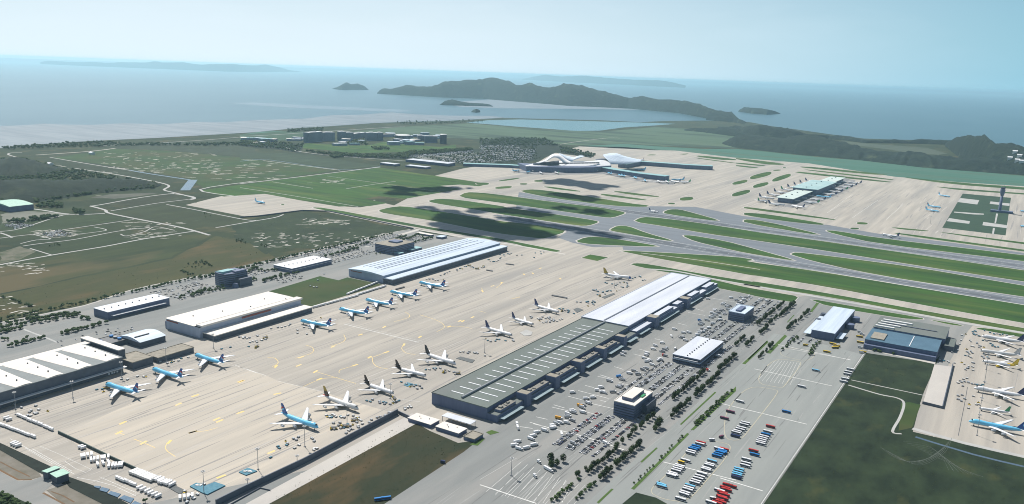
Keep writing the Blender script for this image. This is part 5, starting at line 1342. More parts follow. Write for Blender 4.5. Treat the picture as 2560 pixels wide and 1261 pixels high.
jet('small', 'tealt', 'G', (610,565), (1060,635), 'small white jet with a dark green tail above the sky blue jumbo', g3)
jet('jumbo', 'blue', 'G', (430,785), (1400,970), 'sky blue jumbo at the near edge of the right apron', g3)
jet('medium', 'bluep', 'f', (250,832), (108,806), 'sky blue jet alone on the remote stand')
jet('small', 'white', 'c', (1350,168), (1285,158), 'small white jet rolling on the far runway')
jet('medium', 'white', 'd', (1145,350), (1255,368), 'white jet taxiing in front of the tower garden')
g4 = 'sky blue jets parked left of the tower garden'
jet('medium', 'bluep', 'd', (1712,40), (1600,24), 'sky blue jet farthest left of the tower garden', g4)
jet('medium', 'bluep', 'd', (1622,163), (1462,140), 'sky blue jet nearest the runway left of the tower garden', g4)
jet('medium', 'bluep', 'd', (1637,130), (1545,118), 'sky blue jet between two others left of the tower garden', g4)
g5 = 'sky blue jets right of the tower garden'
jet('medium', 'bluep', 'd', (2288,158), (2430,172), 'sky blue jet level with the tower foot at the right edge', g5)
jet('medium', 'bluep', 'd', (2288,282), (2430,300), 'sky blue jet below the tower foot at the right edge', g5)
# jets round the passenger terminal
g6 = 'jets at the passenger terminal gates'
for c, n_, t_, lv, lab in (('p',(330,560),(130,590),'bluep','blue jet at the left end of the terminal front'),('p',(560,585),(400,640),'bluep','second blue jet on the left part of the terminal front'),('p',(760,600),(900,680),'white','white jet near the middle of the terminal front'),('p',(1080,600),(1240,660),'tealt','green-tailed jet on the right part of the terminal front'),
   ('p',(2210,610),(2420,690),'bluep','blue jet where the near pier meets the terminal'),('p',(2440,650),(2600,740),'bluep','second blue jet along the near pier'),('q',(110,660),(300,745),'bluep','third blue jet along the near pier'),('q',(380,700),(560,800),'bluep','fourth blue jet along the near pier'),('q',(600,760),(700,870),'bluep','fifth blue jet along the near pier'),
   ('q',(880,780),(1130,925),'white','white jet near the end of the near pier'),('q',(1060,790),(1250,910),'tealt','green-tailed jet at the end of the near pier'),('q',(1160,790),(1510,850),'white','white jet off the tip of the near pier'),('q',(1180,760),(1450,765),'bluep','blue jet behind the tip of the near pier'),('q',(1300,800),(1640,830),'tealt','green-tailed jet off the tip of the near pier'),('q',(380,535),(690,560),'bluep','blue jet standing between the two piers'),('q',(520,350),(690,310),'white','white jet behind the root of the far pier')):
    jet('twin', lv, c, n_, t_, lab, g6)
# jets round the satellite concourse
g7 = 'jets round the satellite concourse'
nrm = Vector((-axn.y, axn.x, 0))
num = ['nearest', 'second', 'third', 'fourth', 'fifth', 'sixth', 'seventh', 'eighth', 'ninth']
for q in range(9):
    for sd, lv in ((1, ['white','navy','white','tealt','navy','white','navy','white','tealt'][q]), (-1, ['tealt','white','bluep','white','navy','tealt','white','navy','white'][q])):
        p_ = s0.lerp(s1, (q + .5) / 9) + nrm * (sd * (84 if sd > 0 else 88))
        key = ('twin', lv)
        lab = num[q] + ' jet from the near end on the ' + ('runway-side' if False else ('left' if sd > 0 else 'right')) + ' flank of the satellite concourse'
        if q == 8 and sd > 0: continue
        if key not in PROTO:
            PROTO[key] = make_jet('twin', LIV[lv], lab, g7); o = PROTO[key]
            o.location = (p_.x, p_.y, .13); o.rotation_euler = (0, 0, sa - sd * math.pi/2)
        else:
            o = copy_tree(PROTO[key], (p_.x, p_.y, .13), sa - sd * math.pi/2); tag(o, lab, 'airplane', g7)
for c, n_, t_, lv, lab in (('o',(880,790),(600,770),'white','white jet at the near tip of the satellite, left one'),('o',(1000,800),(1270,850),'navy','navy-tailed jet at the near tip of the satellite, right one'),('o',(560,700),(290,710),'tealt','green-tailed jet standing off the near left tip of the satellite')):
    jet('twin', lv, c, n_, t_, lab, g7)
# ------------------------------------------------------------------ vehicles and ground equipment
rnd = random.Random(5)
LIBR = {}
def proto(key, fn):
    if key not in LIBR:
        LIBR[key] = fn()
    return LIBR[key]
def place(key, fn, x, y, z, rz, label, cat, group=None):
    """first use moves the built thing itself, later uses copy it with its parts"""
    if key not in LIBR:
        o = LIBR[key] = fn()
        o.location = (x, y, z); o.rotation_euler = (0, 0, rz)
    else:
        o = copy_tree(LIBR[key], (x, y, z), rz)
    tag(o, label, cat, group)
    if not group and 'group' in o: del o['group']
    return o
def wheels(root, xs, yw, r=.5):
    b = MB()
    n = 10
    w = MB(); k = [[(r*math.cos(t*2*math.pi/n), s*.16, r + r*math.sin(t*2*math.pi/n)) for t in range(n)] for s in (-1, 1)]
    w.loft(k); me = w.mesh('wheel', [m_rubber])
    for xx in xs:
        for s in (-1, 1):
            link('wheel', me, root, (xx, s*yw, 0))
def mk_lorry(boxm, cabm, L=10.5):
    def f():
        o = empty('lorry', (0,0,0))
        b = MB(); b.box(-L/2, L/2-2.6, -1.25, 1.25, 1.0, 3.9, inset=.04); b.build('cargo_box', [boxm], o)
        b = MB(); b.box(L/2-2.3, L/2, -1.2, 1.2, .7, 2.9, inset=.18); c = b.build('cab', [cabm], o)
        b = MB(); b.box(L/2-1.2, L/2+.03, -1.1, 1.1, 1.9, 2.6); b.build('windscreen', [m_glass], c)
        wheels(o, (-L/2+1.4, L/2-1.4), 1.1)
        return o
    return f
def mk_coach(bm, rm, L=12.0):
    def f():
        o = empty('coach', (0,0,0))
        b = MB(); b.box(-L/2, L/2, -1.28, 1.28, .45, 3.0, inset=.05); b.build('body', [bm], o)
        b = MB(); b.box(-L/2-.03, L/2+.03, -1.30, 1.30, 1.05, 2.6); b.build('window_band', [m_glass], o)
        b = MB(); b.box(-L/2+.1, L/2-.1, -1.2, 1.2, 3.0, 3.25, inset=.15); b.box(-2, .6, -.8, .8, 3.25, 3.5); b.build('roof', [rm], o)
        wheels(o, (-L/2+2.4, L/2-2.6), 1.15)
        return o
    return f
def car_mesh(paint):
    b = MB()
    rings = [[(x, -.88*w, z0), (x, .88*w, z0), (x, .86*w, z1), (x, -.86*w, z1)] for x, w, z0, z1 in ((-2.2,.9,.4,.85),(-2.1,1,.3,.95),(-.9,1,.3,.98),(1.0,1,.3,.92),(2.0,.98,.3,.75),(2.2,.85,.4,.65))]
    b.loft(rings, 0)
    rings = [[(x, -.8*w, .9), (x, .8*w, .9), (x, .68*w, z), (x, -.68*w, z)] for x, w, z in ((-1.75,1,.95),(-1.1,1,1.42),(.25,1,1.45),(1.05,1,.95))]
    b.loft(rings, 1)
    b.box(-1.0, .2, -.66, .66, 1.40, 1.475, 0)
    for xx in (-1.35, 1.35):
        for s in (-1, 1):
            b.box(xx-.32, xx+.32, s*.86-.1, s*.86+.1, 0, .64, 2)
    return b.mesh('parked_car', [paint, m_glass, m_rubber])
PAINT = [('white', m_white, 38), ('silver', m_silver, 18), ('black', m_black, 24), ('grey', m_dgrey, 12), ('blue', m_navy, 5), ('red', m_red, 3)]
CARM = {n: car_mesh(p) for n, p, w in PAINT}
def pick():
    q = rnd.uniform(0, sum(w for *_, w in PAINT))
    for n, p, w in PAINT:
        q -= w
        if q <= 0: return n
    return 'white'
spots = []
def carrow(x, y0, y1, occ, area, pitch=2.9, ang=0.0, gap=()):
    y = y0
    while y < y1:
        if rnd.random() < occ and not any(a < y < b for a, b in gap):
            spots.append((x + rnd.uniform(-.3,.3), y, ang + (math.pi if rnd.random() < .5 else 0) + rnd.uniform(-.05,.05), area))
        y += pitch
A1 = 'the near car park below the cube office'
A2 = 'the lot between cube office and pavilion'
A3 = 'the lot beyond the white pavilion'
A4 = 'the lot before the ribbed freight shed'
for xx in (-452, -446.5, -433, -427.5, -414, -408.5, -397):
    carrow(xx, 850, 972, .78, A1)
for xx in (-458, -448, -442.5, -429, -423.5, -411, -405.5, -394):
    carrow(xx, 1052, 1228, .72, A2)
for xx in (-396, -391):
    carrow(xx, 1230, 1380, .7, A3)
for xx in (-462, -451, -445.5, -432, -426.5, -413, -407.5):
    carrow(xx, 1368, 1526, .7, A3)
for xx in (-460, -441, -435.5, -422, -416.5, -404):
    carrow(xx, 1606, 1735, .66, A3)
for xx in (-405, -399.5):
    carrow(xx, 1520, 1610, .5, A3)
for xx in (-318, -309, -300, -286, -276):
    carrow(xx, 1464, 1512, .5, A4, ang=math.pi/2 if xx % 2 else 0)
for xx in (-398, -392):
    carrow(xx, 985, 1045, .6, A1)
spots.sort(key=lambda s: s[0]**2 + s[1]**2)
AREAG = {A1: 'cars below the cube office', A2: 'cars between cube office and pavilion', A3: 'cars beyond the pavilion', A4: 'cars by the freight shed'}
for x_, y_, a_, area in spots[:296]:
    n = pick()
    o = link('parked_car', CARM[n], None, (x_, y_, .14), a_)
    tag(o, n + ' car parked in ' + area, 'car', n + ' ' + AREAG[area])
# all the other, smaller cars as one mass
rest = spots[296:]
for x0, x1, y0, y1, occ in ((-1462,-1350,1405,1560,.45),(-1462,-1350,1600,1780,.5),(-1452,-1395,1140,1262,.4),(-1440,-1345,980,1090,.38),(-1462,-1420,720,960,.0),(-1345,-1290,1180,1262,.3),(-1290,-1250,700,830,.15)):
    x = x0
    while x < x1:
        y = y0
        while y < y1:
            if rnd.random() < occ: rest.append((x, y, rnd.choice((0, math.pi)), ''))
            y += 3.0
        x += 11
def massq(c, pts, n, ang):
    q = QL(c, pts)
    for _ in range(n):
        a, b = rnd.random(), rnd.random()
        p = q[0].lerp(q[1], a).lerp(q[3].lerp(q[2], a), b)
        rest.append((p.x, p.y, ang, ''))
for c, pts, n in (('f',[(1700,350),(2330,305),(2340,330),(1720,380)],420),('f',[(1950,395),(2560,340),(2560,420),(2100,425)],420),('g',[(0,255),(390,262),(420,300),(0,300)],260),('g',[(0,310),(560,290),(520,400),(0,420)],900),('a',[(20,275),(170,260),(300,280),(120,310)],170),('a',[(330,345),(500,315),(610,355),(420,380)],120)):
    massq(c, pts, n, 1.1)
b = MB()
for x_, y_, a_, _ in rest:
    ca, sa_ = math.cos(a_), math.sin(a_)
    far = y_ > 2500
    k_ = 1.7 if far else 1.0
    n0 = len(b.v)
    def pt(px_, py_, pz_): return (x_ + (px_*ca - py_*sa_)*k_, y_ + (px_*sa_ + py_*ca)*k_, .14 + pz_*k_)
    mi = rnd.choices((0, 1, 2, 3), (58 if far else 40, 18, 26, 12))[0]
    for (xa, xb, w, z0, z1, m_) in ((-2.2, 2.2, .88, .3, .92, mi), (-1.5, .8, .72, .92, 1.45, mi if rnd.random() < .5 else 2)):
        n0 = len(b.v)
        b.v += [pt(xa,-w,z0),pt(xb,-w,z0),pt(xb,w,z0),pt(xa,w,z0),pt(xa+.2,-w*.9,z1),pt(xb-.2,-w*.9,z1),pt(xb-.2,w*.9,z1),pt(xa+.2,w*.9,z1)]
        for f in ((0,1,5,4),(1,2,6,5),(2,3,7,6),(3,0,4,7),(4,5,6,7)):
            b.f.append(tuple(n0+q for q in f)); b.m.append(m_)
o = b.build('parked_cars', [m_white, m_silver, m_black, m_dgrey], fix=False); stuff(o)

# coaches in the bus park: (spot in view v, body, roof, label)
CO = {'white': (m_white, m_white), 'red': (m_red, m_red), 'blue': (m_blue, m_blue), 'yellow': (m_yellow, m_yellow), 'sky': (m_white, m_sky), 'navy': (m_navy, m_navy), 'maroon': (plain('maroon_coating', (.10,.02,.045)), plain('maroon_roof', (.20,.05,.10)))}
def coach(x_, y_, colr, lab, grp=None, rz=None, c='v', L=12.0):
    p = Q(c, x_, y_, 1.5)
    place(('coach', colr, L), mk_coach(*CO[colr], L), p.x, p.y, .30, (rnd.uniform(-.04, .04) if rz is None else rz), lab, 'bus', grp)
r1 = 'left row of the bus park beside the grass strip'; r2 = 'middle row of the bus park'; r3 = 'right row of the bus park along the marsh edge'
coach(755, 385, 'red', 'red coach heading the ' + r1)
coach(740, 405, 'white', 'white coach next to the red one heading the left bus row')
for q, (x_, y_) in enumerate(((690,440),(670,465),(640,480))):
    coach(x_, y_, 'blue', 'bright blue coach packed side by side in the left bus row', 'bright blue coaches in the left bus row')
for x_, y_ in ((620,510),(605,535),(535,640)):
    coach(x_, y_, 'white', 'white coach next to the bright blue ones in the left bus row', 'white coaches next to blue ones in the left bus row')
coach(475, 665, 'yellow', 'yellow minibus alone in the left bus row', None, None, 'v', 8.0)
for x_, y_ in ((455,720),(440,740),(420,765),(400,790),(350,825),(330,855),(360,850)):
    coach(x_, y_, 'white', 'white coach below the yellow minibus in the left bus row', 'white coaches below the yellow minibus')
for x_, y_ in ((190,985),(195,1010)):
    coach(x_, y_, 'sky', 'white coach with a blue roof at the bottom corner of the bus park', 'blue-roofed coaches at the bottom corner')
coach(1085, 480, 'red', 'red-and-white coach at the top of the middle bus row')
coach(1010, 475, 'white', 'white coach at the top of the middle bus row')
for x_, y_ in ((1060,500),(1030,525),(1005,550),(980,575),(1060,520)):
    coach(x_, y_, 'blue', 'bright blue coach in the blue block of the middle bus row', 'bright blue coaches in the middle bus row')
coach(915, 650, 'sky', 'white coach with a blue roof below the block of blue coaches')
for x_, y_ in ((885,695),(870,715),(835,755),(825,775)):
    coach(x_, y_, 'white', 'white coach below the blue block in the middle bus row', 'white coaches below the blue block')
for x_, y_ in ((770,830),(740,870),(715,900),(690,935),(665,960)):
    coach(x_, y_, 'white', 'white coach below the cross line in the middle bus row', 'white coaches below the cross line')
coach(600, 1005, 'sky', 'white coach with a pale blue roof in the lower middle bus row')
for x_, y_ in ((585,1035),(565,1060),(530,1100),(515,1125),(465,1190)):
    coach(x_, y_, 'white', 'white coach in the lowest part of the middle bus row', 'white coaches in the lowest middle row')
for x_, y_ in ((1390,105),(1370,130),(1335,175),(1315,200),(1275,225),(1255,245)):
    coach(x_, y_, 'white', 'white coach in the short row on the upper parking island', 'white coaches on the upper island')
coach(1245, 290, 'navy', 'dark blue coach ending the short row on the upper parking island')
coach(1748, 155, 'red', 'red coach alone near the marsh edge above the silver group')
coach(1710, 230, 'white', 'white coach behind the blue one at the marsh edge')
coach(1680, 268, 'blue', 'blue coach at the head of the silver group at the marsh edge')
for x_, y_ in ((1660,300),(1640,325),(1625,350),(1610,375),(1605,400)):
    coach(x_, y_, 'white', 'white coach tightly grouped below the blue coach at the marsh edge', 'white coaches below the blue one at the marsh edge')
coach(1505, 500, 'red', 'red coach side by side with a blue one at the marsh edge')
coach(1520, 555, 'blue', 'blue coach side by side with a red one at the marsh edge')
for x_, y_ in ((1405,625),(1395,680),(1385,715)):
    coach(x_, y_, 'white', 'white coach of three spaced apart in the right bus row', 'spaced white coaches in the right bus row')
for x_, y_ in ((1300,765),(1290,795),(1275,825),(1265,850)):
    coach(x_, y_, 'sky', 'blue-roofed white coach in the tight lower right group', 'blue-roofed coaches lower right')
coach(1262, 880, 'navy', 'dark blue coach ending the tight lower right group')
for x_, y_ in ((1140,990),(1190,1005),(1100,1030),(1120,1060),(1060,1100),(1090,1130),(1050,1160),(1010,1205),(1070,1180),(1040,1235),(985,1250)):
    coach(x_, y_, 'red', 'red coach in the all-red group at the bottom edge', 'red coaches at the bottom edge')
for x_, y_ in ((1020,1070),(960,1190),(900,1240)):
    coach(x_, y_, 'white', 'white coach squeezed among the red ones at the bottom edge', 'white coaches among the red ones')
coach(1090, 35, 'maroon', 'maroon coach parked above the left bus rows'); coach(1045, 300, 'maroon', 'maroon minibus on the lane between the parking islands', None, 1.2, 'v', 7.0); coach(910, 345, 'white', 'white minibus turning into the bus park', None, .6, 'v', 7.0)
coach(435, 655, 'blue', 'single blue coach on the open lot near the marsh', None, None, 'l'); coach(628, 385, 'sky', 'pale blue-roofed coach alone on the open lot', None, None, 'l'); coach(535, 490, 'white', 'white coach alone on the open lot', None, None, 'l'); coach(130, 588, 'white', 'white coach on the painted oval island', None, None, 'l')
coach(68, 655, 'maroon', 'maroon coach at the lower left of the painted oval island', None, None, 'l')
for x_, y_ in ((855,378),(840,395),(835,410),(820,440),(810,458)):
    coach(x_, y_, 'white', 'white coach nosed to the corner of the marsh field', 'white coaches at the marsh corner', None, 'l')
for x_, y_, a_ in ((740,210,-.2),(765,225,.6),(755,235,.5),(700,262,0)):
    coach(x_, y_, 'yellow', 'amber coach in the cluster in front of the freight shed', 'amber coaches in front of the freight shed', a_, 'l')
for x_, y_ in ((920,200),(935,262)):
    coach(x_, y_, 'yellow', 'amber lorry coach by the loading side of the slate blue building', 'amber coaches by the slate blue building', None, 'l')
coach(250, 700, 'yellow', 'amber service coach at the upper dock of the slate blue building', None, None, 'z')
coach(1470, 1030, 'yellow', 'amber coach near the dark bushes of the small lot', None, 0.3, 'y', 8.0)
coach(935, 1225, 'blue', 'long blue coach at the bottom edge beside the dry marsh', None, .9, 'j', 18.0); coach(1330, 985, 'navy', 'small dark van by the marsh corner', None, .3, 'j', 5.5)

# lorries and trailers
def lorry(c, x_, y_, rz, colr, lab, grp=None, L=10.5):
    p = Q(c, x_, y_, 1.5)
    bm = {'white': m_white, 'blue': m_blue, 'amber': m_orange, 'grey': m_grey, 'silver': m_silver, 'red': m_red, 'green': m_green}[colr]
    place(('lorry', colr, L), mk_lorry(bm, m_white if colr != 'white' else m_offw, L), p.x, p.y, .14, rz, lab, 'lorry', grp)
gW = 'white lorries in the yard by the empty lot'
for x_, y_, a_ in ((120,400,1.0),(60,480,1.0),(160,560,0.0),(330,540,1.1),(500,470,1.0),(560,190,1.1),(480,270,1.1),(430,340,-.1),(740,150,0),(920,80,1.2),(1120,250,-.9),(130,90,-.8)):
    lorry('H', x_, y_, a_, 'white', 'white lorry in the yard between the docks and the empty lot', gW)
lorry('H', 1380, 440, -.15, 'silver', 'silver lorry left of two in the middle of the yard', None, 9.0); lorry('H', 1330, 515, -.1, 'grey', 'grey lorry right of the hedge in the yard', None, 9.0)
lorry('H', 1540, 360, -.5, 'grey', 'dark grey lorry under the long white line', None, 11); lorry('H', 2110, 440, -.4, 'white', 'white lorry at the right end of the long white line'); lorry('H', 820, 1030, -.3, 'white', 'long white lorry beside the empty striped lot', None, 15); lorry('H', 520, 1180, -.5, 'white', 'short white truck on the empty striped lot', None, 6); lorry('H', 610, 860, -.4, 'white', 'short white truck at the gate of the striped lot', None, 6)
gD = 'white lorries across from the stair towers'
for x_, y_, a_ in ((230,1130,-.8),(1120,950,0),(1200,890,.8),(1100,1100,.1),(850,1150,1.0),(870,1190,1.1),(1440,680,.7),(1560,660,.8),(1480,760,-.2),(1640,530,.7),(1720,560,.8),(1700,480,.7),(1200,570,.9)):
    lorry('w', x_, y_, a_, 'white', 'white lorry across the lane from the stair towers', gD, 9.0)
lorry('w', 960, 1020, .15, 'amber', 'amber-topped lorry nearer the empty lot'); lorry('w', 1340, 805, 0, 'amber', 'amber lorry next to the cube office'); lorry('w', 2020, 290, .9, 'blue', 'bright blue lorry opposite the grey hall towers'); lorry('w', 1850, 370, 0, 'silver', 'silver lorry beside the bright blue one'); lorry('x', 1730, 740, .8, 'blue', 'small blue lorry opposite the white hall', None, 8.0)
gP = 'lorries between the white hall and the pavilion'
for x_, y_, a_ in ((740,1165,-.1),(715,1195,-.1),(1150,1075,-.1),(1120,1120,.3),(1040,1175,-.2),(1030,1200,-.2),(1520,905,.1),(1360,955,-.8),(1730,900,.9),(1770,890,.9),(1810,870,.9),(1850,840,.9),(1700,930,.9),(1900,780,.9),(1930,600,.8),(1890,640,.8),(2030,530,.7),(1840,460,.2),(1980,1210,.1),(1400,860,.2),(1240,1040,.5),(1000,1240,-.2)):
    lorry('x', x_, y_, a_, 'white', 'white lorry between the white hall and the pavilion', gP, 9.0)
lorry('x', 1258, 1200, .8, 'red', 'red truck near the front of the pavilion', None, 6.0); lorry('E', 1460, 1030, .4, 'red', 'red-and-white truck behind the pavilion corner', None, 6.0)
for x_, y_, a_ in ((300,280,.8),(190,370,.7),(50,490,.8),(500,310,.9),(760,320,-.3),(200,540,.8),(130,630,.7),(860,330,-.3)):
    lorry('y', x_, y_, a_, 'white', 'white lorry in the lot around the small grey cube office', 'white lorries around the small cube office', 9.0)
for x_, y_, a_ in ((250,600,.1),(300,650,0),(260,930,0),(290,1040,0)):
    lorry('z', x_, y_, a_, 'silver', 'pale catering truck backed to the slate blue building', 'catering trucks at the slate blue building', 8.0)
# container boxes and trailers: rows along the left edge of the apron
def mk_trailer(L, boxm):
    def f():
        o = empty('cargo_trailer', (0,0,0))
        b = MB(); b.box(-L/2, L/2, -1.25, 1.25, 1.1, 3.7); b.build('cargo_box', [boxm], o)
        b = MB(); b.box(-L/2, L/2, -1.0, 1.0, .75, 1.08); b.build('chassis', [m_dgrey], o)
        wheels(o, (-L/2+1.2, -L/2+2.4), 1.0)
        return o
    return f
def trailer(p, rz, lab, grp, L=10.0, mtl=None, nm='white'):
    place(('trailer', L, nm), mk_trailer(L, mtl or m_white), p.x, p.y, .13, rz, lab, 'trailer', grp)
def row(c, p0, p1, n, perp, lab, grp, L=10.0, mtl=None, nm='white', jit=.12, skip=0.0):
    a, b = Q(c, *p0, 1.5), Q(c, *p1, 1.5)
    d = b - a; an = math.atan2(d.y, d.x) + (math.pi/2 if perp else 0)
    for q in range(n):
        if rnd.random() < skip: continue
        trailer(a.lerp(b, (q + .5)/n) + Vector((rnd.uniform(-1,1), rnd.uniform(-1,1), 0))*jit*4, an + rnd.uniform(-jit, jit)*.3, lab, grp, L, mtl, nm)
row('u', (200,180), (650,365), 7, False, 'white trailer coupled in the straight train at the left of the apron', 'straight train of white trailers', 9.5)
row('u', (0,295), (430,455), 7, False, 'white trailer in the second train near the left frame edge', 'second train of white trailers', 9.0)
row('u', (960,690), (1130,660), 4, True, 'white box trailer at the start of the fence-side block', 'white trailers at the start of the fence block', 9.0)
row('u', (1080,730), (1330,690), 6, True, 'white box trailer in the middle of the fence-side block', 'white trailers in the middle of the fence block', 9.0)
row('u', (1150,790), (1340,750), 3, True, 'white box trailer on the outer side of the fence-side block', 'white trailers outside the fence block', 9.0)
row('u', (1300,800), (1500,780), 5, True, 'white box trailer at the far end of the fence-side block', 'white trailers ending the fence block', 10)
row('B', (450,740), (800,880), 13, True, 'grey-white box trailer in the close-packed rank by the fence end', 'rank of grey-white trailers', 11, m_offw, 'offw', .05)
row('B', (780,850), (1080,960), 8, True, 'white box trailer in the looser end of the rank', 'loose end of the trailer rank', 9, None, 'white', .25)
row('B', (200,850), (490,960), 5, False, 'white trailer in the single line nearer the bank', 'single trailer line near the bank', 9.5)
row('B', (530,990), (880,1150), 6, True, 'short white trailer in the loose line below the rank', 'loose trailers below the rank', 7)
row('B', (1150,1170), (1420,1130), 4, True, 'white trailer in the bottom corner group', 'bottom corner trailers', 8)
row('u', (960,560), (1020,590), 2, True, 'white truck body beside the low fence', 'truck bodies by the fence', 6)
row('u', (60,210), (120,250), 2, True, 'white trailer near the far left dock', 'trailers near the far left dock', 7); row('u', (140,520), (240,560), 3, True, 'white trailer beside the ditch road', 'trailers beside the ditch road', 7)
row('t', (40,1075), (540,880), 16, False, 'white trailer in the long double line along the grass triangle', 'double trailer line along the grass', 8); row('t', (190,1085), (640,945), 13, False, 'white trailer in the front line along the grass triangle', 'front trailer line along the grass', 8)
row('b', (600,960), (980,860), 14, False, 'white trailer in the line that continues beside the cream hangar', 'trailer line beside the cream hangar', 8)
row('n', (320,1240), (720,1130), 6, True, 'white loader truck backed to the dock of the white-wedge hangar, near end', 'dock trucks at the wedge hangar near end', 8)
row('n', (840,1100), (1080,1040), 4, True, 'white loader truck backed to the middle dock of the white-wedge hangar', 'dock trucks at the wedge hangar middle', 8)
row('n', (1220,990), (1420,950), 3, True, 'white loader truck backed to the dock right of the middle', 'dock trucks right of the middle', 8)
row('n', (1590,890), (2060,760), 9, True, 'white loader truck in the busy dock rank of the white-wedge hangar', 'dock trucks at the wedge hangar far end', 8)
# pallets, containers, tugs and loaders around the freighters
def mk_dolly(kind):
    def f():
        o = empty('container_dolly', (0,0,0))
        b = MB(); b.box(-2.0, 2.0, -1.3, 1.3, .45, .65); b.box(2.0, 3.0, -.08, .08, .5, .6); b.build('deck', [m_dgrey], o)
        b = MB()
        if kind == 0:
            b.prism([(-1.6,-1.2),(1.6,-1.2),(1.6,1.2),(-1.6,1.2)], .66, 2.1); b.v = [(x*(1 if z < 1 else .9), y*(1 if z < 1 else .96), z) for x, y, z in b.v]
        elif kind == 1:
            b.box(-1.8, 1.8, -1.2, 1.2, .66, 1.5, inset=.2)
        else:
            b.box(-1.7, .1, -1.1, 1.1, .66, 1.9); b.box(.2, 1.7, -1.1, 1.1, .66, 1.6)
        b.build('load', [(m_silver, m_tarp, m_offw)[kind]], o)
        wheels(o, (-1.4, 1.4), 1.1, .24)
        return o
    return f
def mk_tug():
    o = empty('tow_tractor', (0,0,0))
    b = MB(); b.box(-2.0, 2.0, -1.1, 1.1, .35, 1.1, inset=.12); b.build('body', [m_yellow], o)
    b = MB(); b.box(-.9, .5, -.9, .9, 1.1, 2.0, inset=.15); b.build('cab', [m_glass], o)
    wheels(o, (-1.2, 1.2), 1.0, .42)
    return o
def mk_loader():
    o = empty('container_loader', (0,0,0))
    b = MB(); b.box(-4.5, 4.5, -1.7, 1.7, 2.7, 3.1); b.build('platform', [m_dgrey], o)
    b = MB(); b.box(-4.5, 4.5, -1.4, 1.4, .5, 1.0); b.build('chassis', [m_yellow], o)
    b = MB()
    for s in (-1.3, 1.3):
        b.tube((-3.5, s, 1), (3.5, s, 2.7), .18); b.tube((3.5, s, 1), (-3.5, s, 2.7), .18)
    b.build('scissor_lift', [m_grey], o)
    b = MB(); b.box(3.4, 4.6, 1.0, 2.4, 1.0, 3.9); b.build('cab', [m_yellow], o)
    wheels(o, (-3.2, 3.2), 1.3, .5)
    return o
DOL = []
def cluster(c, pts, n, lab, gid, kinds=(0, 1, 2), tug=1, loader=0, spread=6.0):
    seg = [Q(c, *p) for p in pts]
    i = 0
    gr = ['silver containers on dollies ', 'blue sheeted dollies ', 'loaded white dollies ']
    ln = ['silver container on a dolly ', 'blue sheeted dolly ', 'dolly with white boxes ']
    for q in range(n):
        t = (q + .5) / n * (len(seg) - 1); a = min(int(t), len(seg)-2) if len(seg) > 1 else 0
        p = seg[a].lerp(seg[a+1], t - a) if len(seg) > 1 else seg[0]
        p = p + Vector((rnd.uniform(-1,1), rnd.uniform(-1,1), 0)) * spread
        k = rnd.choice(kinds)
        DOL.append((p.length, k, p, rnd.choice((0, math.pi/2)) + rnd.uniform(-.25,.25), ln[k] + lab, gr[k] + lab))
    for q in range(tug):
        p = seg[rnd.randrange(len(seg))] + Vector((rnd.uniform(-1,1), rnd.uniform(-1,1), 0)) * (spread + 5)
        place('tug', mk_tug, p.x, p.y, .13, rnd.uniform(0, 6.3), 'yellow tow tractor ' + lab, 'tractor', 'tow tractors ' + lab if tug > 1 else None)
    for q in range(loader):
        p = seg[-1-q % len(seg)] + Vector((rnd.uniform(-1,1), rnd.uniform(-1,1), 0)) * 4
        place('loader', mk_loader, p.x, p.y, .13, rnd.uniform(0, 6.3), 'yellow scissor loader ' + lab, 'loader', 'loaders ' + lab if loader > 1 else None)
cluster('J', [(1250,800),(1450,770),(1560,810)], 8, 'ahead of the sky blue jumbo freighter', 1, (1,2))
cluster('J', [(1420,910),(1660,940),(1700,1000),(1500,1040)], 9, 'near the nose of the sky blue jumbo freighter', 2, (1,0), 1, 2)
cluster('J', [(1600,770),(1750,780),(1880,800),(2050,840),(1900,890)], 10, 'ahead of the red-banded jumbo', 3, (0,2), 1, 1)
cluster('j', [(320,850),(380,890),(360,830),(450,840),(510,840)], 9, 'at the foot of the tall mast by the apron wall', 4, (2,0))
cluster('j', [(690,800),(760,760),(850,720),(960,680),(1030,650)], 14, 'lined up along the apron wall', 5, (2,0), 0, 0, 3)
cluster('j', [(490,910),(540,890)], 4, 'at the lower end of the apron wall', 6, (2,), 0)
cluster('j', [(800,580),(900,590),(930,610),(980,600),(1020,580)], 12, 'ahead of the first dark-rear freighter', 7, (0,1), 1, 1)
cluster('j', [(1045,470),(1100,480),(1170,495),(1190,510)], 9, 'ahead of the second dark-rear freighter', 8, (1,0), 1)
cluster('j', [(1220,375),(1300,380),(1360,395),(1410,410)], 14, 'in front of the black-tailed jumbo', 9, (0,1,2), 0, 2)
cluster('j', [(1440,265),(1520,270),(1600,285)], 9, 'beside the hall by the black-tailed jumbo', 10, (2,0), 0)
cluster('j', [(1060,640),(1110,620)], 5, 'at the wall corner by the white depots', 11, (2,0), 1)
cluster('A', [(350,1215),(480,1220),(640,1200),(860,1235)], 8, 'behind the navy-tailed jet beside the pale mat', 12, (0,1))
cluster('A', [(1060,840),(1200,880),(1350,850),(1450,910),(1250,930),(1560,870)], 30, 'in the crowded stand between two navy-tailed jets', 13, (0,2), 1, 0, 7)
cluster('A', [(1500,700),(1640,720),(1700,800),(1560,750)], 12, 'ahead of the farther navy-tailed jet', 14, (0,1), 0, 1)
cluster('x', [(130,500),(260,510),(350,500),(300,550)], 12, 'along the grey-white roof corner', 15, (1,0))
cluster('x', [(290,350),(380,350),(480,380),(560,360),(400,420)], 14, 'midway along the white-roofed hall', 16, (0,1), 1, 1)
cluster('x', [(470,240),(620,280),(740,240),(800,300),(680,320)], 14, 'below the gold-tailed jet', 17, (1,0), 1)
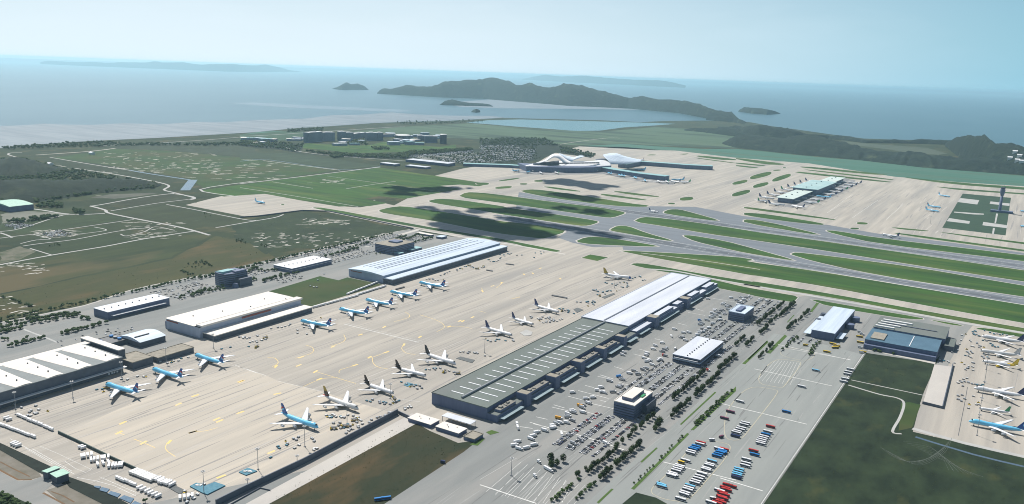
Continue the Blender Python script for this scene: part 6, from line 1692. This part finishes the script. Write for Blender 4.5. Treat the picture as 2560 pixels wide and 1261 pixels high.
cluster('x', [(850,220),(920,160),(1000,200),(950,230)], 8, 'at the far corner of the white-roofed hall', 18, (1,2), 0)
cluster('t', [(1220,850),(1350,840),(1460,870)], 9, 'behind the farthest sky blue jet', 19, (0,2))
cluster('t', [(1420,800),(1600,750),(1740,700)], 7, 'along the front of the striped hangar', 20, (0,), 1)
cluster('t', [(1720,700),(1900,640),(2020,690),(2140,650)], 12, 'at the tan stack before the striped hangar', 21, (2,1), 0, 3)
cluster('t', [(2180,550),(2320,590),(2420,500),(2520,460)], 12, 'at the far end of the striped hangar', 22, (1,2))
cluster('m', [(1640,650),(1750,640),(1860,620)], 9, 'in front of the cream hangar shed', 23, (2,0), 0); cluster('m', [(1790,690),(1890,680),(1950,650)], 7, 'stacked in front of the cream hangar', 24, (2,), 0, 1)
cluster('m', [(1400,780),(1560,750),(1880,740)], 3, 'by the mast before the cream hangar', 25, (1,), 1, 1); cluster('m', [(2020,540),(2140,520),(2230,490)], 6, 'under the end of the cream hangar', 26, (0,2), 0)
cluster('m', [(2290,560),(2380,600),(2500,420)], 5, 'near the nose of the jet at the cream hangar corner', 27, (2,), 1)
cluster('m', [(800,910),(880,910),(940,910),(1010,870),(1120,880)], 7, 'before the low plant buildings', 28, (1,2), 1)
cluster('I', [(930,550),(720,620),(520,630)], 4, 'between the first two sky blue jumbos', 29, (2,), 1); cluster('I', [(140,800),(280,770)], 3, 'at the nose of the nearest sky blue jumbo', 30, (1,), 1, 1)
cluster('u', [(330,130),(380,180),(470,150),(420,90)], 9, 'at the dark rack near the trailer train', 31, (2,0), 1); cluster('u', [(230,120),(100,50),(20,90)], 6, 'at the left end of the wedge hangar dock', 32, (0,), 1)
cluster('F', [(1440,230),(1480,300),(1530,340)], 9, 'at the top left of the right apron', 33, (0,1), 0); cluster('F', [(1400,440),(1480,500),(1560,570),(1400,560)], 9, 'left of the plain pale jet', 34, (0,2)); cluster('F', [(1340,660),(1400,700),(1450,680),(1350,780),(1500,820)], 9, 'left of the yellow-tailed freighter', 35, (1,0), 1)
cluster('F', [(1260,900),(1300,1030),(1400,1080),(1430,920),(1540,930)], 10, 'below left of the yellow-tailed freighter', 36, (0,2), 1); cluster('G', [(330,40),(310,100),(300,170),(420,100),(420,150)], 11, 'in the dark rows on the right apron', 37, (0,2), 0); cluster('G', [(520,160),(590,160),(650,170)], 6, 'at the nose of the lower navy-tailed jumbo', 38, (1,0), 0)
cluster('G', [(220,410),(310,430),(270,345)], 6, 'in the small block beside the ground line', 39, (0,), 0); cluster('G', [(460,330),(500,490),(600,500),(450,600)], 5, 'beside the small green-tailed jet', 40, (2,), 2)
cluster('F', [(1700,240),(1850,280),(2050,330),(2260,360)], 9, 'behind the topmost jumbo of the right apron', 41, (1,2), 0); cluster('F', [(1660,420),(1850,560),(2000,600)], 8, 'between the two topmost right-apron jets', 42, (0,1), 0); cluster('F', [(1600,770),(1700,800),(1850,820),(1620,700)], 8, 'between the pale jet and the yellow-tailed one', 43, (0,1), 0)
cluster('F', [(1180,300),(1150,480),(1050,590),(1100,740)], 6, 'beside the slate blue building', 44, (0,2), 1); cluster('F', [(740,850),(880,870),(1000,880),(1020,940)], 6, 'on the pad below the slate blue building', 45, (1,2), 0)
cluster('c', [(20,530),(120,510),(180,540),(350,500),(420,500),(270,560)], 10, 'on the far left corner of the apron', 46, (0,1), 0)
cluster('b', [(560,790),(640,790),(700,665)], 5, 'on the lane behind the grass triangle', 47, (0,2), 0)
# flat dark mats and covered storage on the apron
def mat_sheet(c, pts, lab, mt, grp=None, h=.5):
    q = QL(c, pts); b = MB(); b.prism([(p.x,p.y) for p in q], .13, .13 + h)
    o = b.build('equipment_mat', [mt]); tag(o, lab, 'mat', grp)
m_mat = mat('grey_mesh_mat', (.15,.16,.16), (.11,.12,.12), rough=.9, scale=.4)
mat_sheet('B', [(960,980),(1080,955),(1290,1055),(1190,1110)], 'empty grey storage mat at the end of the trailer rank', m_mat)
mat_sheet('K', [(2110,430),(2190,395),(2460,460),(2410,515)], 'long grey mat beside the black-tailed jumbo', m_mat)
mat_sheet('K', [(1120,930),(1190,880),(1330,920),(1190,960)], 'small blue-grey mat beside the second dark-rear freighter', m_tarp)
mat_sheet('A', [(1725,720),(1790,695),(1885,730),(1780,775)], 'grey mat beyond the farther navy-tailed jet', m_mat)
mat_sheet('A', [(880,1090),(980,1040),(1080,1080),(1060,1130),(950,1140)], 'pale rounded mat between two navy-tailed jets', m_road)
mat_sheet('A', [(1385,495),(1630,540),(1625,552),(1380,507)], 'thin dark strip lying on the open apron', m_dgrey, None, 1.6); mat_sheet('A', [(355,98),(455,115),(450,124),(350,106)], 'short dark strip lying on the open apron', m_dgrey, None, 1.6); mat_sheet('A', [(660,0),(790,15),(785,24),(655,8)], 'dark strip nearest the far turf square', m_dgrey, None, 1.6)
mat_sheet('x', [(440,440),(600,385),(620,400),(480,460)], 'dark mat along the white-roofed hall', m_mat); mat_sheet('t', [(780,1000),(920,960),(925,975),(790,1010)], 'dark rack by the corner of the striped hangar', m_black, None, 1.5)
mat_sheet('L', [(110,890),(230,825),(330,850),(380,890),(580,810),(780,875),(440,1045),(340,1010)], 'large blue net-covered store at the foot of the corner mast', m_tarp, None, 1.2); mat_sheet('L', [(1030,620),(1200,540),(1380,600),(1170,680)], 'small blue net-covered store beside the second mast', m_tarp, None, 1.0)
cluster('L', [(1150,600),(1200,620),(1290,600)], 5, 'on the small blue store beside the second mast', 48, (2,), 0, 0, 2); cluster('L', [(210,870),(300,870),(420,820)], 4, 'on the large blue store by the corner mast', 49, (2,), 0, 0, 2)
cluster('L', [(0,890),(60,1050),(180,1060),(50,1160)], 5, 'left of the corner mast', 50, (2,0), 1); cluster('L', [(1580,420),(1800,110),(1890,150)], 4, 'above the second mast', 51, (1,), 0)
DOL.sort(key=lambda d: d[0])
for _, k, p, a_, lb, gr_ in DOL[:290]:
    place(('dolly', k), mk_dolly(k), p.x, p.y, .13, a_, lb, 'dolly', gr_)
b = MB()
for _, k, p, a_, lb, gr_ in DOL[290:]:
    n0 = len(b.v)
    b.box(-2, 2, -1.3, 1.3, .3, .65, 0); b.box(-1.7, 1.7, -1.2, 1.2, .66, 2.0, 1 + k, inset=.1)
    ca, sa_ = math.cos(a_), math.sin(a_)
    b.v[n0:] = [(p.x + x*ca - y*sa_, p.y + x*sa_ + y*ca, z + .13) for x, y, z in b.v[n0:]]
stuff(b.build('container_dollies', [m_dgrey, m_silver, m_tarp, m_offw], fix=False))
gL = 'white lorries along the landside docks'
for y0_, y1_ in ((905,1000),(1030,1110),(1140,1300),(1330,1480),(1500,1750)):
    y_ = y0_
    while y_ < y1_:
        if rnd.random() < .62:
            cl, cm_ = rnd.choice((('white', m_white), ('white', m_white), ('silver', m_silver), ('grey', m_grey)))
            place(('lorry', cl, 10.0), mk_lorry(cm_, m_offw, 10.0), rnd.choice((-479,-477,-468,-466)) + rnd.uniform(-1,1), y_, .14, rnd.choice((0, 0, .9, 1.57, math.pi)) + rnd.uniform(-.2,.2), cl + ' lorry waiting in the lane along the landside docks', 'lorry', gL.replace('white', cl))
        y_ += rnd.uniform(5, 11)
# ground line with hydrants on the right apron
gl = MB(); strip(gl, QL('G', [(410,200),(370,440),(250,1050)]), .8, .11); o = gl.build('apron_marking', m_dgrey); o['kind'] = 'structure'
# ------------------------------------------------------------------ floodlight masts
def mk_mast(h):
    def f():
        o = empty('light_mast', (0,0,0))
        b = MB(); b.cyl(0, 0, 0, h, .42, .2, 8); b.box(-1, 1, -1, 1, 0, .9); b.build('pole', [m_grey], o)
        b = MB(); b.cyl(0, 0, h-.6, h-.2, 1.5, n=10); hd = b.build('lamp_ring', [m_dgrey], o)
        for q in range(6):
            t = q*math.pi/3
            b = MB(); b.box(-.5, .5, -.4, .4, -.5, .5); b.build('floodlight', [m_offw], hd, loc=(1.9*math.cos(t), 1.9*math.sin(t), h-.4), rz=t)
        return o
    return f
for c, x_, y_, h, lab in (('_',510,1234,26,'floodlight mast by the blue store in the bottom corner'),('_',645.3,1174.5,26,'floodlight mast beside the small blue store'),('j',425,885,27,'floodlight mast below the nose of the sky blue freighter'),('j',702,735,26,'floodlight mast below the nose of the red-banded jumbo'),
    ('j',985,570,22,'floodlight mast ahead of the first dark-rear freighter'),('i',478,565,24,'floodlight mast in front of the wedge hangar, nearest the sky blue jumbos'),('i',798,432,24,'floodlight mast at the far end of the wedge hangar'),('i',1090,335,24,'floodlight mast before the low plant buildings'),('m',1385,755,24,'floodlight mast before the near end of the cream hangar'),('i',103,640,24,'floodlight mast at the trailer train'),
    ('G',710,122,30,'floodlight mast above the lower navy-tailed jumbo'),('G',660,432,30,'floodlight mast above the small green-tailed jet'),('G',610,732,30,'floodlight mast above the right sky blue jumbo'),('G',575,1045,30,'floodlight mast below the right sky blue jumbo'),('F',1725,1050,28,'floodlight mast under the yellow-tailed freighter'),
    ('k',205,1075,22,'lamp mast alone on the empty striped lot'),('x',610,320,24,'floodlight mast below the gold-tailed jet'),('k',30,270,24,'floodlight mast near the pale mat'),('d',1545,262,24,'lone mast left of the tower garden'),('L',1200,862,8,'short lamp post by the apron wall bottom end'),('L',2130,412,8,'short lamp post midway along the apron wall')):
    p = Q(c, x_, y_)
    place(('mast', h), mk_mast(h), p.x, p.y, .12, 0, lab, 'mast', None)
# ------------------------------------------------------------------ trees
def crown_mesh(seed, h, r, mt, clumps=30, leaves=150, name='crown'):
    q = random.Random(seed)
    b = MB()
    ico = bmesh.new(); bmesh.ops.create_icosphere(ico, subdivisions=1, radius=1.0)
    iv = [v.co.copy() for v in ico.verts]; jf = [tuple(v.index for v in f.verts) for f in ico.faces]; ico.free()
    for _ in range(clumps):
        while True:
            p = Vector((q.uniform(-1,1), q.uniform(-1,1), q.uniform(-1,1)))
            if .3 < p.length < 1: break
        c = Vector((p.x*r*.72, p.y*r*.72, h*.58 + p.z*h*.34))
        s = r*q.uniform(.22,.42)
        n0 = len(b.v)
        b.v += [tuple(c + Vector((v.x*s*q.uniform(.6,1.25), v.y*s*q.uniform(.6,1.25), v.z*s*q.uniform(.5,1.0)))) for v in iv]
        b.f += [tuple(n0 + a for a in f) for f in jf]; b.m += [0]*len(jf)
    for _ in range(leaves):
        d = Vector((q.gauss(0,1), q.gauss(0,1), q.gauss(0,1))).normalized()
        c = Vector((d.x*r*q.uniform(.75,1.1), d.y*r*q.uniform(.75,1.1), h*.58 + d.z*h*q.uniform(.34,.46)))
        a = Vector((q.gauss(0,1), q.gauss(0,1), q.gauss(0,1))).normalized()*.35; e = a.orthogonal().normalized()*.35
        b.poly([c-a-e, c+a-e, c+a+e, c-a+e])
    return b.mesh(name, [mt], False, False)
def trunk_mesh(h, r):
    b = MB(); b.tube((0,0,0), (.1,.05,h*.6), r, 7, 0, r*.4)
    for q in range(4):
        t = q*1.7; b.tube((.05,0,h*(.3+.06*q)), (math.cos(t)*h*.22, math.sin(t)*h*.22, h*(.55+.05*q)), r*.4, 5, 0, r*.12)
    return b.mesh('trunk', [m_bark])
m_leafb = mat('tree_leaves_fresh', (.040,.066,.020), (.026,.046,.016), rough=.9, scale=.3, detail=3)
m_leafc = mat('tree_leaves_dark', (.022,.040,.018), (.034,.054,.020), rough=.9, scale=.3, detail=3)
TREES = []
for s in range(5):
    h = 8.5 + s*.7; TREES.append((trunk_mesh(h, .30), crown_mesh(40+s, h, 2.7 + .32*s, (m_leaf, m_leafb, m_leaf, m_leafc, m_leafb)[s], 30, 190), h))
BUSH = [(trunk_mesh(4.5, .15), crown_mesh(80+s, 4.5, 2.0 + .3*s, m_leaf2, 18, 70), 4.5) for s in range(3)]
def tree(x, y, lab, grp, lib=TREES, nm='roadside_tree', cat='tree', sc=None):
    tm, cm, h = lib[rnd.randrange(len(lib))]
    o = empty(nm, (x, y, .13), rnd.uniform(0, 6.28))
    s = (sc or 1.0) * rnd.uniform(.62, 1.08); o.scale = (s, s, s*rnd.uniform(.9,1.1))
    link('trunk', tm, o); link('crown', cm, o)
    tag(o, lab, cat, grp)
tn = 0
def trow(x, y0, y1, pitch, lab, grp, lib=TREES, nm='roadside_tree', jx=1.2, drop=.12, cat='tree', sc=None):
    global tn
    y = y0
    while y < y1:
        if rnd.random() > drop:
            tree(x + rnd.uniform(-jx, jx), y + rnd.uniform(-1.2, 1.2), lab, grp, lib, nm, cat, sc); tn += 1
        y += pitch
trow(-381, 806, 893, 6.5, 'dark tree in the inner row beside the striped yard', 'inner tree row by the yard')
trow(-363, 800, 912, 5.8, 'dark tree in the dense outer row beside the striped yard', 'outer tree row by the yard')
trow(-388, 790, 812, 7, 'dark tree at the near head of the inner row', 'trees heading the inner row')
trow(-384, 905, 1010, 8, 'dark tree in the row before the cube office', 'tree row before the cube office', drop=.2)
trow(-364, 962, 980, 5.5, 'tall tree in the single clump in front of the cube office road', 'clump before the cube office', sc=1.5)
trow(-363, 1018, 1078, 6, 'dark tree in the outer row beside the cube office', 'outer row beside the cube office')
trow(-385, 1080, 1222, 6.5, 'dark tree in the inner row between cube office and pavilion', 'inner row between office and pavilion')
trow(-363, 1082, 1220, 5.8, 'dark tree in the outer row between cube office and pavilion', 'outer row between office and pavilion')
trow(-370, 1240, 1340, 6, 'dark tree in the row behind the pavilion', 'row behind the pavilion')
trow(-372, 1392, 1436, 6, 'dark tree in the clump beyond the pavilion', 'clump beyond the pavilion')
trow(-388, 1382, 1442, 7, 'dark tree in the inner row beyond the pavilion', 'inner row beyond the pavilion')
trow(-371, 1478, 1530, 6, 'dark tree in the clump level with the small cube office', 'clump by the small cube office')
trow(-391, 1532, 1730, 8, 'dark tree in the inner row beside the small cube office', 'inner row by the small cube office')
trow(-375, 1554, 1612, 7, 'dark tree in the outer row beside the small cube office', 'outer row by the small cube office')
trow(-372, 1616, 1742, 6, 'dark tree in the belt near the airfield gate', 'belt near the airfield gate')
trow(-335, 1340, 1436, 8, 'tree in the verge clump opposite the freight shed lot', 'verge clump opposite the lot')
trow(-336, 1538, 1600, 7.5, 'tree in the hedge row left of the freight shed', 'hedge row left of the shed')
trow(-334, 1610, 1700, 11, 'tree in the thin end of the hedge row by the freight shed', 'thin hedge row by the shed')
trow(-327, 1015, 1172, 8, 'light green bush on the grass strip beside the bus park', 'bushes by the bus park', BUSH, 'bush', cat='bush', sc=1.3)
trow(-328, 816, 972, 9, 'small round bush along the narrow grass strip', 'small bushes on the narrow strip', BUSH, 'bush', cat='bush', sc=.75)
trow(-384, 726, 797, 7.5, 'light green bush at the corner of the striped lot', 'bushes at the striped lot corner', BUSH, 'bush', cat='bush', sc=1.3)
trow(-365, 738, 790, 7, 'darker bush beside the lot corner road', 'darker bushes by the corner road', BUSH, 'bush', cat='bush', sc=1.2)
for x_, y_ in ((880,1010),(1120,860),(870,890),(1010,960)):
    p = Q('H', x_ if x_ != 1120 else 1150, y_); tree(p.x, p.y, 'dark tree in the island at the entrance of the yard', 'trees at the yard entrance', sc=1.3)
print('trees', tn)
# the many smaller trees of the landside belts and the woods, one mass each
def blob_wood(name, spots, hmin, hmax, mt=m_leaf):
    ico = bmesh.new(); bmesh.ops.create_icosphere(ico, subdivisions=1, radius=1.0)
    iv = [v.co.copy() for v in ico.verts]; jf = [tuple(v.index for v in f.verts) for f in ico.faces]; ico.free()
    b = MB()
    for x, y in spots:
        h = rnd.uniform(hmin, hmax)
        for q in range(3):
            s = h*rnd.uniform(.26,.42); c = Vector((x + rnd.uniform(-.3,.3)*h, y + rnd.uniform(-.3,.3)*h, h*rnd.uniform(.4,.72)))
            n0 = len(b.v)
            b.v += [tuple(c + Vector((v.x*s*rnd.uniform(.65,1.2), v.y*s*rnd.uniform(.65,1.2), v.z*s*rnd.uniform(.6,1.05)))) for v in iv]
            b.f += [tuple(n0 + a for a in f) for f in jf]; b.m += [0]*len(jf)
        b.tube((x, y, 0), (x, y, h*.5), h*.03, 4)
    return stuff(b.build(name, [mt], fix=False))
belt = []
def brow(c, p0, p1, n, jit=2.5, keep=.85):
    a, b_ = Q(c, *p0), Q(c, *p1)
    for q in range(n):
        if rnd.random() < keep:
            p = a.lerp(b_, (q + .5)/n); belt.append((p.x + rnd.uniform(-jit,jit), p.y + rnd.uniform(-jit,jit)))
brow('a', (-100,1095), (1700,705), 64); brow('a', (-100,1125), (650,1010), 34); brow('a', (-100,1155), (640,1035), 34); brow('a', (250,1060), (660,1020), 20); brow('a', (500,1192), (900,1090), 18); brow('a', (0,1240), (500,1190), 10, 2, .4)
brow('n', (150,340), (800,185), 16, 2); brow('n', (1060,110), (1440,30), 8, 2); brow('n', (0,100), (400,10), 16, 2); brow('a', (680,1060), (760,1065), 4)
brow('s', (0,820), (1100,565), 40); brow('s', (1080,560), (2560,215), 60); brow('s', (660,770), (920,650), 14); brow('s', (980,870), (1430,755), 22); brow('s', (920,690), (1240,700), 8, 6); brow('s', (700,810), (880,850), 8, 5); brow('s', (2000,470), (2560,330), 22); brow('s', (1480,750), (1600,720), 4)
brow('t', (0,325), (790,150), 34); brow('t', (0,395), (380,300), 16); brow('t', (800,350), (1350,225), 26); brow('t', (830,290), (1120,180), 14); brow('t', (780,240), (1000,190), 10); brow('t', (600,430), (800,390), 8); brow('t', (440,480), (620,440), 6); brow('t', (1150,170), (1200,220), 4); brow('a', (1480,900), (1700,830), 10, 6); brow('a', (1500,860), (2000,760), 14, 8, .6); brow('m', (1030,190), (1500,110), 12, 4)
blob_wood('roadside_trees', belt, 5.5, 9.5)
def scat(c, pts, n, out):
    q = QL(c, pts)
    xs = [p.x for p in q]; ys = [p.y for p in q]
    k = 0; tr = 0
    while k < n and tr < n*60:
        tr += 1
        x, y = rnd.uniform(min(xs), max(xs)), rnd.uniform(min(ys), max(ys))
        ins = False; j = len(q) - 1
        for i in range(len(q)):
            if (q[i].y > y) != (q[j].y > y) and x < (q[j].x - q[i].x)*(y - q[i].y)/(q[j].y - q[i].y) + q[i].x: ins = not ins
            j = i
        if ins:
            out.append((x, y)); k += 1
w1 = []
scat('e', [(0,400),(250,395),(400,440),(640,495),(760,505),(1290,600),(1590,650),(1540,690),(1000,735),(380,830),(0,835)], 1500, w1)
scat('e', [(350,850),(560,820),(640,880),(380,880)], 60, w1); scat('a', [(60,255),(200,240),(480,205),(470,215),(180,262)], 60, w1); scat('a', [(600,150),(700,160),(700,190),(620,180)], 24, w1)
blob_wood('woodland', w1, 7, 14)
w2 = []; w5 = []
scat('f', [(480,105),(640,90),(830,85),(830,115),(470,130)], 160, w2); scat('f', [(0,220),(420,225),(560,260),(640,235),(580,330),(420,300),(0,260)], 260, w2); scat('f', [(620,315),(1000,345),(1500,360),(1740,320),(2300,290),(2330,310),(1700,360),(1680,390),(1200,380),(850,350)], 700, w2)
scat('f', [(1200,250),(1000,245),(1230,195),(1280,260)], 90, w2); scat('f', [(1320,285),(1480,285),(1490,300),(1330,300)], 50, w2); scat('f', [(1700,385),(2300,335),(2560,330),(2560,440),(2200,440),(1900,390)], 300, w5); scat('g', [(0,195),(300,185),(640,190),(800,260),(560,262),(0,255)], 420, w2); scat('g', [(0,260),(560,262),(600,400),(420,440),(0,440)], 380, w5); scat('g', [(800,270),(1150,350),(1130,380),(820,330)], 120, w2)
scat('f', [(900,370),(1010,365),(1040,380),(930,385)], 40, w2)
scat('e', [(0,282),(700,235),(1050,220),(1300,245),(2200,240),(2560,220),(2560,262),(1400,262),(700,280),(0,300)], 420, w2); scat('f', [(1560,25),(2300,5),(2560,10),(2100,40),(1650,50)], 120, w2)
blob_wood('woodland', w2, 9, 17); blob_wood('car_park_trees', w5, 5, 9)
w3 = []
scat('h', [(-300,90),(200,40),(520,100),(830,150),(700,200),(200,190),(-100,150)], 380, w3); scat('h', [(0,150),(420,170),(980,210),(1420,290),(2310,350),(2540,480),(1700,425),(1100,355),(550,305),(0,240)], 10, w3)
# scrub clumps on the meadows and house-sized trees
w4 = []
scat('a', [(1560,600),(1700,570),(1760,620),(1600,640)], 30, w4); scat('a', [(1950,395),(2050,400),(2040,430),(1960,425)], 16, w4); scat('a', [(400,460),(470,430),(500,445)], 8, w4); scat('b', [(150,440),(250,445),(220,465)], 14, w4); scat('a', [(1670,160),(1790,215),(1700,215)], 5, w4); scat('a', [(0,870),(60,880),(300,960),(200,950)], 24, w4); scat('a', [(1440,640),(1640,690),(1560,690)], 16, w4)
scat('z', [(510,985),(720,1010),(700,1040),(520,1010)], 12, w4); scat('z', [(950,1070),(1030,1075),(1020,1100),(955,1100)], 6, w4); scat('y', [(1080,1100),(1340,900),(1370,920),(1110,1130)], 26, w4); scat('y', [(1510,1190),(1570,1060),(1700,960),(1720,980),(1600,1140),(1540,1240)], 30, w4); scat('u', [(-20,1130),(200,1200),(400,1300),(-20,1300)], 60, w4); scat('B', [(620,1240),(640,1250),(660,1240)], 1, w4)
blob_wood('scrub', w4, 3, 6)
m_tuft = mat('marsh_tufts', (.060,.075,.024), (.030,.046,.018), rough=.95, scale=.05, detail=4)
w6 = []
scat('l', [(330,1180),(560,850),(760,560),(900,520),(1100,640),(1150,820),(1500,900),(1992,1030),(1992,1250),(340,1255)], 1500, w6); scat('l', [(900,400),(960,290),(1380,350),(1340,530)], 260, w6); scat('j', [(200,1230),(1060,740),(1500,860),(1000,1200),(820,1255)], 700, w6)
blob_wood('scrub', w6, .35, 1.1, m_tuft)
w7 = []
scat('a', [(0,860),(1440,550),(1790,370),(2120,420),(2124,640),(1300,800),(0,1060)], 170, w7); scat('b', [(0,300),(560,170),(1380,310),(600,460),(0,600)], 130, w7); scat('e', [(700,300),(2560,330),(2560,600),(1900,640),(900,430)], 120, w7)
blob_wood('scrub', w7, .7, 1.9, m_tuft)
HB = BVHTree.FromPolygons([v.co.copy() for v in hill_right.data.vertices], [tuple(f.vertices) for f in hill_right.data.polygons])
# scattered houses on the hill flank and along the coast
for q, (c, x_, y_, lab) in enumerate((('h',2480,290,'white house highest on the right hill flank'),('h',2520,325,'white house in the middle of the hill flank cluster'),('h',2435,345,'white house left in the hill flank cluster'),('h',2500,365,'white house low in the hill flank cluster'),('h',2540,375,'white house at the frame edge on the hill flank'),('N',1665,399,'long pale building at the foot of the big island'),('N',2235,413,'white house on the shore of the big island'),('e',500,455,'white yard building in the left woods'),('e',920,345,'white farm building on the left fields'))):
    p = Q(c, x_, y_)
    big = c == 'N'
    if c == 'h':
        hit = HB.ray_cast(Vector((0, 0, H)), ray(1840 + x_/3.5556, 300 + y_/3.5556).normalized())[0]
        p = hit if hit else p
        z0 = -14
    else: z0 = 0
    w = 60 if q == 5 else 26 if q == 6 else 12
    b_ = empty('house', (p.x, p.y, p.z)); tag(b_, lab, 'house')
    b = MB(); b.box(-w, w, -9, 9, z0, 8 if not big else 14, bottom=False, cap=False); b.build('wall', [m_offw], b_)
    b = MB(); hh = 8 if not big else 14
    b.loft([[(-w-1,-10,hh),(-w-1,10,hh),(-w-1,0,hh+5)],[(w+1,-10,hh),(w+1,10,hh),(w+1,0,hh+5)]]); b.build('roof', [m_white], b_)
# ------------------------------------------------------------------ the small cloud that shades part of the runways (it floats above the frame)
cq = random.Random(3)
ico = bmesh.new(); bmesh.ops.create_icosphere(ico, subdivisions=2, radius=1.0)
iv = [v.co.copy() for v in ico.verts]; jf = [tuple(v.index for v in f.verts) for f in ico.faces]; ico.free()
ALT = 1700.0
cb = MB()
for c, pts, n, w, s0_, s1_ in (('b',[(1780,190),(1950,290),(2150,320),(2420,360)],230,26,16,42),('c',[(60,215),(300,260),(700,320),(1000,380)],110,9,10,24),('c',[(-60,140),(250,170),(380,190)],60,22,10,26),('c',[(500,130),(900,175)],40,14,8,20),('c',[(480,20),(680,40),(800,65)],60,16,10,26),
        ('p',[(1250,800),(1500,850),(1800,880),(2080,935)],90,26,16,44),('f',[(1600,690),(1900,700),(2150,690)],60,24,12,36),('f',[(1500,735),(1750,745)],30,14,12,26),('b',[(1500,120),(1620,150),(1750,170)],26,12,8,18)):
    seg = [Q(c, *p) for p in pts]
    for q in range(n):
        t = cq.random()*(len(seg)-1); a = min(int(t), len(seg)-2)
        p = seg[a].lerp(seg[a+1], t-a) + Vector((cq.gauss(0,1)*w, cq.gauss(0,1)*w*1.5, 0))
        al = ALT + cq.uniform(-60, 90)
        p = p + sun_dir * (al / sun_dir.z)
        r_ = cq.uniform(s0_, s1_)
        n0 = len(cb.v)
        cb.v += [tuple(p + v*r_*cq.uniform(.8,1.15)) for v in iv]
        cb.f += [tuple(n0+k for k in f) for f in jf]; cb.m += [0]*len(jf)
o = cb.build('clouds', [m_cloud], smooth=True, fix=False); stuff(o)
# ------------------------------------------------------------------ the air between: one closed box of even haze
hz = MB()
hz.box(-60000, 60000, -6000, 90000, -3.5, 476.0)
m_haze = bpy.data.materials.new('haze_air')
m_haze.use_nodes = True
t = m_haze.node_tree
t.nodes.clear()
vo = t.nodes.new('ShaderNodeVolumePrincipled')
vo.inputs['Color'].default_value = (.58, .88, 1.0, 1)
vo.inputs['Density'].default_value = 2.7e-5
vo.inputs['Anisotropy'].default_value = 0.5
om = t.nodes.new('ShaderNodeOutputMaterial')
t.links.new(vo.outputs['Volume'], om.inputs['Volume'])
o = hz.build('haze', m_haze)
o['kind'] = 'stuff'
for o in S.objects:
    if 'label' in o and not (4 <= len(o['label'].split()) <= 16):
        print('LABEL', len(o['label'].split()), o['label'])
